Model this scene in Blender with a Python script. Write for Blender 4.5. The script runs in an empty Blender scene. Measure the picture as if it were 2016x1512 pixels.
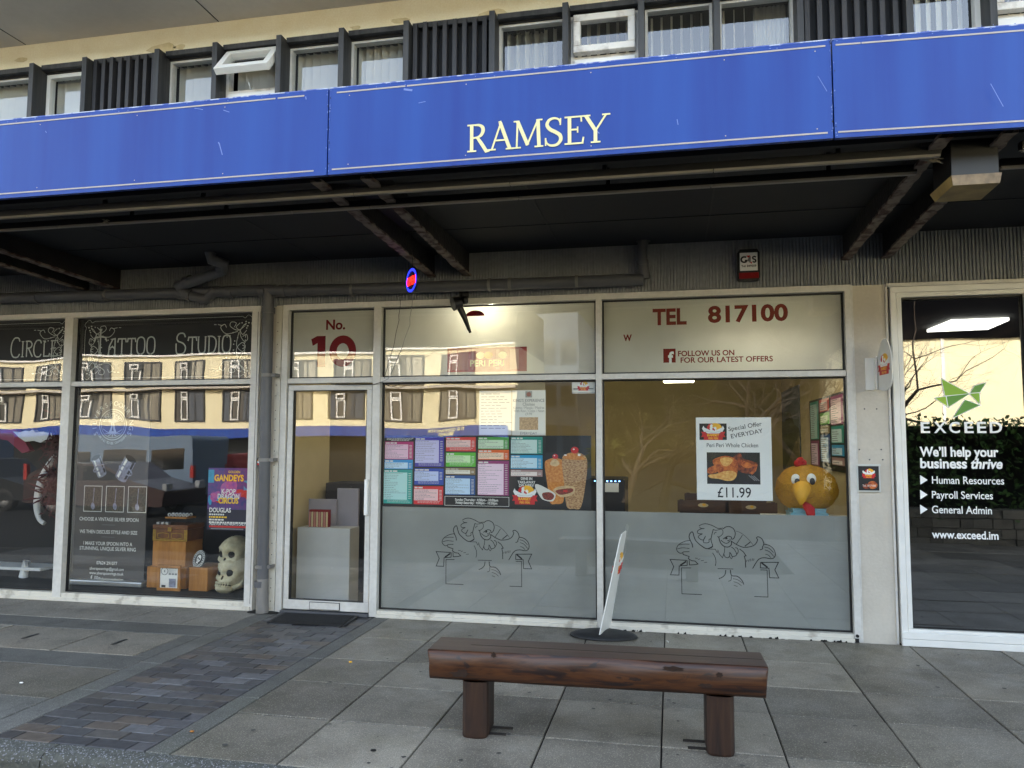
import bpy, bmesh, math, random
from mathutils import Vector, Matrix
random.seed(7)
R = math.radians
scene = bpy.context.scene
COL = scene.collection

# ------------------------------------------------------------------ camera
CAM_LOC = Vector((0.0, -6.36, 1.5))
YAW, PITCH, ROLL, FPX = R(11.6985), R(4.4336), R(0.19942), 1505.7      # focal length for a 2016 px wide frame
_f = Vector((-math.sin(YAW) * math.cos(PITCH), math.cos(YAW) * math.cos(PITCH), math.sin(PITCH)))
_r = Vector((math.cos(YAW), math.sin(YAW), 0.0))
_u = _r.cross(_f)
C_RIGHT = _r * math.cos(ROLL) + _u * math.sin(ROLL)
C_UP = -_r * math.sin(ROLL) + _u * math.cos(ROLL)
C_FWD = _f
cd = bpy.data.cameras.new("camera"); cam = bpy.data.objects.new("camera", cd); COL.objects.link(cam)
cd.sensor_width = 36.0; cd.lens = FPX / 2016 * 36; cd.clip_start = 0.05; cd.clip_end = 500
m = Matrix((C_RIGHT, C_UP, -C_FWD)).transposed().to_4x4(); m.translation = CAM_LOC
cam.matrix_world = m
scene.camera = cam

# ------------------------------------------------------------------ sky, sun, exposure
SUN_EL, SUN_AZ = R(25), R(-14)          # the sun stands behind the terrace: this side of the street is in the shade
world = bpy.data.worlds.new("World"); scene.world = world; world.use_nodes = True
wn = world.node_tree.nodes; wl = world.node_tree.links; wn.clear()
sky = wn.new("ShaderNodeTexSky"); sky.sky_type = 'NISHITA'; sky.sun_disc = False
sky.sun_elevation = SUN_EL; sky.sun_rotation = SUN_AZ; sky.air_density = 1.0; sky.dust_density = 1.2
hsv = wn.new('ShaderNodeHueSaturation'); hsv.inputs['Saturation'].default_value = 0.68      # thin winter haze
wl.new(sky.outputs[0], hsv.inputs['Color'])
warm = wn.new('ShaderNodeMix'); warm.data_type = 'RGBA'; warm.blend_type = 'MULTIPLY'; warm.inputs[0].default_value = 1.0; warm.inputs[7].default_value = (1.0, 0.955, 0.89, 1)
wl.new(hsv.outputs[0], warm.inputs[6])
bg = wn.new("ShaderNodeBackground"); bg.inputs[1].default_value = 0.15
wo = wn.new("ShaderNodeOutputWorld")
wl.new(warm.outputs[2], bg.inputs[0]); wl.new(bg.outputs[0], wo.inputs[0])
sl = bpy.data.lights.new("sun", 'SUN'); sl.energy = 2.4; sl.angle = R(0.5); sl.color = (1.0, 0.93, 0.81)
so = bpy.data.objects.new("sun", sl); COL.objects.link(so)
_sd = Vector((math.sin(SUN_AZ) * math.cos(SUN_EL), math.cos(SUN_AZ) * math.cos(SUN_EL), math.sin(SUN_EL)))
so.rotation_euler = _sd.to_track_quat('Z', 'Y').to_euler(); so.location = (0, 30, 30)
scene.view_settings.view_transform = 'Standard'; scene.view_settings.look = 'None'
scene.view_settings.gamma = 1.0; scene.view_settings.exposure = 2.85
scene.render.engine = 'CYCLES'
scene.cycles.use_denoising = True
scene.cycles.max_bounces = 8; scene.cycles.diffuse_bounces = 5; scene.cycles.glossy_bounces = 4
scene.cycles.transmission_bounces = 6; scene.cycles.transparent_max_bounces = 24
scene.cycles.caustics_reflective = False; scene.cycles.caustics_refractive = False
scene.cycles.sample_clamp_indirect = 6.0

# ------------------------------------------------------------------ helpers
def W(px, py, y=0.0):
    """the point of the upright plane at depth y that a pixel of the 2016 x 1512 photograph shows (measuring aid)"""
    d = C_RIGHT * ((px - 1008) / FPX) - C_UP * ((py - 756) / FPX) + C_FWD
    return CAM_LOC + d * ((y - CAM_LOC.y) / d.y)
def G(px, py, z=0.0):
    d = C_RIGHT * ((px - 1008) / FPX) - C_UP * ((py - 756) / FPX) + C_FWD
    return CAM_LOC + d * ((z - CAM_LOC.z) / d.z)
def hexc(h):
    h = h.lstrip('#'); v = [int(h[i:i + 2], 16) / 255 for i in (0, 2, 4)]
    return tuple(x / 12.92 if x <= 0.04045 else ((x + 0.055) / 1.055) ** 2.4 for x in v)
LOC = {}
def thing(name, label, cat, loc=(0, 0, 0), group=None, kind=None):
    o = bpy.data.objects.new(name, None); COL.objects.link(o); o.empty_display_size = 0.1
    o.location = loc; LOC[o.name] = Vector(loc)
    o['label'] = label; o['category'] = cat
    if group: o['group'] = group
    if kind: o['kind'] = kind
    return o
def tag(o, label, cat, group=None, kind=None):
    o['label'] = label; o['category'] = cat
    if group: o['group'] = group
    if kind: o['kind'] = kind
    return o
def children(o): return [c for c in bpy.data.objects if c.parent == o]
def copy_tree(o, parent=None, keep=True):
    c = o.copy(); COL.objects.link(c); c.parent = parent
    LOC[c.name] = Vector(LOC.get(o.name, (0, 0, 0)))
    for k in children(o):
        copy_tree(k, c)
    return c
class MB:
    def __init__(s): s.v = []; s.f = []; s.mi = []; s.sm = []; s.mats = []
    def m(s, mat):
        if mat not in s.mats: s.mats.append(mat)
        return s.mats.index(mat)
    def add(s, vs, fs, mat, smooth=False):
        b = len(s.v); s.v += [tuple(v) for v in vs]; i = s.m(mat)
        for f in fs: s.f.append(tuple(b + k for k in f)); s.mi.append(i); s.sm.append(smooth)
    def box(s, x0, x1, y0, y1, z0, z1, mat, rot=None, org=None):
        vs = [Vector((x, y, z)) for z in (z0, z1) for y in (y0, y1) for x in (x0, x1)]
        if rot is not None:
            o = Vector(org) if org is not None else Vector(((x0 + x1) / 2, (y0 + y1) / 2, (z0 + z1) / 2))
            vs = [rot @ (v - o) + o for v in vs]
        s.add(vs, [(0, 2, 3, 1), (4, 5, 7, 6), (0, 1, 5, 4), (2, 6, 7, 3), (0, 4, 6, 2), (1, 3, 7, 5)], mat)
    def hexa(s, b, t, mat):
        s.add(list(b) + list(t), [(3, 2, 1, 0), (4, 5, 6, 7), (0, 1, 5, 4), (1, 2, 6, 5), (2, 3, 7, 6), (3, 0, 4, 7)], mat)
    def quad(s, a, b, c, d, mat): s.add([a, b, c, d], [(0, 1, 2, 3)], mat)
    def prism(s, poly, axis, a0, a1, mat, smooth=False):
        """poly: 2D points; axis 'x': poly=(y,z); 'y': poly=(x,z); 'z': poly=(x,y)"""
        def P(p, a): return {'x': (a, p[0], p[1]), 'y': (p[0], a, p[1]), 'z': (p[0], p[1], a)}[axis]
        n = len(poly)
        vs = [P(p, a0) for p in poly] + [P(p, a1) for p in poly]
        s.add(vs, [(i, (i + 1) % n, n + (i + 1) % n, n + i) for i in range(n)], mat, smooth)
        s.add(vs, [tuple(range(n))[::-1], tuple(range(n, 2 * n))], mat)
    def tube(s, pts, r, mat, n=10, cap=True, smooth=True):
        pts = [Vector(p) for p in pts]; rs = r if isinstance(r, (list, tuple)) else [r] * len(pts)
        vs = []; up = None
        for i, p in enumerate(pts):
            d = (pts[min(i + 1, len(pts) - 1)] - pts[max(i - 1, 0)]).normalized()
            if up is None:
                up = Vector((0, 0, 1)) if abs(d.z) < .9 else Vector((1, 0, 0))
            a = d.cross(up).normalized(); up = a.cross(d).normalized()
            k = 1.0
            if 0 < i < len(pts) - 1:
                c = (pts[i] - pts[i - 1]).normalized().dot((pts[i + 1] - pts[i]).normalized())
                k = 1 / max(.6, math.sqrt(max(0, (1 + c) / 2)))
            for j in range(n):
                t = 2 * math.pi * j / n
                vs.append(p + (a * math.cos(t) + up * math.sin(t)) * rs[i] * (1 if n < 6 else 1))
        fs = [(i * n + j, i * n + (j + 1) % n, (i + 1) * n + (j + 1) % n, (i + 1) * n + j) for i in range(len(pts) - 1) for j in range(n)]
        s.add(vs, fs, mat, smooth)
        if cap:
            s.add(vs[:n], [tuple(range(n))[::-1]], mat); s.add(vs[-n:], [tuple(range(n))], mat)
    def lathe(s, prof, mat, center=(0, 0, 0), n=24, sx=1, sy=1, smooth=True):
        c = Vector(center); vs = []
        for (r, z) in prof:
            for j in range(n):
                t = 2 * math.pi * j / n
                vs.append(c + Vector((r * math.cos(t) * sx, r * math.sin(t) * sy, z)))
        fs = [(i * n + j, i * n + (j + 1) % n, (i + 1) * n + (j + 1) % n, (i + 1) * n + j) for i in range(len(prof) - 1) for j in range(n)]
        s.add(vs, fs, mat, smooth)
    def ball(s, c, r, mat, nu=24, nv=16, fn=None, mtx=None):
        c = Vector(c); rx, ry, rz = (r, r, r) if not isinstance(r, (tuple, list)) else r
        vs = []
        for i in range(nv + 1):
            ph = math.pi * i / nv
            for j in range(nu):
                t = 2 * math.pi * j / nu
                d = Vector((math.sin(ph) * math.cos(t), math.sin(ph) * math.sin(t), math.cos(ph)))
                p = Vector((d.x * rx, d.y * ry, d.z * rz))
                if fn: p = fn(d, p)
                if mtx is not None: p = mtx @ p
                vs.append(c + p)
        fs = [(i * nu + j, (i + 1) * nu + j, (i + 1) * nu + (j + 1) % nu, i * nu + (j + 1) % nu) for i in range(nv) for j in range(nu)]
        s.add(vs, fs, mat, True)
    def build(s, name, parent=None, bevel=0, seg=2):
        me = bpy.data.meshes.new(name)
        org = Vector((0, 0, 0)); p = parent
        while p is not None:
            org = org + LOC.get(p.name, Vector((0, 0, 0))); p = p.parent
        me.from_pydata([tuple(Vector(v) - org) for v in s.v], [], s.f)
        for mt in s.mats: me.materials.append(mt)
        me.polygons.foreach_set('material_index', s.mi); me.polygons.foreach_set('use_smooth', s.sm)
        me.update()
        o = bpy.data.objects.new(name, me); COL.objects.link(o)
        if parent is not None: o.parent = parent
        if bevel:
            b = o.modifiers.new('bevel', 'BEVEL'); b.width = bevel; b.segments = seg; b.limit_method = 'ANGLE'; b.angle_limit = R(40)
        return o
def struct(name, mb):
    o = mb.build(name); o['kind'] = 'structure'; return o
def spline(pts, n=6, closed=False):
    P = [Vector((p[0], p[1])) for p in pts]; out = []
    N = len(P)
    for i in range(N if closed else N - 1):
        if closed: a, b, c, d = P[i - 1], P[i], P[(i + 1) % N], P[(i + 2) % N]
        else: a, b, c, d = P[max(i - 1, 0)], P[i], P[i + 1], P[min(i + 2, N - 1)]
        for k in range(n):
            t = k / n
            out.append(0.5 * ((2 * b) + (c - a) * t + (2 * a - 5 * b + 4 * c - d) * t * t + (3 * b - a - 3 * c + d) * t ** 3))
    if not closed: out.append(P[-1])
    return out
_tc = {}
def text_mesh(body, bold):
    k = (body, round(bold, 4))
    if k not in _tc:
        cu = bpy.data.curves.new('t', 'FONT'); cu.body = body; cu.size = 1.0; cu.offset = bold; cu.resolution_u = 4
        ob = bpy.data.objects.new('t', cu); COL.objects.link(ob)
        dg = bpy.context.evaluated_depsgraph_get(); e = ob.evaluated_get(dg); me = e.to_mesh()
        vs = [(v.co.x, v.co.y) for v in me.vertices]; fs = [tuple(p.vertices) for p in me.polygons]
        e.to_mesh_clear(); bpy.data.objects.remove(ob); bpy.data.curves.remove(cu)
        _tc[k] = (vs, fs)
    return _tc[k]
class Canvas:
    """a flat printed surface: origin o, axes u and v, n points at the reader"""
    def __init__(s, mb, o, u, v, step=0.0004):
        s.mb = mb; s.o = Vector(o); s.u = Vector(u).normalized(); s.v = Vector(v).normalized(); s.n = s.u.cross(s.v); s.k = 0; s.step = step
    def P(s, p, lay): return s.o + s.u * p[0] + s.v * p[1] + s.n * (lay * s.step)
    def lay(s, l):
        if l is not None: return l
        s.k += 0.05; return 6 + s.k
    def poly(s, pts, mat, l=None):
        l = s.lay(l); s.mb.add([s.P(p, l) for p in pts], [tuple(range(len(pts)))], mat)
    def rect(s, x0, y0, x1, y1, mat, l=None): s.poly([(x0, y0), (x1, y0), (x1, y1), (x0, y1)], mat, l)
    def ell(s, cx, cy, rx, ry, mat, l=None, n=20, rot=0):
        c, q = math.cos(rot), math.sin(rot); pts = []
        for i in range(n):
            t = 2 * math.pi * i / n; a, b = rx * math.cos(t), ry * math.sin(t)
            pts.append((cx + a * c - b * q, cy + a * q + b * c))
        s.poly(pts, mat, l)
    def stroke(s, pts, w, mat, l=None, closed=False, cap=True):
        l = s.lay(l); P = [Vector((p[0], p[1])) for p in pts]
        P = [p for i, p in enumerate(P) if i == 0 or (p - P[i - 1]).length > 1e-6]
        if closed: P.append(P[0])
        if len(P) < 2: return
        ws = w if isinstance(w, (list, tuple)) else [w] * len(P)
        if len(ws) != len(P):
            n0 = len(ws) - 1; ws = [ws[min(n0 - 1, int(i / (len(P) - 1) * n0))] * (1 - ((i / (len(P) - 1) * n0) - min(n0 - 1, int(i / (len(P) - 1) * n0)))) + ws[min(n0, min(n0 - 1, int(i / (len(P) - 1) * n0)) + 1)] * ((i / (len(P) - 1) * n0) - min(n0 - 1, int(i / (len(P) - 1) * n0))) for i in range(len(P))]
        vs = []
        for i, p in enumerate(P):
            a = P[i] - P[i - 1] if i else P[1] - P[0]; b = P[i + 1] - P[i] if i < len(P) - 1 else a
            if i == 0 and closed: a = P[-1] - P[-2]
            if i == len(P) - 1 and closed: b = P[1] - P[0]
            a = a.normalized(); b = b.normalized(); d = (a + b)
            d = d.normalized() if d.length > 1e-4 else b
            nrm = Vector((-d.y, d.x)); k = 1 / max(.5, abs(nrm.dot(Vector((-b.y, b.x)))))
            h = ws[i] / 2 * k
            vs += [s.P(p + nrm * h, l), s.P(p - nrm * h, l)]
        s.mb.add(vs, [(2 * i + 1, 2 * i + 3, 2 * i + 2, 2 * i) for i in range(len(P) - 1)], mat)
    def text(s, body, x, y, size, mat, align='l', bold=0.0, l=None, rot=0, sx=1.0, shear=0, width=None):
        vs, fs = text_mesh(body, bold); l = s.lay(l)
        if not vs: return
        x0 = min(v[0] for v in vs); x1 = max(v[0] for v in vs)
        if width:
            sx = width / ((x1 - x0) * size)
            if sx < .84: size *= sx / .84; sx = .84
        dx = {'l': x0, 'c': (x0 + x1) / 2, 'r': x1}[align]
        c, q = math.cos(rot), math.sin(rot); out = []
        for v in vs:
            a = (v[0] - dx + shear * v[1]) * size * sx; b = v[1] * size
            out.append(s.P((x + a * c - b * q, y + a * q + b * c), l))
        s.mb.add(out, fs, mat)

# ------------------------------------------------------------------ materials
def nmat(name):
    mt = bpy.data.materials.new(name); mt.use_nodes = True
    nt = mt.node_tree; return mt, nt, nt.nodes['Principled BSDF']
def N(nt, typ, **kw):
    n = nt.nodes.new(typ)
    for k, v in kw.items(): setattr(n, k, v)
    return n
def pm(name, col, rough=0.5, var=None, bump=None, metal=0.0, spec=0.5, col2=None, stretch=None, island=0, thr=None):
    """principled material; var=(scale, amount) mixes towards col2 (or darker) by noise; thr=(lo, hi) sharpens that noise into patches"""
    mt, nt, b = nmat(name); L = nt.links.new
    c = hexc(col) if isinstance(col, str) else col
    b.inputs['Base Color'].default_value = (*c, 1); b.inputs['Roughness'].default_value = rough
    b.inputs['Metallic'].default_value = metal; b.inputs['Specular IOR Level'].default_value = spec
    tc = N(nt, 'ShaderNodeTexCoord'); vec = tc.outputs['Object']
    if stretch:
        mp = N(nt, 'ShaderNodeMapping'); mp.inputs['Scale'].default_value = stretch; L(vec, mp.inputs['Vector']); vec = mp.outputs[0]
    cur = None
    if var:
        vs = var if isinstance(var, list) else [var]
        for (sc, am) in vs:
            nz = N(nt, 'ShaderNodeTexNoise'); nz.inputs['Scale'].default_value = sc; nz.inputs['Detail'].default_value = 6; L(vec, nz.inputs['Vector'])
            rp = N(nt, 'ShaderNodeMapRange'); lo, hi = thr or (0.35, 0.7)
            rp.inputs[1].default_value = lo; rp.inputs[2].default_value = hi; rp.inputs[4].default_value = am; L(nz.outputs[0], rp.inputs[0])
            mx = N(nt, 'ShaderNodeMix', data_type='RGBA'); L(rp.outputs[0], mx.inputs[0])
            if cur is None: mx.inputs[6].default_value = (*c, 1)
            else: L(cur, mx.inputs[6])
            c2 = (hexc(col2) if isinstance(col2, str) else col2) if col2 else tuple(x * .35 for x in c)
            mx.inputs[7].default_value = (*c2, 1); cur = mx.outputs[2]
    if island:
        ge = N(nt, 'ShaderNodeNewGeometry'); hs = N(nt, 'ShaderNodeHueSaturation')
        rp = N(nt, 'ShaderNodeMapRange'); rp.inputs[3].default_value = 1 - island; rp.inputs[4].default_value = 1 + island
        L(ge.outputs['Random Per Island'], rp.inputs[0]); L(rp.outputs[0], hs.inputs['Value'])
        if cur is None: hs.inputs['Color'].default_value = (*c, 1)
        else: L(cur, hs.inputs['Color'])
        cur = hs.outputs[0]
    if cur is not None: L(cur, b.inputs['Base Color'])
    if bump:
        nz = N(nt, 'ShaderNodeTexNoise'); nz.inputs['Scale'].default_value = bump[0]; nz.inputs['Detail'].default_value = 5; L(vec, nz.inputs['Vector'])
        bp = N(nt, 'ShaderNodeBump'); bp.inputs['Strength'].default_value = bump[1]; bp.inputs['Distance'].default_value = bump[2] if len(bump) > 2 else 0.01
        L(nz.outputs[0], bp.inputs['Height']); L(bp.outputs[0], b.inputs['Normal'])
    return mt
def emit(name, col, strength):
    mt = bpy.data.materials.new(name); mt.use_nodes = True; nt = mt.node_tree; nt.nodes.clear()
    e = N(nt, 'ShaderNodeEmission'); e.inputs[0].default_value = (*hexc(col), 1); e.inputs[1].default_value = strength
    o = N(nt, 'ShaderNodeOutputMaterial'); nt.links.new(e.outputs[0], o.inputs[0]); return mt
def glass(name, f0=0.1, tint=(0.93, 0.95, 0.94), wob=0.0):
    mt = bpy.data.materials.new(name); mt.use_nodes = True; nt = mt.node_tree; nt.nodes.clear(); L = nt.links.new
    lw = N(nt, 'ShaderNodeLayerWeight'); lw.inputs['Blend'].default_value = 0.5
    pw = N(nt, 'ShaderNodeMath', operation='POWER'); pw.inputs[1].default_value = 5; L(lw.outputs['Facing'], pw.inputs[0])
    ml = N(nt, 'ShaderNodeMath', operation='MULTIPLY_ADD'); ml.inputs[1].default_value = 1 - f0; ml.inputs[2].default_value = f0; L(pw.outputs[0], ml.inputs[0])
    tr = N(nt, 'ShaderNodeBsdfTransparent'); tr.inputs[0].default_value = (*tint, 1)
    gl = N(nt, 'ShaderNodeBsdfGlossy'); gl.inputs['Roughness'].default_value = 0.0; gl.inputs[0].default_value = (1, 1, 1, 1)
    if wob:
        tc = N(nt, 'ShaderNodeTexCoord'); nz = N(nt, 'ShaderNodeTexNoise'); nz.inputs['Scale'].default_value = 0.9; nz.inputs['Detail'].default_value = 1
        L(tc.outputs['Object'], nz.inputs['Vector']); bp = N(nt, 'ShaderNodeBump'); bp.inputs['Strength'].default_value = wob; bp.inputs['Distance'].default_value = 0.02
        L(nz.outputs[0], bp.inputs['Height']); L(bp.outputs[0], gl.inputs['Normal'])
    mx = N(nt, 'ShaderNodeMixShader'); L(ml.outputs[0], mx.inputs[0]); L(tr.outputs[0], mx.inputs[1]); L(gl.outputs[0], mx.inputs[2])
    o = N(nt, 'ShaderNodeOutputMaterial'); L(mx.outputs[0], o.inputs[0]); return mt
def film(name, col, trans=0.5, see=0.0, rough=1.0):
    """translucent window film: diffuse + translucent (+ a little see-through)"""
    mt = bpy.data.materials.new(name); mt.use_nodes = True; nt = mt.node_tree; nt.nodes.clear(); L = nt.links.new
    c = (*hexc(col), 1)
    d = N(nt, 'ShaderNodeBsdfDiffuse'); d.inputs[0].default_value = c
    tc = N(nt, 'ShaderNodeTexCoord'); nz = N(nt, 'ShaderNodeTexNoise'); nz.inputs['Scale'].default_value = 2.5; nz.inputs['Detail'].default_value = 7; L(tc.outputs['Object'], nz.inputs['Vector'])
    rp = N(nt, 'ShaderNodeMapRange'); rp.inputs[1].default_value = .3; rp.inputs[2].default_value = .75; rp.inputs[3].default_value = .82; rp.inputs[4].default_value = 1.12; L(nz.outputs[0], rp.inputs[0])
    hv = N(nt, 'ShaderNodeHueSaturation'); hv.inputs['Color'].default_value = c; L(rp.outputs[0], hv.inputs['Value']); L(hv.outputs[0], d.inputs[0])
    t = N(nt, 'ShaderNodeBsdfTranslucent'); t.inputs[0].default_value = c
    mx = N(nt, 'ShaderNodeMixShader'); mx.inputs[0].default_value = trans; L(d.outputs[0], mx.inputs[1]); L(t.outputs[0], mx.inputs[2])
    out = mx
    if see:
        tr = N(nt, 'ShaderNodeBsdfTransparent'); m2 = N(nt, 'ShaderNodeMixShader'); m2.inputs[0].default_value = see
        L(mx.outputs[0], m2.inputs[1]); L(tr.outputs[0], m2.inputs[2]); out = m2
    o = N(nt, 'ShaderNodeOutputMaterial'); L(out.outputs[0], o.inputs[0]); return mt

def slab_mat(name, base, moss, rough=0.8, isl=0.22):
    mt, nt, b = nmat(name); L = nt.links.new
    tc = N(nt, 'ShaderNodeTexCoord'); v = tc.outputs['Object']
    def noise(s, d=6, r=.6):
        n = N(nt, 'ShaderNodeTexNoise'); n.inputs['Scale'].default_value = s; n.inputs['Detail'].default_value = d; n.inputs['Roughness'].default_value = r; L(v, n.inputs['Vector']); return n.outputs[0]
    def mr(x, a, bb, c, d):
        r = N(nt, 'ShaderNodeMapRange'); r.inputs[1].default_value = a; r.inputs[2].default_value = bb; r.inputs[3].default_value = c; r.inputs[4].default_value = d; L(x, r.inputs[0]); return r.outputs[0]
    def mix(f, a, bb, mode='MIX'):
        x = N(nt, 'ShaderNodeMix', data_type='RGBA', blend_type=mode); L(f, x.inputs[0])
        for i, q in ((6, a), (7, bb)):
            if isinstance(q, tuple): x.inputs[i].default_value = (*q, 1)
            else: L(q, x.inputs[i])
        return x.outputs[2]
    c = hexc(base)
    patch = mix(mr(noise(2.3), .35, .72, 0, .85), c, tuple(x * .5 for x in c))
    patch = mix(mr(noise(.9, 5), .5, .68, 0, .6), patch, tuple(min(1, x * 1.45) for x in c))
    patch = mix(mr(noise(1.1, 3), .52, .72, 0, .6), patch, hexc(moss))
    ge = N(nt, 'ShaderNodeNewGeometry'); hs = N(nt, 'ShaderNodeHueSaturation'); L(patch, hs.inputs['Color'])
    L(mr(ge.outputs['Random Per Island'], 0, 1, 1 - isl, 1 + isl), hs.inputs['Value'])
    hsc = mix(mr(noise(3.7, 3, .5), .60, .66, 0, .45), hs.outputs[0], tuple(x * .42 for x in c))
    hsc = mix(mr(noise(1.7, 9, .75), .60, .64, 0, .35), hsc, tuple(x * .5 for x in c))
    sp = N(nt, 'ShaderNodeTexVoronoi'); sp.inputs['Scale'].default_value = 95; L(v, sp.inputs['Vector'])
    col = mix(mr(sp.outputs['Distance'], .18, .38, .55, 0), hsc, tuple(min(1, x * 2.3) for x in c))
    col = mix(mr(noise(170, 2), .45, .62, 0, .55), col, tuple(x * .3 for x in c))
    col = mix(mr(noise(9, 8, .7), .58, .7, 0, .5), col, tuple(x * .35 for x in c))
    L(col, b.inputs['Base Color'])
    L(mr(noise(3), .3, .7, rough - .22, rough + .1), b.inputs['Roughness']); b.inputs['Specular IOR Level'].default_value = .35
    bp = N(nt, 'ShaderNodeBump'); bp.inputs['Strength'].default_value = .5; bp.inputs['Distance'].default_value = .004
    L(noise(140, 3), bp.inputs['Height']); L(bp.outputs[0], b.inputs['Normal'])
    return mt
def brick_mat(name):
    mt, nt, b = nmat(name); L = nt.links.new
    tc = N(nt, 'ShaderNodeTexCoord'); v = tc.outputs['Object']
    ge = N(nt, 'ShaderNodeNewGeometry'); cr = N(nt, 'ShaderNodeValToRGB'); L(ge.outputs['Random Per Island'], cr.inputs[0])
    e = cr.color_ramp; e.interpolation = 'CONSTANT'
    cols = ['#3d3d3f', '#49494b', '#545355', '#413f3f', '#5a5857', '#4d4945', '#47484a', '#53504d', '#636365', '#3f3f42', '#5c534b', '#4b4a4b', '#84563f']
    e.elements[0].color = (*hexc(cols[0]), 1); e.elements[1].position = 0.988; e.elements[1].color = (*hexc(cols[-1]), 1)
    for i, c in enumerate(cols[1:-1]):
        q = e.elements.new((i + 1) / 12.4); q.color = (*hexc(c), 1)
    nz = N(nt, 'ShaderNodeTexNoise'); nz.inputs['Scale'].default_value = 26; nz.inputs['Detail'].default_value = 8; L(v, nz.inputs['Vector'])
    mr = N(nt, 'ShaderNodeMapRange'); mr.inputs[1].default_value = .3; mr.inputs[2].default_value = .75; mr.inputs[3].default_value = .65; mr.inputs[4].default_value = 1.25; L(nz.outputs[0], mr.inputs[0])
    hs = N(nt, 'ShaderNodeHueSaturation'); L(cr.outputs[0], hs.inputs['Color']); L(mr.outputs[0], hs.inputs['Value'])
    L(hs.outputs[0], b.inputs['Base Color']); b.inputs['Roughness'].default_value = .42; b.inputs['Specular IOR Level'].default_value = .4
    bp = N(nt, 'ShaderNodeBump'); bp.inputs['Strength'].default_value = .3; bp.inputs['Distance'].default_value = .004; L(nz.outputs[0], bp.inputs['Height']); L(bp.outputs[0], b.inputs['Normal'])
    return mt
def wood_mat(name, cols, scale=(2.2, 24, 24), rough=.38, spec=.5):
    mt, nt, b = nmat(name); L = nt.links.new
    tc = N(nt, 'ShaderNodeTexCoord'); mp = N(nt, 'ShaderNodeMapping'); mp.inputs['Scale'].default_value = scale; L(tc.outputs['Object'], mp.inputs['Vector'])
    n1 = N(nt, 'ShaderNodeTexNoise'); n1.inputs['Scale'].default_value = 1.0; n1.inputs['Detail'].default_value = 9; n1.inputs['Roughness'].default_value = .62; n1.inputs['Distortion'].default_value = .8; L(mp.outputs[0], n1.inputs['Vector'])
    cr = N(nt, 'ShaderNodeValToRGB'); e = cr.color_ramp; L(n1.outputs[0], cr.inputs[0])
    e.elements[0].position = .28; e.elements[0].color = (*hexc(cols[0]), 1); e.elements[1].position = .74; e.elements[1].color = (*hexc(cols[-1]), 1)
    for i, c in enumerate(cols[1:-1]):
        q = e.elements.new(.28 + .46 * (i + 1) / (len(cols) - 1)); q.color = (*hexc(c), 1)
    L(cr.outputs[0], b.inputs['Base Color']); b.inputs['Roughness'].default_value = rough; b.inputs['Specular IOR Level'].default_value = spec
    bp = N(nt, 'ShaderNodeBump'); bp.inputs['Strength'].default_value = .25; bp.inputs['Distance'].default_value = .006; L(n1.outputs[0], bp.inputs['Height']); L(bp.outputs[0], b.inputs['Normal'])
    return mt

M = {}
M['slab'] = slab_mat('paving_slab_concrete', '#847e72', '#6f6b58', isl=.42, rough=.5)
M['slab_warm'] = slab_mat('worn_slab_concrete', '#948f85', '#77735f', isl=.15)
M['infill'] = slab_mat('dark_infill_concrete', '#6c6b66', '#5a5a50', isl=.1)
M['cover'] = slab_mat('cover_concrete', '#8c867a', '#7d6f60', isl=.04)
M['border'] = slab_mat('border_stone', '#6d6c67', '#5c5d50', isl=.08)
M['joint'] = pm('joint_dirt', '#191815', .95, var=(30, .6))
M['kerb'] = pm('kerb_base', '#55564f', .85, var=(40, .7), bump=(60, .6))
M['brick'] = brick_mat('dark_paver')
M['asphalt'] = pm('asphalt', '#2a2a2a', .9, spec=.08, var=(60, .5), bump=(120, .4, .004))
M['cream'] = pm('cream_render', '#f2ebd4', .85, var=[(5, .30), (60, .30)], col2='#d8c79a', bump=(70, .5, .006))
M['cream_old'] = pm('bare_render_patch', '#d8caa4', .9, var=(20, .5), col2='#b9a77f', bump=(40, .4))
M['soffit_pale'] = pm('roof_soffit_board', '#cfc6b6', .8, var=[(1.4, .5), (18, .15)], col2='#b0a593')
M['dark_timber'] = pm('dark_stained_timber', '#1b1c1f', .55, var=[(1, .6), (2.5, .35)], col2='#4a4948', stretch=(14, 14, .8), bump=(3, .3))
M['batten'] = pm('grey_black_batten', '#323134', .6, var=(1, .6), col2='#1c1c1f', stretch=(20, 20, .9), bump=(3, .35))
M['dark_board'] = pm('black_board', '#131316', .7)
M['pvc'] = pm('white_pvc', '#e6e5e0', .28, var=(7, .25), col2='#c9c5ba')
M['pvc_dirty'] = pm('mould_stained_pvc', '#dedad2', .35, var=(9, .8), col2='#8d7f72', thr=(.5, .72))
M['frame'] = pm('painted_shopfront_frame', '#d2d0ca', .42, var=[(3, .35), (30, .25)], col2='#a19c93')
M['frame_worn'] = pm('flaking_sill_paint', '#cfcabd', .6, var=(9, .55), col2='#8a8172', thr=(.56, .68), bump=(60, .4))
M['gasket'] = pm('black_gasket', '#0c0c0d', .5)
M['pillar'] = pm('pillar_render', '#c6bfb2', .8, var=[(3, .35), (40, .15)], col2='#a0978a', bump=(50, .2))
M['ribbed'] = pm('ribbed_panel', '#95989c', .8, var=[(1.2, .5), (25, .3)], col2='#616365')
M['soffit_dark'] = pm('canopy_soffit_paint', '#101218', .75, var=[(1.5, .5), (7, .3)], col2='#0b0c10')
M['beam'] = pm('rusty_beam', '#2b2622', .85, var=[(6, .8)], col2='#15110f', bump=(30, .8))
M['beam_edge'] = pm('beam_flange_flaking', '#7b6f64', .85, var=[(12, .9)], col2='#3a211a', thr=(.45, .6), bump=(40, .8))
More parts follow.
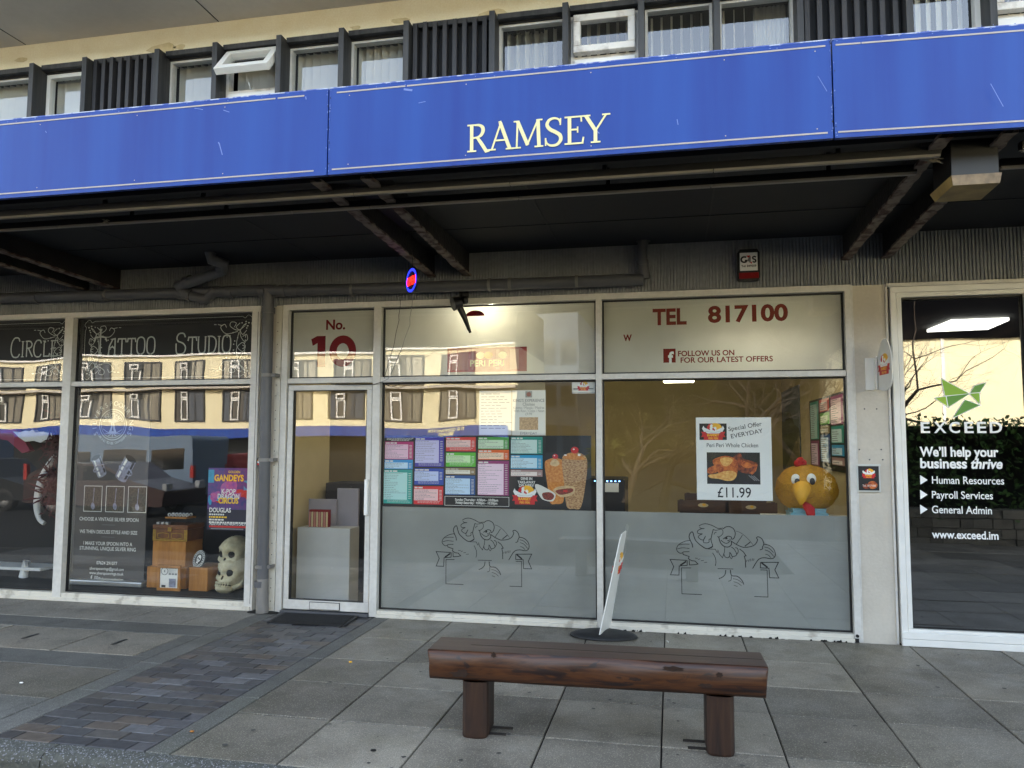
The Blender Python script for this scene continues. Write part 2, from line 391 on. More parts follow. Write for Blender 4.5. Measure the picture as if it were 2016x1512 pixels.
M['rail_pale'] = pm('rail_pale_edge', '#8d8881', .6, var=(6, .3))
M['blue'] = pm('blue_fascia_paint', '#052c84', .42, var=[(.7, .75), (2.2, .5)], col2='#174a9e', stretch=(4, 1, .3), spec=.35)
M['blue_edge'] = pm('fascia_top_edge', '#bfc7dd', .5, var=(14, .9), col2='#2c4fb0', thr=(.45, .55))
M['trim'] = pm('fascia_trim_line', '#b2a79f', .5)
M['letter_cream'] = pm('cream_letter', '#efe6a8', .45, var=(8, .2))
M['scratch'] = pm('scratch_white', '#7186c6', .6)
M['pipe'] = pm('grey_drainpipe', '#55565a', .45, var=(4, .5), col2='#3b3b3e')
M['pipe_low'] = pm('dirty_downpipe', '#7c7a77', .5, var=[(5, .6)], col2='#4a453f', bump=(20, .3))
M['black'] = pm('black_plastic', '#0e0e10', .4)
M['rubber'] = pm('black_rubber', '#191a1c', .6, var=(30, .4), bump=(90, .3))
M['mat'] = pm('door_mat_fibre', '#1c1c1d', .95, bump=(200, .9, .01))
M['white'] = pm('white_print', '#e9e9e6', .45)
M['paper'] = pm('white_paper', '#dedcd6', .6)
M['ink'] = pm('black_ink', '#101012', .5)
M['grey_ink'] = pm('grey_ink', '#77777a', .6)
M['maroon'] = pm('maroon_vinyl', '#7a0a10', .6, spec=.2)
M['red'] = pm('red_print', '#c41c20', .45)
M['yellow'] = pm('yellow_print', '#f0b429', .45)
M['glass'] = glass('shop_glass', .105, wob=.22)
M['glass_up'] = glass('upper_glass', .12, tint=(.9, .93, .93))
M['glass_door'] = glass('door_glass', .11, wob=.1)
M['frost'] = film('frosted_film', '#a6a8a4', .3)
M['film'] = film('cream_film', '#d8d7d0', .4)
M['black_film'] = pm('black_film', '#050506', .6)
M['film_grey'] = pm('silver_vinyl', '#c4c7c2', .5)
M['blind'] = film('blind_fabric', '#e6e2d8', .4)
M['blind_white'] = film('white_blind_fabric', '#eeece6', .4)
M['curtain'] = film('net_curtain', '#e6e2d8', .45)
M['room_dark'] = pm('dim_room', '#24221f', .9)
M['cream_wall'] = pm('takeaway_wall', '#bba87c', .8, var=(3, .15))
M['floor_in'] = pm('shop_floor_tile', '#5d5a55', .4, var=(4, .4))
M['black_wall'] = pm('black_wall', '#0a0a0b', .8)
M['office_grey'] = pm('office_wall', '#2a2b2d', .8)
M['lamp'] = emit('strip_lamp', '#fff3d2', 3.6)
M['spot'] = emit('spot_lamp', '#fff6d8', 160.0)
M['panel_lamp'] = emit('ceiling_panel_lamp', '#f4f2e4', .8)
M['neon_red'] = emit('neon_red', '#ff2a1c', 0.5)
M['neon_blue'] = emit('neon_blue', '#2a36ff', 0.4)
# ================================================================== GROUND
KY = -2.955                                  # back edge of the kerb
def slabs(mb, xs, ys, mat, gap=.004, skip=(), jit=.0025):
    for i in range(len(xs) - 1):
        for j in range(len(ys) - 1):
            if (i, j) in skip: continue
            x0, x1, y0, y1 = xs[i] + gap, xs[i + 1] - gap, ys[j + 1] + gap, ys[j] - gap
            z = -random.random() * jit; t = [random.uniform(-.0015, .0015) for _ in range(4)]; w = .004
            b = [(x0, y0, -.06), (x1, y0, -.06), (x1, y1, -.06), (x0, y1, -.06)]
            tp = [(x0, y0, z + t[0] - w), (x1, y0, z + t[1] - w), (x1, y1, z + t[2] - w), (x0, y1, z + t[3] - w)]
            tt = [(x0 + w, y0 + w, z + t[0]), (x1 - w, y0 + w, z + t[1]), (x1 - w, y1 - w, z + t[2]), (x0 + w, y1 - w, z + t[3])]
            mb.add(b + tp + tt, [(0, 1, 5, 4), (1, 2, 6, 5), (2, 3, 7, 6), (3, 0, 4, 7), (4, 5, 9, 8), (5, 6, 10, 9), (6, 7, 11, 10), (7, 4, 8, 11), (8, 9, 10, 11)], mat)
mb = MB()
mb.box(-12, 9, KY, .3, -.14, -.012, M['joint'])
XR = [-2.39, -1.825, -1.245, -.655, -.063, .525, 1.125, 1.73, 2.34, 2.94, 3.54, 4.14, 4.74, 5.34, 5.94, 6.54]
slabs(mb, XR, [.0, -.65, -1.245, -1.762, -2.365, KY], M['slab'])
slabs(mb, [-8.36, -7.76, -7.16, -6.56, -5.96, -5.35, -4.54, -4.0, -3.58], [.0, -.6], M['slab_warm'])
slabs(mb, [-12, -10, -8.36, -6.4, -5.0, -3.58], [-.6, -.9], M['infill'], gap=.002)
slabs(mb, [-12, -10, -8.36, -6.4, -4.9, -3.58], [-1.5, -1.8], M['infill'], gap=.002)
slabs(mb, [-3.72, -3.58], [-.9, -1.5], M['infill'], gap=.002)
slabs(mb, [-9.5, -8.0, -6.5, -5.3], [-.9, -1.5], M['slab'])
slabs(mb, [-9, -8.1, -7.2, -6.3, -5.4, -4.5, -3.58], [-1.8, -2.39], M['slab'])
slabs(mb, [-9, -8.1, -7.2, -6.3, -5.4, -4.55, -3.58], [-2.39, KY], M['infill'])
M['gum'] = pm('trodden_gum', '#4a4946', .8, island=.5)
for i in range(150):
    x = random.uniform(-2.3, 3.2) if i % 4 else random.uniform(-6.5, -3.7); y = random.uniform(-2.9, -.05); r = random.uniform(.004, .014); e = [random.uniform(.75, 1.2) for _ in range(9)]
    mb.add([(x + r * e[k] * math.cos(k * .698), y + r * e[k] * math.sin(k * .698), .0035) for k in range(9)], [tuple(range(9))], M['gum'])
pavement = struct('pavement', mb)
mb = MB()                                    # the paved forecourt to the right of the kerb's end
mb.box(1.4, 9, -6.45, KY - .001, -.14, -.013, M['joint'])
slabs(mb, [1.4] + XR[7:], [KY - .004, -3.55, -4.15, -4.75, -5.35, -5.95, -6.45], M['slab'])
struct('forecourt_pavement', mb)
mb = MB()
slabs(mb, [-3.58, -3.405], [.0, -.8, -1.62, -2.2, KY], M['border'], gap=.003)
slabs(mb, [-2.525, -2.39], [.0, -.55, -1.28, -2.125, KY], M['border'], gap=.003)
y, k = .0, 0
while y > KY + .05:
    h = .1055; xs = [-3.403]; x = -3.403 + (.115 if k % 2 else .222) * random.uniform(.9, 1.05)
    while x < -2.58: xs.append(x); x += .218 * random.uniform(.96, 1.04)
    xs.append(-2.527)
    slabs(mb, xs, [y, y - h], M['brick'], gap=.0022, jit=.004); y -= h; k += 1
struct('brick_path', mb)
# two recessed covers with lifting slots
for i, (x0, x1) in enumerate([(-5.28, -4.415), (-4.405, -3.725)]):
    t = thing('inspection_cover', ['buff concrete inspection cover set in the pavement, left one of the joined pair', 'buff concrete inspection cover set in the pavement, the one nearer the brick path'][i], 'cover', ((x0 + x1) / 2, -1.2, 0), 'inspection covers')
    mb = MB(); slabs(mb, [x0, x1], [-.905, -1.495], M['cover'], gap=.005, jit=.001); mb.build('plate', t)
    mb = MB(); cx = x0 + (x1 - x0) * .48; mb.box(cx - .013, cx + .013, -1.27, -1.12, .001, .0035, M['gasket']); mb.build('lifting_slot', t)
# kerb: bull-nosed stones of exposed aggregate
mb = MB(); pr = [(KY, -.14), (KY, -.004)]
for i in range(7): a = math.pi / 2 * i / 6; pr.append((KY - .075 - .05 * math.sin(a), -.055 + .05 * math.cos(a)))
pr.append((KY - .13, -.14))
x = -12.0
for L_ in [.9] * 20:
    e = x + L_
    if -2.2 < e < -1.2: e = -1.66
    if e > 1.39: e = 1.39
    if e - x > .1: mb.prism([(p[0], p[1]) for p in pr], 'x', x + .004, e - .004, M['kerb'])
    x = e
# pebbles showing in the kerb's face
M['pebble'] = pm('kerb_pebble', '#77777a', .7, island=.55)
for _ in range(5200):
    px = random.uniform(-4.4, 1.2); a = random.random()
    if a < .55: p = Vector((px, KY - random.random() * .08, -.005)); nrm = Vector((0, -.1, 1))
    else:
        t = random.random() * math.pi / 2; p = Vector((px, KY - .075 - .05 * math.sin(t), -.055 + .05 * math.cos(t))); nrm = Vector((0, -math.sin(t), math.cos(t)))
    r = random.uniform(.002, .0055); q = nrm.normalized().to_track_quat('Z', 'Y').to_matrix() @ Matrix.Rotation(random.random() * 6.28, 3, 'Z')
    e = random.uniform(.5, .9); base = [p + q @ Vector((r * math.cos(i * 1.047), r * e * math.sin(i * 1.047), 0)) for i in range(6)]
    top = [p + q @ Vector((r * .55 * math.cos(i * 1.047), r * .55 * e * math.sin(i * 1.047), r * .4)) for i in range(6)]
    mb.add(base + top, [(i, (i + 1) % 6, 6 + (i + 1) % 6, 6 + i) for i in range(6)] + [(6, 7, 8, 9, 10, 11)], M['pebble'])
struct('kerb', mb)
mb = MB(); mb.quad((-140, -34, -1.23), (140, -34, -1.23), (140, KY - .1, -.13), (-140, KY - .1, -.13), M['asphalt']); mb.quad((-140, -160, -1.23), (140, -160, -1.23), (140, -34, -1.23), (-140, -34, -1.23), M['asphalt']); struct('road', mb)
GZ = lambda y: max(-1.23, -.13 - (KY - .1 - y) * 1.10 / 30.945)      # the street falls away from the shops
mb = MB(); mb.quad((-140, KY - .1, -.15), (140, KY - .1, -.15), (140, 60, -.145), (-140, 60, -.145), M['asphalt']); struct('ground', mb)

# ================================================================== THE TERRACE
BL, BR = -13.0, 9.0
terrace = thing('terrace_building', 'cream rendered terrace with dark timber window band above the row of shops', 'building', (-2, 0, 0))
mb = MB(); mb.box(BL, BR, 0, .3, 5.288, 5.54, M['cream']); mb.box(BL, BR, .02, .3, 3.3, 3.6, M['cream']); mb.build('wall', terrace)
mb = MB()
for (px, py, s) in [(322, 96, .11), (355, 92, .05), (973, 28, .09), (790, 40, .06), (40, 118, .05), (700, 55, .04)]:
    c = W(px, py, -.004); pts = [(c.x + s * random.uniform(.6, 1.3) * math.cos(a) * 1.5, min(5.53, max(5.292, c.z + s * .55 * random.uniform(.6, 1.2) * math.sin(a)))) for a in [i * .6283 for i in range(10)]]
    mb.prism(pts, 'y', -.004, .01, M['cream_old'])
mb.build('peeling_patch', terrace)['kind'] = 'stuff'
mb = MB(); mb.box(BL, BR, -.80, .3, 5.54, 5.78, M['soffit_pale'])
mb.box(BL, BR, -.86, -.801, 5.56, 5.80, M['pillar'])
mb.build('roof_slab', terrace)
for px in (52, 430): mb = MB(); c = W(px, 89, 0).x; mb.box(c - .004, c + .004, -.79, -.01, 5.536, 5.543, M['joint']); mb.build('soffit_joint', terrace)
mb = MB(); mb.box(BL, BR, 0, 10, 5.781, 9.0, M['cream']); mb.box(BL, BR, -.9, 10.5, 9.0, 9.3, M['dark_board']); mb.build('upper_storey', terrace)
mb = MB()                                       # ribbed strip between the shopfronts and the canopy
x, pitch = -9.0, .0262; prof = []
while x < 6.2:
    prof += [(x, .042), (x + .004, .03), (x + .0185, .03), (x + .0225, .042)]; x += pitch
vs = [(p[0], p[1], z) for z in (2.75, 3.2) for p in prof]; n = len(prof)
mb.add(vs, [(i, i + 1, n + i + 1, n + i) for i in range(n - 1)], M['ribbed'])
mb.box(-9, 6.2, .045, .2, 2.757, 3.2, M['ribbed'])
mb.build('ribbed_panel', terrace)
mb = MB(); mb.box(1.40, 1.675, .02, .3, -.02, 2.75, M['pillar']); mb.box(1.404, 1.418, .006, .03, 0, 2.75, M['frame']); mb.box(1.655, 1.669, .006, .03, 0, 2.75, M['frame'])
for (px, py) in [(1712, 905), (1738, 905), (1692, 885), (1735, 885), (1702, 805), (1726, 805)]:
    c = W(px, py, .015); mb.prism([(c.x + .006 * math.cos(a), c.z + .006 * math.sin(a)) for a in [i * 1.047 for i in range(6)]], 'y', .014, .021, M['pipe'])
mb.build('pillar', terrace)
mb = MB(); mb.box(-3.678, -3.47, .05, .3, -.02, 2.75, M['pillar']); mb.box(-3.52, -3.465, -.005, .05, 0, 2.75, M['frame_worn'])
for i in range(26): z = .1 + i * .1 + random.uniform(-.02, .02); mb.box(-3.507, -3.501, -.0075, -.004, z, z + .008, M['gasket'])
mb.build('pillar', terrace)
# fins (posts) of the window band
FIN = [-7.75, -7.1, -6.2, -5.59, -4.787, -4.168, -3.51, -2.89, -2.27, -1.482, -.838, -.198, .415, 1.062, 1.871, 2.461, 3.1, 3.75, 4.5]
for i, x in enumerate(FIN):
    mb = MB(); w = .026; mb.box(x - w, x + w, -.125, .07, 3.3, 5.268, M['dark_timber']); mb.build('post', terrace, bevel=.003)
def ring(mb, x0, x1, z0, z1, w, y0, y1, mat, wb=None):
    wb = w if wb is None else wb
    mb.box(x0, x1, y0, y1, z1 - w, z1, mat); mb.box(x0, x1, y0, y1, z0, z0 + wb, mat)
    mb.box(x0, x0 + w, y0, y1, z0 + wb, z1 - w, mat); mb.box(x1 - w, x1, y0, y1, z0 + wb, z1 - w, mat)
def blinds(x0, x1, z0, z1, y, ang, pitch, mat, parent, wid=.089, skip=None):
    mb = MB(); x = x0 + pitch * .4
    while x < x1:
        if not (skip and skip[0] < x < skip[1]):
            a = R(ang + random.uniform(-5, 5)); dx, dy = wid / 2 * math.cos(a), wid / 2 * math.sin(a)
            mb.box(x - wid / 2, x + wid / 2, y - .0008, y + .0008, z0, z1, mat, rot=Matrix.Rotation(a, 3, 'Z'))
        x += pitch
    mb.build('blind', parent)
def curtain(x0, x1, z0, z1, y, parent):
    mb = MB(); n = 40; vs = []
    for z in (z0, z1):
        for i in range(n + 1): vs.append((x0 + (x1 - x0) * i / n, y + .018 * math.sin(i * 1.15 + math.sin(i * .5)), z))
    mb.add(vs, [(i, i + 1, n + 2 + i, n + 1 + i) for i in range(n)], M['curtain'], True); mb.build('curtain', parent)
ZB, ZT = 3.6, 5.222
def up_window(x0, x1, kind):
    mb = MB(); fr = M['pvc'] if kind in ('vent', 'ventopen', 'white') else M['frame']
    mb.box(x0, x1, -.03, .2, 5.24, 5.287, M['dark_timber']); mb.box(x0, x1, .03, .2, 5.2225, 5.2395, M['dark_board'])  # black strip under the head rail paints the shadow gap there
    if kind == 'slats':
        mb.box(x0, x1, .02, .2, 3.3, 5.239, M['dark_board'])
        n = int((x1 - x0) / .09); p = (x1 - x0) / n
        for i in range(n):
            c = x0 + p * (i + .5) - .01; mb.box(c - .019, c + .019, -.055 + random.uniform(-.004, .004), .021, 3.3, 5.272 + random.uniform(-.008, .004), M['batten'])
        return mb.build('slat_panel', terrace)
    w = mb.build('window', terrace)
    mb = MB(); f = .022 if kind != 'white' else .04
    if kind in ('vent', 'ventopen'):
        ring(mb, x0, x1, ZB, ZT + .02, .03, .04, .12, M['pvc_dirty'])
        mb.box(x0 + .03, x1 - .03, .045, .115, 4.82, 4.855, M['pvc_dirty'])
        mb.build('frame', w)
        mb = MB(); ring(mb, x0 + .028, x1 - .028, ZB, 4.82, .075, .02, .09, M['pvc']); mb.build('casement', w, bevel=.006)
        # top-hung vent
        a = R(-38) if kind == 'ventopen' else R(-1.5); piv = Vector((0, .02, 5.205)); rt = Matrix.Rotation(a, 3, 'X')
        mb = MB(); b = len(mb.v); z0, z1 = 4.86, 5.205
        ring(mb, x0 + .028, x1 - .028, z0, z1, .062, -.02, .05, M['pvc_dirty'] if kind == 'vent' else M['pvc'])
        mb.v = [tuple(rt @ (Vector(v) - piv) + piv) for v in mb.v]; mb.build('vent_sash', w, bevel=.006)
        mb = MB(); q = [rt @ (Vector(v) - piv) + piv for v in [(x0 + .09, .02, z0 + .06), (x1 - .09, .02, z0 + .06), (x1 - .09, .02, z1 - .06), (x0 + .09, .02, z1 - .06)]]
        mb.quad(*q, M['glass_up']); mb.quad((x0 + .1, .06, ZB + .07), (x1 - .1, .06, ZB + .07), (x1 - .1, .06, 4.75), (x0 + .1, .06, 4.75), M['glass_up']); mb.build('pane', w)
        if kind == 'ventopen':
            mb = MB(); cx = (x0 + x1) / 2; mb.tube([(cx, .02, 4.86), (cx + .02, -.06, 4.80), (cx + .01, -.08, 4.86)], .006, M['pvc'], 6); mb.build('stay', w)
    else:
        ring(mb, x0, x1, ZB, ZT, f, .05, .12, fr); mb.build('frame', w)
        mb = MB(); mb.quad((x0 + f, .085, ZB + f), (x1 - f, .085, ZB + f), (x1 - f, .085, ZT - f), (x0 + f, .085, ZT - f), M['glass_up']); mb.build('pane', w)
    bx0, bx1 = x0 + .02, x1 - .02
    if kind in ('closed', 'white'): blinds(bx0, bx1, ZB, 5.28, .2, 50, .078, M['blind_white'] if kind == 'white' else M['blind'], w)
    elif kind == 'ventopen': blinds(bx0, bx1, ZB, 5.28, .24, 50, .078, M['blind'], w)
    elif kind == 'vent': blinds(bx0, bx1, ZB, 5.28, .24, 78, .085, M['blind'], w)
    elif kind == 'open': blinds(bx0, bx1, ZB, 5.28, .24, 80, .085, M['blind'], w)
    elif kind == 'curtain_left': blinds(bx0, bx1, ZB, 5.28, .22, 80, .085, M['blind'], w); curtain(bx0, x0 + .36, ZB, 5.28, .34, w)
    elif kind == 'curtain_right': blinds(bx0, bx1 - .27, ZB, 5.28, .24, 80, .085, M['blind'], w); curtain(x1 - .29, bx1, ZB, 5.28, .3, w)
    return w
KIND = ['closed', 'closed', 'white', 'slats', 'closed', 'ventopen', 'closed', 'closed', 'slats', 'curtain_left', 'vent', 'open', 'curtain_right', 'slats', 'white', 'vent', 'closed', 'closed']
for i, k in enumerate(KIND): up_window(FIN[i] + .027, FIN[i + 1] - .027, k)
mb = MB()                                     # the rooms behind the upper windows
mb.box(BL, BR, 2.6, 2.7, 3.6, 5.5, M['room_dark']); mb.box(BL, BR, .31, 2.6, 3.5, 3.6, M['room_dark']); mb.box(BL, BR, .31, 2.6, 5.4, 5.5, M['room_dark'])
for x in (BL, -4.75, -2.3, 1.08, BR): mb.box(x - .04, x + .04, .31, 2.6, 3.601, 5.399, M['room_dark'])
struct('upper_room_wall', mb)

# ================================================================== CANOPY
FY = -2.344
canopy = thing('shop_canopy', 'flat dark canopy on rusty twin beams over the shop pavement', 'canopy', (-2, -1.2, 3.0))
mb = MB(); mb.box(BL, BR, FY + .05, .02, 3.16, 3.3, M['soffit_dark'])
for y in (-.72, -1.45): mb.box(BL, BR, y - .012, y + .012, 3.155, 3.162, M['dark_board'])
for x in (-4.4, -3.1, -.9, .3, 2.6): mb.box(x - .006, x + .006, FY + .1, -.02, 3.1565, 3.163, M['dark_board'])
mb.build('soffit', canopy)
M['bounce_deck'] = pm('pale_bounce_layer', '#b4b2ac', .85, var=(2, .4)); mb = MB(); mb.box(BL, BR, FY + .05, .02, 3.3005, 3.33, M['bounce_deck']); mb.build('bounce_deck', canopy)  # unseen pale layer added to bounce sky light onto upper wall and roof soffit
mb = MB(); mb.box(BL, BR, FY + .13, FY + .17, 3.055, 3.55, M['dark_board']); mb.box(BL, BR, FY + .171, FY + .3, 3.10, 3.158, M['soffit_dark']); mb.build('front_board', canopy)
def tbeam(x):
    mb = MB(); w = .034
    zb = [2.955, 3.04]; ys = [0.02, FY + .09]
    mb.hexa([(x - w * .5, ys[0], zb[0] + .016), (x + w * .5, ys[0], zb[0] + .016), (x + w * .5, ys[1], zb[1] + .016), (x - w * .5, ys[1], zb[1] + .016)],
            [(x - w * .5, ys[0], 3.162), (x + w * .5, ys[0], 3.162), (x + w * .5, ys[1], 3.162), (x - w * .5, ys[1], 3.162)], M['beam'])
    b = mb.build('beam', canopy)
    mb = MB(); n = 60; vs = []
    for i in range(n + 1):
        t = i / n; y = ys[0] * (1 - t) + ys[1] * t; z = zb[0] * (1 - t) + zb[1] * t; j1, j2 = random.uniform(-.006, .006), random.uniform(-.006, .006)
        for (dx, dz) in ((-w + j1, 0), (w + j2, 0), (w + j2, .016), (-w + j1, .016)): vs.append((x + dx, y, z + dz + random.uniform(0, .003)))
    fs = [(i * 4 + j, i * 4 + (j + 1) % 4, i * 4 + 4 + (j + 1) % 4, i * 4 + 4 + j) for i in range(n) for j in range(4)]
    mb.add(vs, fs, M['beam_edge']); mb.add([vs[0], vs[1], vs[2], vs[3]], [(0, 1, 2, 3)], M['beam_edge']); mb.build('flange', b)
for x in (-8.91, -8.56, -5.56, -5.21, -2.04, -1.725, 1.375, 1.67, 4.73, 5.02): tbeam(x)
# blue fascia boards
def fascia(x0, x1, label, loc, rot=0, text=False, gaps=(.03, .03), tl=None):
    t = thing('fascia_sign', label, 'shop sign', ((x0 + x1) / 2, FY, 3.3), 'blue fascia boards')
    mb = MB(); mb.box(x0 + .004, x1 - .004, FY, FY + .028, 3.047, 3.562, M['blue']); mb.build('board', t)
    mb = MB(); mb.box(x0 + .004, x1 - .004, FY - .001, FY + .028, 3.5625, 3.568, M['blue_edge']); mb.build('top_edge', t)
    cv = None
    for (z, h, nm) in ((3.534, .0042, 0), (3.0765, .0042, 1)):
        mb = MB(); segs = [(x0 + gaps[0], x1 - gaps[1])] if not (tl and nm == 0) else tl
        if nm == 1 and text is None: segs = [(x0 + gaps[0], x1 - .085)]
        for (a, b) in segs: mb.box(a, b, FY - .0022, FY + .001, z - h, z + h, M['trim'])
        mb.build('trim_line', t)
    return t
fl = fascia(-9.0, -1.93, 'blue fascia board with faded trim lines left of the lettered one', None, text=None, tl=[(-8.97, -2.27), (-2.255, -2.085)])
fm = fascia(-1.93, .83, 'blue fascia board carrying yellow serif lettering above the takeaway', None, text=True, tl=[(-1.88, -1.46), (-1.45, .80)])
frr = fascia(.83, 4.2, 'plain blue fascia board right of the lettered one', None, gaps=(.02, .03), tl=[(.85, .97), (.975, 4.17)])
frr.rotation_euler = (0, 0, R(2.2)); _o = Vector((.83, FY, 3.3)); _v = frr.location - _o; frr.location = _o + Matrix.Rotation(R(2.2), 3, 'Z') @ _v
def serif_word(cv, x, y, H, mat):
    def S(pts, w): cv.stroke([(x + p[0] * H, y + p[1] * H) for p in pts], [v * H for v in w] if isinstance(w, list) else w * H, mat)
    def bar(a, b, yy, h=.055): cv.rect(x + a * H, y + yy * H, x + b * H, y + (yy + h) * H, mat)
    T, t = .125, .065
    # R
    S([(.19, 0.0), (.19, 1)], T); bar(.03, .36, 0); bar(.03, .4, .945)
    S(spline([(.3, .965), (.46, .955), (.58, .87), (.6, .73), (.53, .59), (.4, .52), (.22, .5)]), [.06, .09, .125, .13, .11, .07, .06]); S([(.38, .53), (.56, .26), (.72, .0), (.84, .0)], [.1, .125, .12, .05]); bar(.66, .86, 0)
    x += .82 * H
    S([(.1, .03), (.43, 1)], t); S([(.4, .98), (.74, .03)], T); bar(.0, .24, 0); bar(.6, .9, 0); bar(.22, .6, .32, .06); S([(.34, 1.0), (.44, 1.03)], .05)
    x += .86 * H
    S([(.13, .03), (.16, 1)], t); S([(.16, .98), (.52, .1)], T); S([(.5, .1), (.88, .98)], t); S([(.88, 1), (.92, .0)], T); bar(0, .28, 0); bar(.76, 1.07, 0); bar(.02, .2, .945); bar(.84, 1.04, .945)
    x += 1.1 * H
    S(spline([(.56, .8), (.5, .93), (.34, .98), (.17, .92), (.1, .76), (.2, .6), (.4, .48), (.55, .36), (.57, .19), (.44, .04), (.24, .02), (.1, .1), (.05, .24)]), [.05, .06, .08, .1, .12, .13, .13, .13, .12, .1, .08, .06, .05]); S([(.57, .97), (.56, .72)], .05); S([(.05, .3), (.05, .02)], .05)
    x += .68 * H
    S([(.2, 0), (.2, 1)], T); bar(.03, .62, .94, .06); bar(.2, .5, .49, .06); bar(.03, .66, 0, .06); S([(.6, .99), (.61, .78)], .055); S([(.48, .62), (.48, .4)], .05); S([(.64, .0), (.68, .24)], .06)
    x += .66 * H
    S([(.1, .98), (.42, .45)], T); S([(.8, .98), (.45, .45)], t); S([(.43, .5), (.43, 0)], T); bar(-.03, .26, .945); bar(.66, .94, .945); bar(.27, .6, 0)
mb = MB(); cv = Canvas(mb, (0, FY - .0035, 0), (1, 0, 0), (0, 0, 1), .0002)
serif_word(cv, -1.095, 3.115, .158, M['letter_cream']); mb.build('lettering', fm)
mb = MB(); cv = Canvas(mb, (0, FY - .001, 0), (1, 0, 0), (0, 0, 1), .0001)
for (a, b, c, d, w) in [(432, 283, 438, 305, .006), (430, 280, 433, 285, .007), (383, 213, 400, 216, .004), (440, 217, 452, 221, .004), (602, 190, 603, 196, .006), (824, 203, 838, 200, .004), (1172, 255, 1180, 263, .006), (1333, 235, 1335, 246, .004), (1610, 150, 1628, 180, .003), (1950, 165, 1975, 210, .003), (795, 176, 812, 178, .012), (90, 258, 92, 262, .004)]:
    A = W(a, b, FY); B = W(c, d, FY); cv.stroke([(A.x, A.z), (B.x, B.z)], w, M['scratch'])
for sx in (-1.93, .83):
    for i in range(34):
        z = random.uniform(3.05, 3.56); d = random.choice((-1, 1)) * random.uniform(.005, .011); w = random.uniform(.002, .006); h = random.uniform(.003, .014)
        cv.poly([(sx + d, z), (sx + d + w, z + h * .3), (sx + d + w * .6, z + h), (sx + d - w * .3, z + h * .7)], M['scratch'] if i % 3 else M['dark_board'])
for i in range(60):
    x = random.uniform(-4.2, 1.7); z = 3.562 - random.random() ** 2 * .02; w = random.uniform(.003, .012); cv.poly([(x, z), (x + w, z), (x + w * .7, z - .004), (x + w * .2, z - .003)][::-1], M['scratch'])
for x in (-3.9, -3.2, -2.6, -1.8, -1.1, -.4, .3, .75):
    for z in (3.10, 3.51): cv.ell(x, z, .0035, .0035, M['trim'], n=8)
mb.build('scratch_mark', fl)['kind'] = 'stuff'
# two lighting rails under the front of the canopy
for i, (y, lab) in enumerate([(-2.086, 'front one of two slim pale-edged rails under the canopy'), (-1.826, 'rear one of two slim pale-edged rails under the canopy')]):
    t = thing('ceiling_rail', lab, 'rail', (-1, y, 3.0), 'rails under the canopy'); e = 1.40 if i == 0 else 1.36
    mb = MB()
    for (a, b) in ((-9, e), (1.78, 5)): mb.box(a, b, y - .02, y + .03, 3.014, 3.055, M['black'])
    for x in (-5.2, -3.62, -2.9, -.35, .9, 2.6): mb.box(x - .012, x + .012, y - .008, y + .008, 3.055, 3.16, M['black'])
    mb.build('channel', t)
    mb = MB(); cut = [-9, -4.2, -2.41, -1.87, -.9, .25, e, 1.78, 3.2, 5]
    for a, b in zip(cut[:-1], cut[1:]):
        if a != e: mb.box(a + .003, b - .003, y - .021, y + .004, 2.9995, 3.0135, M['rail_pale'])
    mb.build('pale_edge', t)
M['rag'] = pm('grey_rag', '#7d776c', .9, var=(30, .6))
for i, (px, py, z, lab) in enumerate([(208, 437, 3.0, 'knotted grey cord end caught on the left of the canopy rail'), (1835, 318, 3.0, 'frayed grey cord end hanging by the canopy lamp')]):
    c = G(px, py, z); mb = MB()
    for k in range(7):
        d = Vector((random.uniform(-.07, .07), random.uniform(-.02, .02), random.uniform(-.03, .03)))
        mb.tube([c, c + d * .5 + Vector((0, 0, .008)), c + d], [.008, .006, .003], M['rag'], 6)
    tag(mb.build('cord_end'), lab, 'cord')
# bulkhead lamp at the right
t = thing('canopy_lamp', 'square yellowed bulkhead lamp under the right of the canopy', 'lamp', (1.6, -2.0, 2.84))
M['lamp_yellow'] = pm('yellowed_diffuser', '#a58a52', .5, var=(8, .7), col2='#5f4a2a'); M['lamp_grime'] = pm('grimy_diffuser', '#97836a', .6, var=(20, .7), col2='#4d4033')
mb = MB(); mb.box(1.45, 1.675, -2.09, -1.81, 2.895, 3.14, M['black']); mb.build('housing', t, bevel=.004)
mb = MB(); b = [(1.452, -2.10, 2.842), (1.672, -2.10, 2.842), (1.69, -1.80, 2.848), (1.46, -1.80, 2.848)]; tp = [(1.444, -2.106, 2.894), (1.681, -2.106, 2.894), (1.69, -1.79, 2.894), (1.438, -1.79, 2.894)]
mb.hexa(b, tp, M['lamp_grime']); mb.quad(*[(p[0], p[1], p[2] - .001) for p in (b[3], b[2], b[1], b[0])], M['lamp_yellow']); mb.quad(*[(p[0] - .001, p[1], p[2]) for p in (b[0], b[3], tp[3], tp[0])][::-1], M['lamp_yellow']); mb.build('diffuser', t)
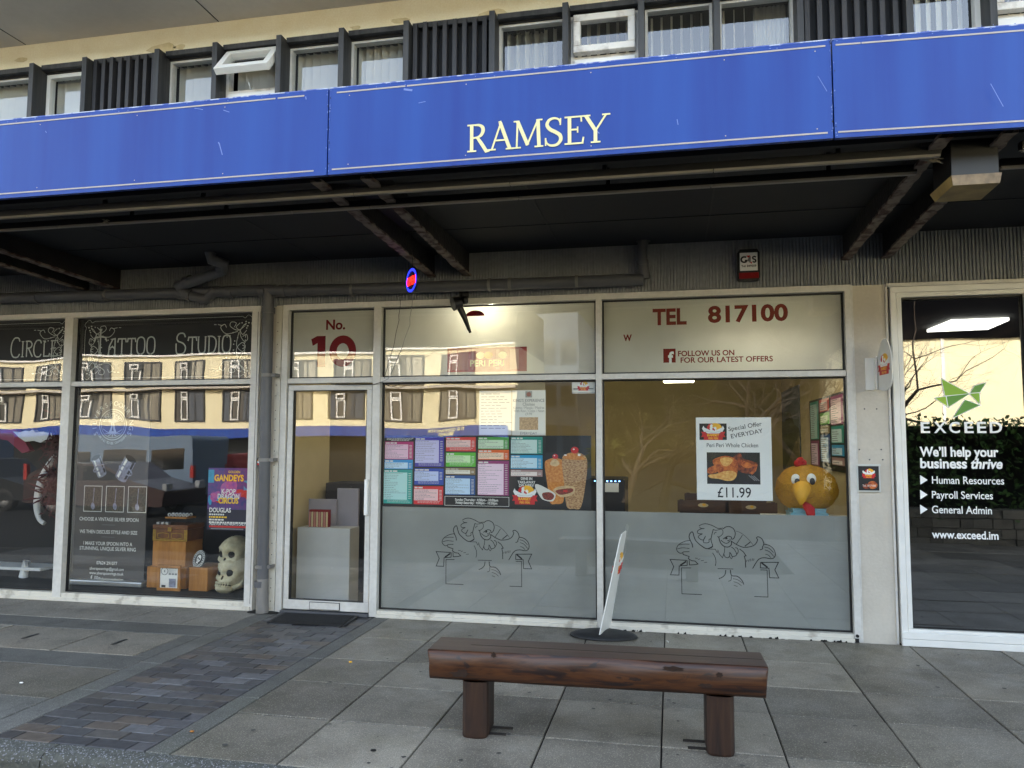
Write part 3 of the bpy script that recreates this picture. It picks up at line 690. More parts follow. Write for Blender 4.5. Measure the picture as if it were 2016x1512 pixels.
# drainpipe
t = thing('drainpipe', 'grey plastic drainpipe running along the ribbed strip and down between two shops', 'drainpipe', (-3.57, -.08, 0))
PZ = lambda x: 2.91 - .012 * (x + 6.4) if x < -3.5 else 2.86
mb = MB(); mb.tube([(-9, -.075, 2.925), (-6, -.075, 2.908), (-4.4, -.075, 2.892), (-3.5, -.075, 2.885)], .05, M['pipe'], 14)
mb.tube([(-3.55, -.075, 2.872), (-1.9, -.075, 2.852), (-.20, -.075, 2.845)], .05, M['pipe'], 14)
for x in (-6.05, -5.3, -4.45, -3.95, -3.62, -3.42, -3.3): mb.tube([(x - .03, -.075, 2.905 - .012 * (x + 6) * 1.1), (x + .03, -.075, 2.903 - .012 * (x + 6) * 1.1)], .057, M['pipe'], 14)
mb.build('horizontal_pipe', t)
mb = MB(); A = W(415, 478, -.42); B = W(428, 520, -.22)
mb.tube([(A.x, -.42, 3.17), (A.x + .01, -.41, 3.10), W(443, 520, -.36), W(438, 533, -.3), W(370, 557, -.18), W(352, 562, -.12), W(362, 577, -.1), W(405, 590, -.09), (-4.1, -.08, 2.90)], .05, M['pipe'], 14)
for p, q in ((W(430, 529, -.31), W(440, 526, -.31)), (W(366, 556, -.17), W(376, 553, -.18)), (W(365, 577, -.1), W(378, 582, -.1))): mb.tube([p, q], .058, M['pipe'], 14)
mb.build('offset_bend', t)
mb = MB(); mb.tube([(-.20, -.085, 3.17), (-.215, -.085, 3.06), (-.20, -.08, 2.95), (-.185, -.075, 2.85)], .043, M['pipe'], 14); mb.tube([(-.2, -.085, 3.16), (-.2, -.085, 3.19)], .06, M['pipe'], 14); mb.tube([(-.21, -.083, 3.0), (-.207, -.083, 2.96)], .051, M['pipe'], 14); mb.build('drop_pipe', t)
mb = MB(); mb.tube([(-3.565, -.075, 2.88), (-3.565, -.075, 2.3), (-3.555, -.075, 1.0), (-3.545, -.075, .3)], .05, M['pipe'], 14, cap=False)
mb.tube([(-3.545, -.075, .3), (-3.54, -.078, .1), (-3.535, -.085, .005)], [.05, .052, .056], M['pipe_low'], 14)
for z in (2.72, .28): mb.tube([(-3.56, -.075, z), (-3.56, -.075, z - .05)], .058, M['pipe'], 14)
mb.build('downpipe', t)
for z in (2.12, 1.36, .42):
    mb = MB(); mb.tube([(-3.56, -.075, z), (-3.56, -.075, z - .03)], .055, M['pipe_low'], 14); mb.box(-3.51, -3.47, -.09, -.06, z - .03, z, M['pipe_low']); mb.box(-3.485, -3.47, -.06, .05, z - .03, z, M['pipe_low']); mb.build('pipe_clip', t)
for x in (-6.7, -5.25, -2.75, -1.5, -1.32, -.75): mb = MB(); mb.tube([(x - .012, -.075, 2.9 if x < -4 else 2.85), (x + .012, -.075, 2.9 if x < -4 else 2.85)], .058, M['pipe_low'], 14); mb.build('pipe_clip', t)
mb = MB()
for (x, h, w) in [(-3.64, .012, .06), (-3.6, .018, .08), (-3.48, .014, .07), (-3.45, .01, .05)]: mb.ball((x, -.05, 0), (w, .05, h), M['joint'], 12, 6)
tag(mb.build('dirt'), 'dark wet dirt gathered round the foot of the drainpipe', 'dirt', kind='stuff')
# ================================================================== SHOPFRONTS
GY = .06
def bay(shop, x0, x1, z0, z1, gmat, films=(), name='window', pane_y=GY):
    """one glazed bay: gasket, pane and any films behind the pane; films = [(z0, z1, material, name)]"""
    mb = MB(); ring(mb, x0, x1, z0, z1, .011, pane_y - .012, pane_y + .02, M['gasket']); w = mb.build(name, shop)
    j = [random.uniform(-.002, .002) for _ in range(2)]; mb = MB(); mb.quad((x0 + .008, pane_y + j[0], z0 + .008), (x1 - .008, pane_y - j[0], z0 + .008), (x1 - .008, pane_y - j[0] + j[1], z1 - .008), (x0 + .008, pane_y + j[0] + j[1], z1 - .008), gmat); mb.build('pane', w)
    for (a, b, mt, nm) in films:
        mb = MB(); mb.quad((x0 + .012, pane_y + .009, a), (x1 - .012, pane_y + .009, a), (x1 - .012, pane_y + .009, b), (x0 + .012, pane_y + .009, b), mt); mb.build(nm, w)
    return w
def cvs(mb, y=GY + .0075, step=.00008): return Canvas(mb, (0, y, 0), (1, 0, 0), (0, 0, 1), step)
def ZX(px, py, y=GY): p = W(px, py, y); return (p.x, p.z)
FRT, FRB = 2.757, 2.705
# ---------------- tattoo studio (left)
sa = thing('tattoo_shopfront', 'tattoo studio shopfront with black lettered upper panes and grey painted frame', 'shopfront', (-5.2, 0, 0))
mb = MB(); mb.box(-9, -3.68, 0, .1, FRB, FRT, M['frame']); mb.box(-9, -3.765, 0.004, .1, 2.035, 2.08, M['frame']); mb.build('frame', sa, bevel=.003)
mb = MB(); mb.box(-5.765, -5.672, -.012, .1, .0, FRB, M['frame']); mb.build('mullion', sa, bevel=.003); mb = MB(); mb.box(-3.765, -3.682, -.008, .1, 0, FRB, M['frame']); mb.box(-3.705, -3.70, -.0095, -.006, .06, 2.7, M['gasket']); mb.build('mullion', sa, bevel=.003)
mb = MB(); mb.box(-9, -5.766, -.004, .1, 0.0, .075, M['frame_worn']); mb.build('sill', sa, bevel=.003); mb = MB(); mb.box(-5.671, -3.766, -.004, .1, 0.0, .075, M['frame_worn']); mb.box(-9, -3.70, -.02, -.005, .0, .035, M['frame_worn']); mb.build('sill', sa, bevel=.003)
BA = [(-8.0, -5.767), (-5.67, -3.767)]
wa = []
for i, (x0, x1) in enumerate(BA):
    u = bay(sa, x0, x1, 2.082, FRB - .002, M['glass'], [(2.09, FRB - .01, M['black_film'], 'black_film')])
    l = bay(sa, x0, x1, .077, 2.033, M['glass']); wa.append((u, l))
# tattoo lettering in thin display capitals
def deco(cv, word, x, z, H, gapf, mat, big_first=True):
    def S(pts, w=.085): cv.stroke([(x + p[0] * h, z + p[1] * h) for p in pts], w * H * .95, mat)
    def O(w, hh=1): S(spline([(w / 2, 0), (w * .9, .12), (w, .5), (w * .9, .88), (w / 2, hh), (w * .1, .88), (0, .5), (w * .1, .12)], 5, True) )
    for i, ch in enumerate(word):
        h = H * (1.18 if ch.isupper() and i == 0 else 1.0); c = ch.upper()
        if c == 'T':
            if i == 0: S([(.36, -.05), (.36, 1.32)], .1); S([(.0, .68), (.06, .88), (.36, .92), (.66, .88), (.72, .68)]); S([(.27, 1.3), (.45, 1.3)], .05); S([(.26, -.02), (.46, -.02)], .05); w = .78
            else: S([(.28, 0), (.28, .95)]); S([(.0, .72), (.04, .93), (.52, .93), (.56, .72)]); S([(.2, .02), (.36, .02)], .05); w = .6
        elif c == 'A': S([(.04, 0), (.08, .5), (.3, .92), (.46, .95), (.46, 0)]); S([(.08, .45), (.46, .45)], .06); S([(.12, .3), (.28, .52), (.46, .3)], .05); S([(.16, .92), (.34, .92)], .05); S([(-.03, .02), (.1, .02)], .05); S([(.38, .02), (.54, .02)], .05); w = .6
        elif c == 'O': O(.52); w = .62
        elif c == 'S': S(spline([(.5, .8), (.4, .98), (.16, .98), (.04, .8), (.1, .62), (.38, .5), (.52, .3), (.44, .04), (.18, -.02), (.03, .08), (0, .5)], 5)); w = .62
        elif c == 'U': S(spline([(.04, .95), (.04, .3), (.14, .04), (.3, .0), (.44, .08), (.48, .3), (.48, .95)], 5)); S([(-.04, .94), (.1, .94)], .05); S([(.42, .94), (.56, .94)], .05); w = .6
        elif c == 'D': S([(.08, 0), (.08, .95)]); S(spline([(-.02, .95), (.3, .94), (.5, .75), (.52, .4), (.4, .08), (.2, .0), (-.02, 0)], 5)); w = .6
        elif c == 'I': S([(.08, 0), (.08, .95)]); S([(-.02, .94), (.18, .94)], .05); S([(-.02, .01), (.18, .01)], .05); w = .26
        elif c == 'C': S(spline([(.5, .8), (.42, .97), (.18, .97), (.02, .7), (.0, .3), (.14, .02), (.4, .0), (.52, .16)], 5)); w = .6
        elif c == 'R': S([(.08, 0), (.08, .95)]); S(spline([(-.02, .94), (.3, .94), (.44, .76), (.34, .56), (.08, .52)], 5)); S([(.2, .52), (.5, .0)]); w = .56
        elif c == 'L': S([(.08, .95), (.08, .02), (.44, .02), (.48, .2)]); S([(-.02, .94), (.18, .94)], .05); w = .52
        elif c == 'E': S([(.08, 0), (.08, .95)]); S([(-.02, .94), (.46, .94), (.46, .8)], .07); S([(.08, .5), (.36, .5)], .06); S([(-.02, .02), (.46, .02), (.48, .18)], .07); w = .54
        else: w = .3
        x += w * h + gapf * H
    return x
def curl(cv, x, z, sx, sz, mat, w=.006):
    def S(p, ww=w): cv.stroke([(x + a * sx, z + b * sz) for a, b in p], ww, mat)
    for k in range(2):
        f = (lambda p: p) if k == 0 else (lambda p: [(b, a) for a, b in p])
        S(f(spline([(.05, .06), (.12, .10), (.2, .06), (.19, .02), (.14, .03), (.16, .07)], 4))); S(f(spline([(.12, .11), (.24, .13), (.3, .07), (.26, .04), (.24, .07)], 4)))
        S(f([(.28, .05), (.33, .04)]), w * .9); S(f([(.345, .04), (.37, .04)]), w * .9); S(f(spline([(.03, .1), (.07, .14), (.1, .1)], 4)))
        for (a, b) in ((.04, .04), (.08, .03), (.17, .12), (.2, .15), (.23, .16)): cv.ell(x + f([(a, b)])[0][0] * sx, z + f([(a, b)])[0][1] * sz, w * 1.2, w * 1.1, mat, n=8)
    for i in range(4): a = i * 1.57 + .4; cv.ell(x + (.03 + .022 * math.cos(a)) * sx, z + (.04 + .022 * math.sin(a)) * sz, .010, .007, mat, n=8)
def border(cv, x0, x1, z0, z1, mat, w=.004):
    r = .07
    def corner(cx, cz, sx, sz): return spline([(cx + sx * r * 1.5, cz), (cx + sx * r * 1.1, cz - sz * .0 + sz * .015), (cx + sx * r * .7, cz + sz * -.012), (cx + sx * .02, cz + sz * .0), (cx - sx * .008, cz + sz * r * .5), (cx + sx * .012, cz + sz * r * .9), (cx, cz + sz * r * 1.4)], 4)
    a = corner(x0, z1, 1, -1); b = corner(x0, z0, 1, 1); c = corner(x1, z0, -1, 1); d = corner(x1, z1, -1, -1)
    cv.stroke(a + b[::-1] + c + d[::-1], w, mat, closed=True)
mb = MB(); cv = cvs(mb); P0 = ZX(183, 700); deco(cv, 'Tattoo', P0[0], P0[1] + .004, .165, .042, M['film_grey']); P1 = ZX(345, 697); deco(cv, 'Studio', P1[0], P1[1] + .004, .165, .034, M['film_grey'])
border(cv, -5.60, -3.80, 2.115, 2.675, M['film_grey'])
for (x, z, a, b) in ((-5.57, 2.645, 1, -1), (-3.83, 2.645, -1, -1), (-5.57, 2.13, 1, 1), (-3.83, 2.13, -1, 1)): curl(cv, x, z, a, b, M['film_grey'])
for x in (-5.53, -3.87):
    for i in range(11): cv.ell(x, 2.26 + i * .024, .003, .003, M['film_grey'], n=6)
mb.build('lettering', wa[1][0])
mb = MB(); cv = cvs(mb); P0 = ZX(20, 704); deco(cv, 'Circle', P0[0], P0[1] + .004, .165, .03, M['film_grey']); border(cv, -8.0, -5.79, 2.115, 2.675, M['film_grey'])
for (x, z, a, b) in ((-5.82, 2.645, -1, -1), (-5.82, 2.13, -1, 1)): curl(cv, x, z, a, b, M['film_grey'])
for i in range(11): cv.ell(-5.86, 2.26 + i * .024, .003, .003, M['film_grey'], n=6)
mb.build('lettering', wa[0][0])

# ---------------- takeaway (middle)
sb = thing('takeaway_shopfront', 'takeaway shopfront with glazed door, cream upper panes and two frosted display windows', 'shopfront', (-1, 0, 0))
mb = MB(); mb.box(-3.46, 1.405, 0, .1, FRB, FRT, M['frame']); mb.box(-3.40, 1.352, .004, .1, 2.033, 2.08, M['frame']); mb.build('frame', sb, bevel=.003)
for a, b in ((-3.46, -3.402), (-2.575, -2.505), (-.603, -.553), (1.354, 1.402)): mb = MB(); mb.box(a, b, -.006, .1, 0, FRB, M['frame']); mb.build('mullion', sb, bevel=.003)
for a, b in ((-2.504, -.604), (-.552, 1.353)): mb = MB(); mb.box(a, b, -.004, .1, 0, .058, M['frame_worn']); mb.box(a, b, -.022, -.0045, 0, .03, M['frame_worn']); mb.build('sill', sb, bevel=.003)
mb = MB()
for i in range(44):
    x = random.choice((-.3, .1, .42, .47, .8, 1.1, 1.28)) + random.gauss(0, .06); x = max(-.5, min(1.33, x)); w = random.uniform(.006, .03); mb.hexa([(x, -.03, 0), (x + w, -.03, 0), (x + w, -.02, 0), (x, -.02, 0)], [(x + .003, -.026, .006), (x + w * .8, -.026, random.uniform(.005, .02)), (x + w * .8, -.021, .012), (x, -.021, .008)], M['joint'] if i % 3 else M['frame_worn'])
mb.build('flaking_paint', sb)['kind'] = 'stuff'
bay(sb, -3.40, -2.577, 2.082, FRB - .002, M['glass'], [(2.09, FRB - .01, M['film'], 'cream_film')], name='fanlight')
fan = bpy.data.objects['fanlight']
bu1 = bay(sb, -2.503, -.605, 2.082, FRB - .002, M['glass'], [(2.09, FRB - .01, M['film'], 'cream_film')])
bl1 = bay(sb, -2.503, -.605, .06, 2.031, M['glass'], [(.07, .942, M['frost'], 'frosted_film')])
bu2 = bay(sb, -.551, 1.352, 2.082, FRB - .002, M['glass'], [(2.09, FRB - .01, M['film'], 'cream_film')])
bl2 = bay(sb, -.551, 1.352, .06, 2.031, M['glass'], [(.07, .942, M['frost'], 'frosted_film')])
mb = MB(); cv = cvs(mb); a = ZX(660, 648); cv.text('No.', a[0], a[1], .125, M['maroon'], 'c', bold=.03)
# the big numeral, drawn as shapes
a = ZX(612, 722); b = ZX(640, 661); x, z = ZX(622, 721); H = b[1] - a[1]
x1_ = ZX(640, 690)[0]; x0_ = ZX(624, 690)[0]; zt = ZX(640, 661)[1]; zb = ZX(640, 722)[1]
cv.poly([(x0_, zb), (x1_, zb), (x1_, zt), (x0_ - .005, zt), (ZX(612, 669)[0], zt - .028), (ZX(615, 680)[0], zt - .09), (x0_, zt - .065)], M['maroon'])
c = ZX(674, 691); rx, rz = (ZX(701, 690)[0] - ZX(648, 690)[0]) / 2, (ZX(674, 660)[1] - ZX(674, 722)[1]) / 2
cv.stroke([(c[0] + (rx - .036) * math.cos(t), c[1] + (rz - .036) * math.sin(t)) for t in [i * math.pi / 18 for i in range(36)]], .072, M['maroon'], closed=True)
mb.build('lettering', fan)
mb = MB(); cv = cvs(mb)
def T(s, px, py, px2, size, mat, **k): a = ZX(px, py); b = ZX(px2, py); cv.text(s, a[0], a[1], size, mat, width=b[0] - a[0], **k)
T('TEL', 1285, 639, 1352, .185, M['maroon'], bold=.035); T('817100', 1394, 634, 1552, .185, M['maroon'], bold=.035)
T('FOLLOW US ON', 1335, 701, 1446, .062, M['maroon'], bold=.022); T('FOR OUR LATEST OFFERS', 1340, 714, 1522, .062, M['maroon'], bold=.02)
T('W', 1227, 671, 1244, .082, M['maroon'], bold=.04)
a = ZX(1306, 714); b = ZX(1330, 686); cv.rect(a[0], a[1], b[0], b[1], M['maroon']); cv.text('f', (a[0] + b[0]) / 2 + .012, a[1] - .002, .13, M['white'], 'c', bold=.035)
mb.build('lettering', bu2)
mb = MB(); cv = cvs(mb); a = ZX(880, 733); b = ZX(1037, 682); w, h = b[0] - a[0], b[1] - a[1]
M['red_film'] = pm('red_vinyl', '#9c1a1c', .5, var=(6, .4), col2='#c98a70'); M['pale_red'] = pm('faded_red_vinyl', '#b9786a', .5)
cv.rect(a[0], a[1], b[0], b[1], M['red_film']); 
for (u, v) in ((.06, .12), (.14, .27), (.31, .335), (.62, .66), (.79, .9)): cv.rect(a[0] + u * w, a[1] + .02, a[0] + v * w, b[1] - .02, M['pale_red'])
for i, (q, col) in enumerate(((.42, 'letter_cream'), (.52, 'yellow'), (.70, 'letter_cream'))): cv.ell(a[0] + q * w, a[1] + h * .68, .04, .03, M[col])
cv.text('PERI PERI', a[0] + .29 * w, a[1] + .05, .075, M['letter_cream'], bold=.03, width=.43 * w)
cv.poly([(ZX(935, 612)[0] + .085 * math.cos(t), ZX(935, 622)[1] + .05 * math.sin(t)) for t in [i * math.pi / 14 for i in range(15)]], M['maroon'])
mb.build('lettering', bu1)
# chicken line drawing cut into the frosted film (points read off the photograph's enlargement)
LINES = [(9, [(800, 355), (700, 390), (560, 290), (520, 220), (500, 150), (480, 135), (450, 165), (440, 215), (460, 270), (485, 320), (495, 375)], 1),
 (7, [(455, 265), (370, 280), (280, 330), (248, 390), (262, 430), (300, 460), (340, 455), (355, 440), (445, 437)], 1), (6, [(290, 335), (350, 322), (445, 323)], 1), (6, [(258, 395), (340, 378), (445, 388)], 1),
 (8, [(345, 460), (350, 480), (440, 510), (430, 545), (480, 575), (530, 580), (575, 625), (530, 635), (445, 640), (440, 565)], 0),
 (7, [(590, 45), (640, 18), (710, 12), (800, 40), (880, 80), (960, 75)], 1), (7, [(600, 60), (620, 80), (670, 85), (620, 90), (570, 120), (580, 160), (640, 165), (600, 185), (580, 215), (620, 250), (660, 255), (690, 200), (660, 260), (670, 300), (740, 295), (745, 250), (775, 240)], 1),
 (8, [(810, 95), (785, 190), (775, 260), (800, 350), (770, 380)], 1), (6, [(810, 95), (850, 110), (940, 95), (955, 160), (900, 210), (870, 205)], 1), (6, [(820, 175), (835, 145), (860, 140)], 1),
 (8, [(960, 90), (1000, 60), (1060, 55), (1120, 90), (1145, 160), (1125, 230), (1090, 245), (1085, 215), (1040, 200), (1000, 215), (960, 245)], 1), (7, [(925, 260), (960, 290), (1010, 310), (1060, 280), (1065, 240)], 1),
 (9, [(890, 205), (920, 300), (975, 355), (1040, 365), (1085, 330), (1085, 270)], 1), (6, [(985, 360), (980, 440), (950, 530), (900, 470), (880, 410), (870, 455), (840, 400), (730, 395)], 0),
 (7, [(970, 460), (985, 510), (1030, 530), (1060, 500), (1062, 450), (1085, 480), (1100, 510), (1150, 500), (1165, 470), (1130, 400), (1085, 365)], 1), (6, [(1060, 510), (1085, 545), (1105, 510)], 1), (7, [(1165, 480), (1190, 440), (1180, 390), (1145, 375)], 1),
 (8, [(1090, 280), (1160, 325), (1240, 362), (1290, 370), (1380, 360), (1450, 325), (1485, 260), (1470, 225), (1500, 210), (1550, 240), (1575, 290), (1580, 325), (1560, 370), (1560, 395), (1520, 410)], 1),
 (4, [(1150, 120), (1230, 150), (1330, 230), (1415, 330)], 1), (6, [(1255, 185), (1160, 325)], 0), (9, [(1375, 290), (1290, 355)], 0),
 (8, [(1580, 322), (1660, 340), (1730, 395), (1758, 470), (1740, 525), (1690, 545), (1600, 530), (1530, 540), (1480, 580), (1410, 695)], 1), (6, [(1590, 365), (1660, 385), (1730, 450)], 1), (6, [(1600, 410), (1670, 440), (1735, 510)], 1), (6, [(1605, 475), (1650, 490), (1690, 530)], 1),
 (8, [(1210, 395), (1270, 440), (1310, 500), (1285, 505), (1300, 570), (1305, 680)], 0), (6, [(800, 455), (840, 530), (850, 600), (840, 655)], 1),
 (8, [(410, 570), (150, 555), (205, 665), (155, 790), (285, 795), (288, 655), (410, 645), (410, 570)], 0), (16, [(395, 585), (305, 645)], 0), (7, [(470, 685), (322, 685), (330, 1080), (635, 1093)], 0),
 (8, [(1530, 600), (1805, 600), (1750, 715), (1810, 840), (1670, 835), (1660, 690), (1530, 685), (1530, 600)], 0), (16, [(1545, 605), (1640, 680)], 0), (7, [(1530, 715), (1632, 718), (1645, 1130), (1435, 1122)], 0),
 (6, [(875, 695), (1115, 702)], 0), (8, [(1000, 718), (990, 780), (950, 825), (895, 850)], 1), (9, [(1070, 718), (1090, 800), (1180, 815), (1250, 880), (1275, 940)], 1), (6, [(1085, 805), (1080, 870), (1040, 888)], 1), (5, [(1110, 850), (1180, 865), (1255, 915)], 1), (5, [(1120, 895), (1190, 920), (1240, 960)], 1), (5, [(1125, 950), (1180, 970)], 1),
 (5, [(530, 535), (575, 540)], 0), (5, [(575, 560), (610, 545)], 0), (5, [(620, 575), (665, 572)], 0), (5, [(670, 600), (715, 598)], 0), (5, [(1315, 590), (1330, 560)], 0), (5, [(1345, 590), (1360, 550)], 0), (5, [(1370, 585), (1385, 545)], 0), (5, [(1400, 580), (1410, 540)], 0), (5, [(1425, 575), (1432, 540)], 0)]
dX = ZX(858, 1089)[0] - ZX(1319, 1101)[0]
for win, off in ((bl2, 0), (bl1, dX)):
    mb = MB(); cv = cvs(mb, GY + .0075, .00005)
    for (w, pts, sp) in LINES:
        q = [ZX(1300 + p[0] * 260 / 2016, 1030 + p[1] * 170 / 1318) for p in pts]; q = [(a + off, b) for a, b in q]
        cv.stroke(spline(q, 5) if sp and len(q) > 2 else q, w * .00078, M['ink'])
    for pts in ([(985, 240), (1015, 210), (1030, 235), (1010, 250)], [(1020, 265), (1055, 255), (1040, 280)]):
        cv.poly([(ZX(1300 + a * 260 / 2016, 1030 + b * 170 / 1318)[0] + off, ZX(1300 + a * 260 / 2016, 1030 + b * 170 / 1318)[1]) for a, b in pts], M['ink'])
    mb.build('line_drawing', win)
# door
mb = MB(); ring(mb, -3.392, -2.585, .03, 2.018, .048, .012, .07, M['frame'], wb=.082); door = mb.build('door', sb, bevel=.004)
mb = MB(); ring(mb, -3.345, -2.632, .11, 1.972, .008, .02, .06, M['gasket']); mb.build('gasket', door)
mb = MB(); mb.quad((-3.34, .042, .115), (-2.635, .042, .115), (-2.635, .042, 1.966), (-3.34, .042, 1.966), M['glass_door']); mb.build('pane', door)
mb = MB(); ring(mb, -3.135, -2.85, .036, .102, .004, .006, .0125, M['gasket']); mb.box(-3.13, -2.855, .004, .0118, .041, .097, M['frame']); mb.build('letter_plate', door)
mb = MB(); mb.box(-2.627, -2.598, -.03, .011, .87, 1.18, M['white']); mb.build('handle', door, bevel=.004)
mb = MB(); mb.box(-3.40, -2.577, -.03, .1, 0, .022, M['pipe']); mb.build('threshold', sb)

# ---------------- office (right)
sc = thing('office_shopfront', 'office shopfront in clean white plastic with a tall lettered glass pane', 'shopfront', (2.5, 0, 0))
mb = MB(); ring(mb, 1.685, 5.2, .0, 2.722, .045, -.012, .1, M['pvc']); ring(mb, 1.732, 2.66, .085, 2.676, .035, -.004, .09, M['pvc']); mb.box(2.662, 2.74, -.008, .1, .046, 2.676, M['pvc']); mb.build('frame', sc, bevel=.005)
mb = MB(); mb.box(1.68, 5.2, -.04, -.0125, .0, .05, M['pvc']); mb.build('sill', sc, bevel=.004); mb = MB(); mb.box(1.68, 5.2, -.036, -.013, .052, .1, M['pvc']); mb.build('sill_trim', sc, bevel=.004); mb = MB(); mb.box(1.66, 5.2, -.02, .02, 2.723, 2.752, M['frame']); mb.build('head_trim', sc, bevel=.004)
M['glass_office'] = glass('office_glass', .19, tint=(.7, .72, .72), wob=.08)
wc = bay(sc, 1.768, 2.624, .121, 2.640, M['glass_office'], pane_y=.05); bay(sc, 2.742, 5.15, .05, 2.675, M['glass_office'], pane_y=.05)
mb = MB(); ring(mb, 1.756, 2.636, .110, 2.652, .013, .03, .045, M['gasket']); mb.build('gasket', wc)
mb = MB(); cv = cvs(mb, .047, .00008)
def TC(s, px, py, px2, size, mat, **k): a = ZX(px, py, .047); b = ZX(px2, py - 0, .047); cv.text(s, a[0], a[1], size, mat, width=b[0] - a[0], **k)
M['vinyl_white'] = pm('white_vinyl', '#f2f2f0', .4)
for i, ch in enumerate('EXCEED'):
    a = ZX([1813, 1839, 1869, 1899, 1924, 1949][i], 850, .047); b = ZX([1831, 1863, 1890, 1917, 1942, 1973][i], 850, .047); cv.text(ch, a[0], ZX(1890, 852, .047)[1], .118, M['vinyl_white'], width=b[0] - a[0], bold=.018)
mb.build('lettering', wc); mb = MB(); cv = cvs(mb, .047, .00008)
TC('We\u2019ll help your', 1811, 898, 1966, .104, M['vinyl_white'], bold=.03); TC('business', 1812, 921, 1904, .104, M['vinyl_white'], bold=.03); TC('thrive', 1910, 922, 1973, .104, M['vinyl_white'], bold=.03, shear=.2)
mb.build('lettering', wc)
for i, (s, e) in enumerate((('Human Resources', 1977), ('Payroll Services', 1955), ('General Admin', 1953))):
    mb = MB(); cv = cvs(mb, .047, .00008); y = (952, 981, 1010)[i]; TC(s, 1835, y, e, .088, M['vinyl_white'], bold=.008); a = ZX(1812, y + 1, .047); cv.poly([(a[0], a[1] - .004), (a[0] + .052, a[1] + .032), (a[0], a[1] + .068)], M['vinyl_white']); mb.build('lettering', wc)
mb = MB(); cv = cvs(mb, .047, .00008)
TC('www.exceed.im', 1835, 1059, 1966, .088, M['vinyl_white'], bold=.02)
mb.build('lettering', wc); mb = MB(); cv = cvs(mb, .047, .00008)
M['green_a'] = pm('leaf_green', '#8cb82c', .45); M['green_b'] = pm('mid_green', '#5e9430', .45); M['green_c'] = pm('lime', '#9cc22e', .45)
def px(*p): return [ZX(1650 + a * .5027, 540 + b * .5027, .047) for a, b in p]
for pts, mt in (([(405, 410), (515, 468), (425, 500)], 'green_a'), ([(380, 485), (425, 478), (515, 468), (432, 520)], 'green_c'), ([(515, 468), (535, 437), (578, 425), (553, 465)], 'green_b'), ([(515, 468), (553, 465), (555, 508)], 'green_a'), ([(497, 492), (555, 513), (505, 535), (450, 562)], 'green_b'), ([(432, 520), (425, 478), (515, 468)], 'green_b')):
    cv.stroke(px(*pts), .012, M['vinyl_white'], closed=True)
    cv.poly(px(*pts)[::-1], M[mt])
mb.build('emblem', wc)
# ================================================================== ROOMS BEHIND THE GLASS
def room(x0, x1, y1, z1, wall, floor, ceil, name):
    if name == 'b':      # this room widens behind the tattoo studio's shallow display
        mb = MB(); mb.box(-3.505, x1, .16, y1, -.04, .004, floor); mb.box(x0, -3.506, 1.2, y1, -.04, .004, floor); struct('interior_floor', mb)
        mb = MB(); mb.box(x0, x1, y1, y1 + .08, .005, z1, wall); mb.box(-3.54, -3.507, .11, 1.14, .005, z1, wall); mb.box(x0, -3.541, 1.14, 1.2, .005, z1, wall); mb.box(x0 - .08, x0, 1.2, y1 + .08, .005, z1, wall); mb.box(x1, x1 + .08, .11, y1 + .08, .005, z1, wall); struct('interior_wall', mb)
        mb = MB(); mb.box(-3.54, x1 + .08, .11, y1 + .08, z1 + .001, z1 + .06, ceil); mb.box(x0, -3.541, 1.2, y1 + .08, z1 + .001, z1 + .06, ceil); struct('interior_ceiling', mb); return
    mb = MB(); mb.box(x0, x1, .16, y1, -.04, .004, floor); struct('interior_floor', mb)
    mb = MB(); mb.box(x0, x1, y1, y1 + .08, 0.005, z1, wall); mb.box(x0 - .08, x0, .11, y1 + .08, 0.005, z1, wall); mb.box(x1, x1 + .06, .11, y1 + .08, .005, z1, wall); struct('interior_wall', mb)
    mb = MB(); mb.box(x0 - .08, x1 + .06, .11, y1 + .08, z1 + .001, z1 + .06, ceil); struct('interior_ceiling', mb)
M['ceil'] = pm('ceiling_paint', '#cfc6ae', .85)
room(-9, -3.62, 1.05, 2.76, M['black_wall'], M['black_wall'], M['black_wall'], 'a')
room(-7.5, 1.45, 4.3, 2.76, M['cream_wall'], M['floor_in'], M['ceil'], 'b')
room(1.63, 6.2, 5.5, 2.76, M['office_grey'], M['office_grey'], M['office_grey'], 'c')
# lamps inside
def strip(label, x0, x1, y, z, mat, d=.09, name='strip_light', cat='lamp'):
    t = thing(name, label, cat, ((x0 + x1) / 2, y, z)); mb = MB(); mb.box(x0, x1, y, y + d, z + .021, z + .05, M['white']); mb.build('housing', t)
    mb = MB(); mb.box(x0 + .01, x1 - .01, y + .008, y + d - .008, z, z + .02, mat); mb.build('tube', t)
a = W(1305, 752, 2.6); b = W(1368, 752, 2.6)
strip('lit fluorescent strip light on the takeaway ceiling', a.x, b.x, 2.6, a.z, M['lamp'], .14)
strip('lit strip light behind the phone number pane', .3, 1.1, .36, 2.44, M['lamp'], .1)
strip('lit strip light near the takeaway entrance', -3.0, -1.6, 1.9, 2.66, M['lamp'], .1)
c = W(967, 615, .35); t = thing('spot_lamp', 'small bright bulb glowing through the cream pane above the menu', 'lamp', c)
mb = MB(); mb.ball(c, .022, M['spot'], 12, 8); mb.build('bulb', t); mb = MB(); mb.tube([c + Vector((0, 0, .02)), Vector((c.x, c.y, 2.755))], .008, M['black'], 6); mb.build('cord', t)
t = thing('ceiling_panel_light', 'bright square panel light on the office ceiling', 'lamp', (2.6, 1.9, 2.73))
q = [G(1825, 654, 2.72), G(1945, 649, 2.72), G(1987, 631, 2.72), G(1873, 635, 2.72)]
mb = MB(); mb.hexa(q, [p + Vector((0, 0, .03)) for p in q], M['panel_lamp']); mb.build('diffuser', t)
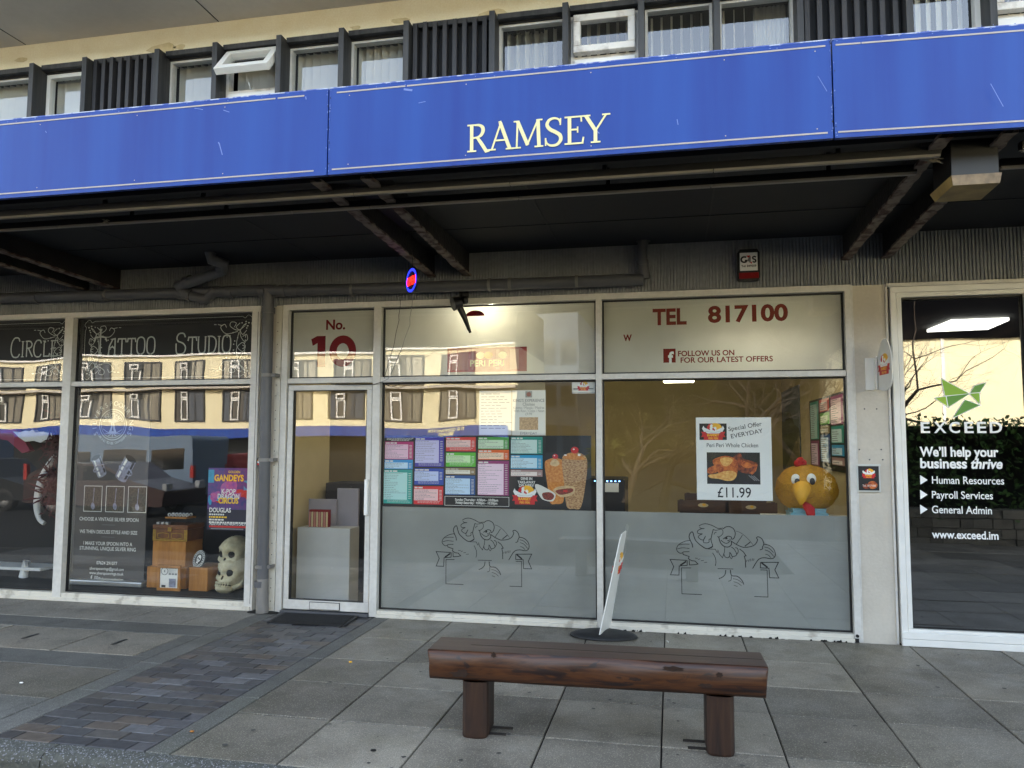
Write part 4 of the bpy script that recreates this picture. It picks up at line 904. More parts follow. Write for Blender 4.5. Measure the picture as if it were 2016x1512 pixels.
# ---------------- tattoo studio display
M['banner'] = pm('banner_print', '#45413f', .5, var=[(1.2, .5)], col2='#6a625c'); M['silver'] = pm('silver_base', '#b9b9b8', .3, metal=.7)
M['wood_box'] = wood_mat('oak_box', ['#8a5a26', '#a36c30', '#b57d3c'], (18, 3, 3), .5, .3); M['walnut'] = wood_mat('walnut_chest', ['#4a2a14', '#6b3f1d', '#7d4c26'], (10, 4, 4), .4); M['brass'] = pm('brass', '#a5843a', .35, metal=.6, var=(30, .5))
YB = .42
t = thing('display_plinth', 'dark low display floor inside the tattoo studio window', 'plinth', (-5.5, .5, 0)); mb = MB(); mb.box(-8.6, -3.69, .12, 1.3, .006, .075, M['black_wall']); mb.build('top', t)
TL, TR, BR_, BL_ = [W(*p, YB) for p in ((157, 766), (309, 768), (282, 1163), (136, 1159))]
t = thing('rollup_banner', 'grey roll-up banner about spoon rings in the tattoo studio window', 'banner', (BL_ + BR_) / 2)
zt, zb = 1.975, .13
mb = MB(); mb.box(BL_.x, BR_.x, YB, YB + .004, zb, zt, M['banner']); mb.build('sheet', t)
mb = MB(); mb.box(BL_.x - .02, BR_.x + .02, YB - .06, YB + .08, .0765, .128, M['silver']); mb.build('base', t, bevel=.012)
mb = MB(); cx = (BL_.x + BR_.x) / 2; bw = BR_.x - BL_.x; cv = Canvas(mb, (cx, YB - .0006, 0), (1, 0, 0), (0, 0, 1), .0001)
PZ_ = lambda py: W(220, py, YB).z
for s, py, sz, wd in (('CHOOSE A VINTAGE SILVER SPOON', 1026, .05, .8), ('WE THEN DISCUSS STYLE AND SIZE', 1051, .05, .78), ('I MAKE YOUR SPOON INTO A', 1074, .05, .66), ('STUNNING, UNIQUE SILVER RING', 1084, .05, .76), ('07624 291077', 1112, .045, .28), ('silverspoonrings@gmail.com', 1123, .04, .46), ('www.silverspoonrings.co.uk', 1132, .04, .46), ('@silverspoonringsiom', 1143, .04, .34)):
    cv.text(s, (.06 * bw if s[0] == '@' else 0), PZ_(py), sz, M['paper'], 'c', width=wd * bw, bold=.012)
for py in (1034, 1058): cv.rect(-.09 * bw, PZ_(py), .09 * bw, PZ_(py) + .004, M['grey_ink'])
cv.text('f', -.2 * bw, PZ_(1143), .06, M['paper'], 'c', bold=.03); cv.stroke([(-.155 * bw, PZ_(1143)), (-.155 * bw, PZ_(1136)), (-.115 * bw, PZ_(1136)), (-.115 * bw, PZ_(1143))], .005, M['paper'], closed=True); cv.ell(-.135 * bw, PZ_(1139.5), .008, .008, M['paper'], n=10)
# tree emblem and ring of words
ez = PZ_(836); er = .155
cv.stroke([(er * math.cos(i * .157), ez + er * math.sin(i * .157)) for i in range(40)], .007, M['film_grey'], closed=True); cv.stroke([(er * .86 * math.cos(i * .157), ez + er * .86 * math.sin(i * .157)) for i in range(40)], .004, M['film_grey'], closed=True)
cv.stroke(spline([(-.03, ez - .08), (-.012, ez - .02), (-.014, ez + .03)]), [.03, .016, .014], M['film_grey']); cv.stroke(spline([(.03, ez - .08), (.012, ez - .02), (.01, ez + .03)]), [.03, .016, .014], M['film_grey'])
for i in range(13):
    a = R(15 + i * 12.5); cv.stroke(spline([(0, ez + .02), (.06 * math.cos(a), ez + .02 + .05 * math.sin(a)), (.12 * math.cos(a + .2), ez + .02 + .10 * math.sin(a + .1))], 4), [.01, .006, .003], M['film_grey'])
    for k in range(3): b = a + random.uniform(-.3, .3); cv.ell(.11 * math.cos(b) * random.uniform(.6, 1.05), ez + .02 + .10 * math.sin(b) * random.uniform(.6, 1.05), .008, .005, M['film_grey'], n=7, rot=b)
for i in range(7): a = R(200 + i * 23); cv.stroke(spline([(0, ez - .07), (.05 * math.cos(a), ez - .07 + .03 * math.sin(a)), (.12 * math.cos(a), ez + .125 * math.sin(a))], 4), [.012, .008, .004], M['film_grey'])
for word, a0, a1, rr, sz, flip in (('SILVERSPOONRINGS', 205, -25, er + .035, .07, 1), ('DARING TO BE DIFFERENT', 215, 325, er + .045, .035, -1)):
    for i, ch in enumerate(word):
        a = R(a0 + (a1 - a0) * i / (len(word) - 1)); cv.text(ch, rr * math.cos(a), ez + rr * math.sin(a), sz, M['film_grey'], 'c', rot=a - math.pi / 2 if flip > 0 else a + math.pi / 2)
# pictures of rings and three framed spoons
M['steel'] = pm('steel_print', '#9a9cb0', .3, var=(30, .8), col2='#50505c'); M['ground_print'] = pm('ground_print', '#5e5648', .6, var=(60, .9), col2='#23211d')
for (x, py, w, h, rot) in ((-.14, 918, .055, .1, .45), (.17, 922, .07, .115, -.5)):
    zz = PZ_(py); c_, s_ = math.cos(rot), math.sin(rot); cv.poly([(x + a * w * c_ - b * h * s_, zz + a * w * s_ + b * h * c_) for a, b in ((-1, -1), (1, -1), (1, 1), (-1, 1))], M['steel'])
    cv.ell(x + h * .95 * -s_, zz + h * .95 * c_, w, w * .42, M['ink'], rot=rot); cv.ell(x - h * .95 * -s_, zz - h * .95 * c_, w, w * .42, M['steel'], rot=rot); cv.poly([(x + a * w * c_ - b * h * s_, zz + a * w * s_ + b * h * c_) for a, b in ((-.7, -.95), (-.35, -1.05), (-.35, .7), (-.7, .8))], M['white']); cv.poly([(x + a * w * c_ - b * h * s_, zz + a * w * s_ + b * h * c_) for a, b in ((.55, -.9), (.9, -.8), (.9, .8), (.55, .75))], M['ink']); cv.stroke([(x + w * 1.2 * math.cos(t) * c_ - .3 * w * math.sin(t) * s_, zz - .02 + w * 1.2 * math.cos(t) * s_ + .5 * w * math.sin(t) * c_) for t in [i * .5 for i in range(13)]], .014, M['steel'])
for k in range(3):
    x = (-.335 + .30 * k) * bw; z0_, z1_ = PZ_(1007), PZ_(958); cv.rect(x - .015, z0_ - .006, x + .225 * bw + .006, z1_ + .006, M['paper']); cv.rect(x - .009, z0_, x + .225 * bw, z1_, M['ground_print']); cv.ell(x + .11 * bw, z0_ + .05, .022, .035, M['steel'], rot=.2); cv.stroke([(x + .11 * bw, z0_ + .07), (x + .12 * bw, z1_ - .015)], .009, M['steel'])
mb.build('print', t)
def wbox(name, lab, px0, py0, px1, py1, y, dpt, mat, cat='box', side=None, z0=None, rot=0, grp=None):
    a = W(px0, py1, y); b = W(px1, py0, y); z0 = a.z if z0 is None else z0
    t = thing(name, lab, cat, ((a.x + b.x) / 2, y + dpt / 2, z0), grp); mb = MB(); mb.box(a.x, b.x, y, y + dpt, z0, b.z, mat); mb.build('body', t, bevel=.005); t.rotation_euler = (0, 0, R(rot)); return t, a, b, z0
t1, a1, b1, z1 = wbox('wooden_box', 'plain oak box standing behind the framed certificate', 287, 1118, 366, 1181, .4, .3, M['wood_box'], z0=.0765, grp='oak display boxes')
t2, a2, b2, z2 = wbox('wooden_box', 'plain oak box right of the framed certificate, under the round badge', 370, 1118, 409, 1182, .34, .3, M['wood_box'], z0=.0765, grp='oak display boxes')
b2x = b2.x
t3, a3, b3, z3 = wbox('wooden_box', 'plain oak box stacked under the brass-bound chest', 299, 1066, 366, 1120, .42, .28, M['wood_box'], z0=b1.z + .0005, grp='oak display boxes')
t = thing('wooden_chest', 'small walnut chest with brass corners and clasp on top of the boxes', 'chest', ((a3.x + b3.x) / 2, .55, b3.z))
cz = b3.z + .001; x0, x1 = a3.x + .005, b3.x + .02; hz = W(330, 1033, .42).z
mb = MB(); mb.box(x0, x1, .41, .68, cz, cz + (hz - cz) * .72, M['walnut']); mb.build('body', t, bevel=.004); mb = MB(); mb.box(x0 - .004, x1 + .004, .405, .685, cz + (hz - cz) * .73, hz, M['walnut']); mb.build('lid', t, bevel=.006)
mb = MB(); cv = Canvas(mb, (0, .4085, 0), (1, 0, 0), (0, 0, 1), .0002); w = x1 - x0; h = hz - cz
for xa in (x0, x1 - .035): cv.rect(xa, cz, xa + .035, cz + h * .7, M['brass'])
cv.rect(x0, cz, x1, cz + .016, M['brass']); mb.box((x0 + x1) / 2 - .02, (x0 + x1) / 2 + .02, .398, .404, cz + h * .6, cz + h * .85, M['brass'])
for k in (.3, .7): c = x0 + w * k; cv.stroke([(c - .06, cz + .03), (c, cz + .02), (c + .06, cz + .03), (c + .06, cz + h * .45), (c, cz + h * .5), (c - .06, cz + h * .45)], .007, M['brass'], closed=True)
mb.build('brass_fitting', t)
# display tray of rings above the chest
rz = W(340, 1020, .5).z; t = thing('ring_tray', 'wooden tray of silver rings on a clear stand above the chest', 'tray', (x0 + .2, .55, hz))
mb = MB(); A = W(330, 1020, .5); B = W(372, 1018, .5); mb.box(A.x, B.x, .46, .62, rz, rz + .015, M['wood_box']); mb.build('tray', t)
mb = MB(); 
for xx in (A.x + .01, B.x - .01): mb.box(xx - .004, xx + .004, .47, .61, hz + .001, rz - .001, M['glass_up'])
mb.build('stand', t)
for i in range(12):
    mb = MB(); c = Vector((A.x + .02 + (B.x - A.x - .04) * (i % 6) / 5, .5 + .06 * (i // 6), rz + .032)); mb.tube([c + Vector((.014 * math.cos(q), 0, .014 * math.sin(q))) for q in [k * .6283 for k in range(11)]], .006, M['silver'], 6, cap=False); tag(mb.build('silver_ring'), 'chunky silver ring standing on the wooden ring tray', 'ring', 'silver rings on the tray')
for i in range(3):
    mb = MB(); c = W(313 + i * 9, 1031, .45); mb.box(c.x - .016, c.x + .016, .43, .47, hz + .0005, hz + .022, M['silver']); tag(mb.build('ring_box', bevel=.003), 'small silver ring box in the row of three on the chest', 'box', 'silver ring boxes')
# framed certificate
a = W(307, 1181, .28); b = W(355, 1114, .28); t = thing('picture_frame', 'pine framed certificate leaning on the oak boxes', 'frame', ((a.x + b.x) / 2, .3, .0765))
mb = MB(); ring(mb, a.x, b.x, .077, b.z, .028, .28, .305, M['wood_box']); mb.build('frame', t, bevel=.004)
mb = MB(); mb.box(a.x + .027, b.x - .027, .292, .298, .1, b.z - .027, M['paper']); cv = Canvas(mb, (0, .2918, 0), (1, 0, 0), (0, 0, 1), .0002); w = b.x - a.x; h = b.z - .077
cv.stroke([(a.x + w * .3 + .035 * math.cos(i * .4), .077 + h * .76 + .035 * math.sin(i * .4)) for i in range(16)], .005, M['ink'], closed=True); cv.stroke([(a.x + w * .3, .077 + h * .72), (a.x + w * .3, .077 + h * .8)], .012, M['grey_ink'])
for k in range(3): cv.rect(a.x + w * (.48 + .13 * k), .077 + h * .62, a.x + w * (.58 + .13 * k), .077 + h * .69, M['grey_ink'])
cv.rect(a.x + w * .5, .077 + h * .14, a.x + w * .8, .077 + h * .48, M['steel']); cv.rect(a.x + w * .18, .077 + h * .13, a.x + w * .36, .077 + h * .22, M['ink'])
for k in range(9): cv.rect(a.x + w * .45, .077 + h * (.86 - .02 * k), a.x + w * (.8 - .1 * (k % 3)), .077 + h * (.866 - .02 * k), M['grey_ink'])
mb.build('certificate', t)
# round badge with a face, tilted on the right hand box
c = W(393, 1101, .4); t = thing('round_badge', 'round black plaque with a white skull and ring of letters, propped on an oak box', 'plaque', c); rt = Matrix.Rotation(R(18), 3, 'Y')
mb = MB(); mb.lathe([(0, -.008), (.088, -.008), (.09, 0), (.088, .008), (0, .008)], M['ink'], n=32); mb.v = [tuple(c + rt @ Matrix.Rotation(R(-25), 3, 'Z') @ Matrix.Rotation(R(80), 3, 'X') @ Vector(v)) for v in mb.v]; mb.build('disc', t)
mb = MB(); u = rt @ Matrix.Rotation(R(-25), 3, 'Z') @ Vector((1, 0, 0)); q = Matrix.Rotation(R(-25), 3, 'Z') @ Matrix.Rotation(R(80), 3, 'X'); cv = Canvas(mb, c + rt @ q @ Vector((0, 0, .0095)), rt @ q @ Vector((1, 0, 0)), rt @ q @ Vector((0, 1, 0)), .0002)
for rr in (.083, .058): cv.stroke([(rr * math.cos(i * .25), rr * math.sin(i * .25)) for i in range(25)], .004, M['paper'], closed=True)
for i in range(22): t_ = i * .2856; cv.ell(.07 * math.cos(t_), .07 * math.sin(t_), .005, .008, M['paper'], rot=t_, n=6)
cv.ell(0, .006, .03, .036, M['paper']); cv.ell(-.012, .004, .009, .012, M['ink']); cv.ell(.012, .004, .009, .012, M['ink']); cv.ell(0, -.018, .004, .006, M['ink']); cv.rect(-.014, -.044, .014, -.03, M['paper']); mb.build('emblem', t)
# skulls
M['bone'] = pm('aged_bone', '#cfc6a6', .7, var=[(6, .5), (25, .4)], col2='#8a7d5c', bump=(30, .5)); M['socket'] = pm('socket_shade', '#1a1611', .9)  # dark balls paint the shade inside eye sockets, nose and mouth
def skull(c, s, lab, yaw, tilt):
    t = thing('skull', lab, 'skull', c, 'resin skulls'); mt = Matrix.Rotation(R(yaw), 3, 'Z') @ Matrix.Rotation(R(tilt), 3, 'X')
    def gs(d, q, k): return math.exp(-((d - Vector(q).normalized()).length / k) ** 2)
    def fn(d, p):
        r = 1.0 - .42 * gs(d, (.42, -.86, -.12), .25) - .42 * gs(d, (-.42, -.86, -.12), .25) - .34 * gs(d, (0, -.9, -.42), .13)
        r += .12 * gs(d, (.4, -.85, .18), .24) + .12 * gs(d, (-.4, -.85, .18), .24) + .14 * gs(d, (.6, -.66, -.42), .2) + .14 * gs(d, (-.6, -.66, -.42), .2) + .2 * gs(d, (0, -.75, -.7), .3) - .16 * gs(d, (.95, -.15, -.3), .3) - .16 * gs(d, (-.95, -.15, -.3), .3)
        r += .008 * math.sin(d.x * 23) * math.sin(d.z * 19 + d.y * 11); return p * r
    mb = MB(); mb.ball((0, 0, 0), (.78 * s, 1.0 * s, .86 * s), M['bone'], 48, 36, fn)
    b0 = len(mb.v)
    for sx in (-1, 1): mb.ball((sx * .31 * s, -.68 * s, -.09 * s), (.2 * s, .14 * s, .19 * s), M['socket'], 14, 10)
    mb.ball((0, -.72 * s, -.40 * s), (.1 * s, .14 * s, .16 * s), M['socket'], 12, 8); mb.ball((0, -.62 * s, -.70 * s), (.4 * s, .36 * s, .07 * s), M['socket'], 20, 8)
    mb.v = [tuple(Vector(c) + mt @ Vector(v)) for v in mb.v]; mb.build('cranium', t)
    mb = MB()
    def jf(d, p):
        k = 1 + .2 * gs(d, (0, -1, -.2), .5) - .3 * gs(d, (0, .4, .9), .7); return p * k
    mb.ball((0, -.52 * s, -.86 * s), (.46 * s, .42 * s, .26 * s), M['bone'], 28, 18, jf)
    for sx in (-1, 1): mb.tube([(sx * .42 * s, -.4 * s, -.82 * s), (sx * .56 * s, -.1 * s, -.6 * s), (sx * .58 * s, 0, -.3 * s)], [.13 * s, .12 * s, .07 * s], M['bone'], 10)
    mb.v = [tuple(Vector(c) + mt @ Vector(v)) for v in mb.v]; mb.build('jaw', t)
    mb = MB()
    for row, z in ((0, -.62), (1, -.76)):
        for i in range(9):
            a = R(-62 + i * 15.5); x, y = .44 * s * math.sin(a), -.52 * s - .46 * s * math.cos(a); mb.box(x - .042 * s, x + .042 * s, y - .04 * s, y + .05 * s, (z - .065) * s, (z + .065) * s, M['bone'], rot=Matrix.Rotation(a, 3, 'Z'))
    mb.v = [tuple(Vector(c) + mt @ Vector(v)) for v in mb.v]; mb.build('teeth', t, bevel=.006)
c = W(466, 1087, .5); skull(c, .185, 'large aged skull resting on top of the other skull', -12, -6)
c = W(464, 1150, .46); skull(Vector((c.x, .46, .25)), .19, 'large aged skull on the display floor under the other one', -16, -14)
# circus poster on the glass
yP = GY + .008
TLp, BRp = W(411, 921, yP), W(489, 1045, yP)
t = thing('circus_poster', 'bright circus poster stuck inside the tattoo studio glass beside the drainpipe', 'poster', ((TLp.x + BRp.x) / 2, yP, BRp.z))
M['p_purple'] = pm('purple_print', '#3c3a78', .4, var=(25, .8), col2='#7a2f78'); M['p_blue'] = pm('cyan_print', '#3f9cc0', .4, var=(25, .5)); M['p_yellow'] = pm('gold_print', '#f2c22c', .4); M['p_dark'] = pm('navy_print', '#1c1d34', .4); M['p_pink'] = pm('pink_print', '#c05a8a', .4, var=(30, .6), col2='#4a3aa0'); M['p_red'] = pm('scarlet_print', '#c22a24', .4)
mb = MB(); w, h = BRp.x - TLp.x, TLp.z - BRp.z; mb.box(TLp.x, BRp.x, yP, yP + .001, BRp.z, TLp.z, M['p_purple']); mb.build('sheet', t)
mb = MB(); cv = Canvas(mb, (TLp.x, yP - .0003, BRp.z), (1, 0, 0), (0, 0, 1), .00008)
cv.rect(0, 0, w, .33 * h, M['p_dark']); cv.rect(.0, .76 * h, w * .14, .97 * h, M['p_blue']); cv.rect(.86 * w, .58 * h, w, .8 * h, M['p_blue']); cv.rect(.12 * w, .0, w, .1 * h, M['p_dark'])
for i in range(16): cv.ell(random.uniform(.05, .95) * w, random.uniform(.34, .72) * h, random.uniform(.02, .06), random.uniform(.015, .05), M[random.choice(['p_pink', 'p_blue', 'p_purple', 'p_red'])], rot=random.random() * 3)
cv.ell(.5 * w, .66 * h, .2 * w, .13 * h, M['p_pink']); cv.text("GANDEYS", .5 * w, .79 * h, .115, M['p_red'], 'c', bold=.06, width=.72 * w); cv.text("GANDEYS", .5 * w, .792 * h, .115, M['p_yellow'], 'c', bold=.035, width=.7 * w); cv.text('GOLDEN', .62 * w, .92 * h, .03, M['p_yellow'], 'c', bold=.02)
cv.text('K-POP', .5 * w, .585 * h, .065, M['paper'], 'c', bold=.025, width=.34 * w); cv.text('DRAGON', .5 * w, .505 * h, .075, M['paper'], 'c', bold=.03, width=.52 * w); cv.text('CIRCUS', .5 * w, .43 * h, .075, M['p_yellow'], 'c', bold=.04, width=.48 * w)
cv.text('DOUGLAS', .05 * w, .285 * h, .07, M['paper'], bold=.03, width=.52 * w)
for k, (u, col) in enumerate(((.42, 'paper'), (.45, 'p_yellow'), (.4, 'paper'), (.9, 'paper'))):
    x = .05 * w
    while x < u * w: q = random.uniform(.01, .03); cv.rect(x, (.235 - .042 * k) * h, x + q, (.26 - .042 * k) * h, M[col]); x += q + .006
cv.text('PLUS! FOR TWO NIGHTS ONLY', .5 * w, .078 * h, .03, M['paper'], 'c', bold=.02, width=.86 * w); cv.rect(.06 * w, .04 * h, .94 * w, .07 * h, M['p_red']); cv.rect(.1 * w, .012 * h, .88 * w, .03 * h, M['grey_ink']); mb.build('print', t)
# left bay: white baroque mirror frame, console table, magenta drape, dark red plume
M['baroque'] = pm('white_carved_frame', '#c9c9c8', .45, bump=(40, .5)); M['magenta'] = pm('magenta_velvet', '#7c1a3c', .7); M['plume'] = pm('dark_red_plume', '#3c1016', .8)
YL = .7
t = thing('mirror_frame', 'white carved mirror frame with scrolled top and curved side in the left bay', 'mirror frame', W(60, 1000, YL))
def zq(x, y): return W(x * .3175, 740 + y * .3175, YL)
mb = MB(); top = [zq(*p) for p in ((95, 345), (130, 352), (170, 340), (195, 345), (215, 332), (235, 350), (280, 345), (330, 360), (345, 385), (300, 395), (265, 415), (215, 400), (170, 408), (130, 380))]
mb.prism([(p.x, p.z) for p in top], 'y', YL - .03, YL + .03, M['baroque']); mb.build('top_scroll', t, bevel=.008)
mb = MB(); side = spline([zq(*p).xz for p in ((340, 495), (300, 560), (262, 640), (240, 740), (232, 820), (245, 890), (275, 915))], 5); mb.tube([(p.x, YL, p.y) for p in side], [.022 + .022 * math.sin(math.pi * min(1, i / len(side) * 1.2)) for i in range(len(side))], M['baroque'], 10); mb.build('side_scroll', t)
t = thing('console_table', 'white console table with a carved leg in the left bay', 'table', (-6.2, .6, .0765)); A = zq(0, 1185); B = zq(320, 1180)
mb = MB(); mb.box(A.x - 1, B.x, .55, .85, B.z - .03, B.z, M['baroque']); mb.build('table_top', t, bevel=.006)
mb = MB(); L1 = zq(205, 1190); mb.tube([(L1.x, .6, B.z - .031), (L1.x + .01, .6, .25), (L1.x - .02, .6, .08)], [.05, .035, .045], M['baroque'], 10); mb.build('leg', t)
mb = MB(); L1 = zq(150, 1190); mb.tube([(L1.x - .6, .6, B.z - .031), (L1.x - .6, .6, .08)], [.05, .04], M['baroque'], 10); mb.build('leg', t)
mb = MB(); pts = [zq(*p) for p in ((-60, 335), (45, 330), (70, 350), (140, 465), (90, 480), (0, 400), (-60, 390))]; vs = []
mb.prism([(p.x, p.z) for p in pts], 'y', YL + .1, YL + .16, M['magenta']); tag(mb.build('drape', bevel=.02), 'magenta velvet drape hanging in the top of the left bay', 'drape')
def plume(lab, cx, cy, n, L):
    mb = MB(); c = zq(cx, cy)
    for i in range(n):
        d = Vector((random.gauss(0, 1), random.gauss(0, .5), random.gauss(0, 1))).normalized(); p = c + Vector((random.gauss(0, .05), random.gauss(0, .05), random.gauss(0, .12))); q = p + d * L * random.uniform(.5, 1) + Vector((0, 0, -.03)); s = d.cross(Vector((0, 1, 0))).normalized() * .012
        mb.add([p - s * .3, p + s * .3, (p + q) / 2 + s, q, (p + q) / 2 - s], [(0, 1, 2, 3, 4)], M['plume'])
    tag(mb.build('feather_plume'), lab, 'plume')
plume('dark red feather plume right of the curved mirror side', 345, 700, 260, .22); plume('dark red feather plume beside the scrolled mirror top', 350, 420, 160, .14)
# small round sticker on the frame by the pipe
c = W(511, 909, -.008); t = thing('round_sticker', 'small round black sticker with a colourful chicken badge beside the drainpipe', 'sticker', c); mb = MB(); cv = Canvas(mb, (c.x, -.0105, c.z), (1, 0, 0), (0, 0, 1), .0003); cv.ell(0, 0, .03, .042, M['ink']); cv.ell(0, .008, .018, .014, M['yellow']); cv.ell(0, -.002, .02, .012, M['white']); cv.rect(-.02, -.03, .02, -.014, M['red']); mb.build('print', t)
# ================================================================== TAKEAWAY: POSTERS AND THINGS IN THE WINDOW
def logo(cv, cx, cy, w):
    def E(x, y, rx, ry, m, rot=0): cv.ell(cx + x * w, cy + y * w, rx * w, ry * w, M[m], rot=rot)
    def Pg(pts, m): cv.poly([(cx + a * w, cy + b * w) for a, b in pts], M[m])
    E(.12, .24, .24, .15, 'yellow', -.2); E(-.1, .25, .13, .11, 'red', .4); E(-.18, .2, .08, .08, 'red')
    Pg([(-.46, .16), (-.4, .28), (-.36, .2), (-.15, .1), (.15, .1), (.36, .2), (.4, .28), (.46, .16), (.38, .02), (.2, -.06), (-.2, -.06), (-.38, .02)][::-1], 'white')
    E(0, .16, .14, .1, 'white'); E(-.06, .26, .07, .08, 'white'); E(.02, .26, .05, .06, 'yellow'); E(.0, .14, .035, .05, 'red'); E(.05, .1, .03, .04, 'red'); cv.stroke([(cx - .3 * w, cy + .05 * w), (cx - .1 * w, cy), (cx + .1 * w, cy), (cx + .3 * w, cy + .05 * w)], .008 * w, M['grey_ink'])
    Pg([(-.5, .02), (-.3, .02), (-.3, -.2), (-.5, -.2), (-.44, -.09)][::-1], 'red'); Pg([(.5, .02), (.3, .02), (.3, -.2), (.5, -.2), (.44, -.09)], 'red')
    Pg([(-.39, -.05), (-.39, -.33), (.39, -.33), (.39, -.05)], 'red')
    cv.text('RAMSEY', cx, cy - .17 * w, .15 * w, M['yellow'], 'c', bold=.04, width=.5 * w); cv.text('PERI PERI', cx, cy - .3 * w, .12 * w, M['yellow'], 'c', bold=.03, width=.4 * w)
# ---- wide menu poster
yP = GY + .004
X0, X1, Z0, Z1 = -2.485, -.652, .944, 1.566
t = thing('menu_poster', 'wide black menu poster with coloured price panels stuck across the left display window', 'poster', ((X0 + X1) / 2, yP, Z0))
mb = MB(); mb.box(X0, X1, yP - .0006, yP, Z0, Z1, M['ink']); mb.build('sheet', t)
mb = MB(); cv = Canvas(mb, (X0, yP - .001, Z1), (1, 0, 0), (0, 0, 1), .00006)
mw, mh = X1 - X0, Z1 - Z0
def mx(px_): return (px_ - 85) / (1905 - 85) * mw
def my(py_): return -(py_ - 85) / (712 - 85) * mh
_mm = {}
def MC(h):
    if h not in _mm: _mm[h] = pm('menu_' + h[1:], h, .4)
    return _mm[h]
PAN = [(95, 140, 355, 297, '#b0226b', '#e6bcd2'), (93, 300, 353, 383, '#1f8ccc', '#bfdcf0'), (88, 388, 350, 686, '#1f9c90', '#b5dfdb'), (372, 103, 634, 360, '#4136a0', '#c9c4ea'), (369, 375, 632, 517, '#1a44a8', '#c2cdf0'), (366, 530, 630, 688, '#d3222a', '#f0c4c4'),
       (652, 100, 916, 222, '#d8403c', '#f2cbc6'), (652, 234, 916, 356, '#52b82c', '#cdeeb8'), (650, 368, 914, 424, '#8c7550', '#e6e0d2'), (648, 433, 914, 600, '#1c5090', '#c2dcf2'), (938, 98, 1206, 203, '#4a9c48', '#d0e6c8'), (938, 208, 1207, 294, '#e0601c', '#f8d6b8'), (936, 304, 1208, 600, '#8c1868', '#f0d2e4'),
       (1224, 96, 1496, 243, '#1c8c7c', '#c8e0da'), (1224, 252, 1496, 369, '#1e96c4', '#c8e4f0'), (1224, 377, 1496, 434, '#a88480', '#f0e2dc')]
for (a, b, c, d, c1, c2) in PAN:
    cv.rect(mx(a), my(d), mx(c), my(b), MC(c1), 2)
    hd = 25 if d - b > 60 else 18; bot = 34 if (d - b > 100 and c1 in ('#1f9c90', '#4136a0', '#1a44a8', '#d3222a', '#d8403c', '#52b82c')) else 6
    cv.rect(mx(a + 2), my(d - bot), mx(c - 46), my(b + hd), MC(c2), 4)
    x = a + 6; 
    for k in range(random.choice([2, 3])): q = random.randint(22, 42); cv.rect(mx(x), my(b + hd - 6), mx(x + q), my(b + 7), M['paper'], 5); x += q + 7
    y = b + hd + 7
    while y < d - bot - 6:
        x = a + 8; e = a + random.randint(60, c - a - 60)
        while x < e: q = random.randint(7, 24); cv.rect(mx(x), my(y + 3.4), mx(x + q), my(y), M['grey_ink'], 5); x += q + 4
        cv.rect(mx(c - 36), my(y + 4), mx(c - 12), my(y), M['paper'], 5)
        y += 15.5 if d - b > 200 else 12
    y = d - bot + 7
    while y < d - 6:
        x = a + 34
        while x < c - 40: q = random.randint(8, 26); cv.rect(mx(x), my(y + 3), mx(x + q), my(y), M['paper'], 5); x += q + 4
        y += 11
for y in (110, 119, 128):
    x = 110 + (y == 128) * 40
    while x < 345 - (y == 128) * 40: q = random.randint(10, 26); cv.rect(mx(x), my(y + 4), mx(x + q), my(y), M['paper'], 5); x += q + 5
cv.stroke([(mx(646), my(692)), (mx(1209), my(692)), (mx(1209), my(614)), (mx(646), my(614))], .0035, M['paper'], 5, closed=True)
cv.text('Sunday-Thursday : 4:00pm - 10:00pm', mx(926), my(651), .032, M['paper'], 'c', bold=.025, width=mx(1115) - mx(737)); cv.text('Friday-Saturday : 4:00pm - 10:30pm', mx(926), my(677), .032, M['paper'], 'c', bold=.025, width=mx(1108) - mx(743))
for s, y, w_ in (('DINE IN', 463, 98), ('TAKE-AWAY', 494, 152), ('DELIVERY', 523, 130)): cv.text(s, mx(1360), my(y), .032, M['paper'], 'c', bold=.035, width=mx(w_ + 85))
logo(cv, mx(1345), my(598), .22)
# food picture: kebab towers, wrap and pitta
M['kebab'] = pm('kebab_print', '#8a5f38', .5, var=[(110, .9)], col2='#c9a273', stretch=(.5, 1, 1.3), thr=(.4, .6)); M['chicken_print'] = pm('orange_kebab_print', '#b86a22', .5, var=[(55, .7)], col2='#e0a050'); M['pitta'] = pm('pitta_print', '#d8b888', .5, var=(40, .5)); M['wrapp'] = pm('wrap_paper_print', '#d9d6cc', .5); M['fill'] = pm('filling_print', '#4a1c14', .5, var=(90, .9), col2='#a83a28')
def blob(pts, m): cv.poly([(mx(a), my(b)) for a, b in spline(pts, 5, True)][::-1], M[m])
blob([(1515, 330), (1540, 290), (1600, 275), (1660, 290), (1690, 340), (1680, 480), (1672, 640), (1610, 662), (1560, 650), (1540, 520)], 'chicken_print')
blob([(1660, 290), (1700, 240), (1770, 225), (1840, 245), (1872, 300), (1862, 460), (1820, 680), (1760, 700), (1700, 680), (1680, 500)], 'kebab')
blob([(1560, 330), (1580, 290), (1610, 285), (1640, 320), (1610, 345)], 'pitta'); blob([(1670, 275), (1710, 240), (1770, 235), (1860, 280), (1780, 290)], 'chicken_print')
for (a, b, r) in ((1605, 262, 24), (1768, 208, 32)): cv.ell(mx(a), my(b), r / 1820 * mw, r * .9 / 627 * mh, M['red']); cv.ell(mx(a - 8), my(b - 8), r * .25 / 1820 * mw, r * .2 / 627 * mh, M['white'])
cv.ell(mx(1805), my(248), .012, .009, M['white']); cv.ell(mx(1690), my(250), .012, .006, M['white'])
blob([(1432, 520), (1460, 500), (1590, 565), (1605, 600), (1580, 640), (1520, 635), (1480, 610)], 'wrapp'); blob([(1495, 575), (1560, 565), (1595, 595), (1570, 630), (1510, 622)], 'fill')
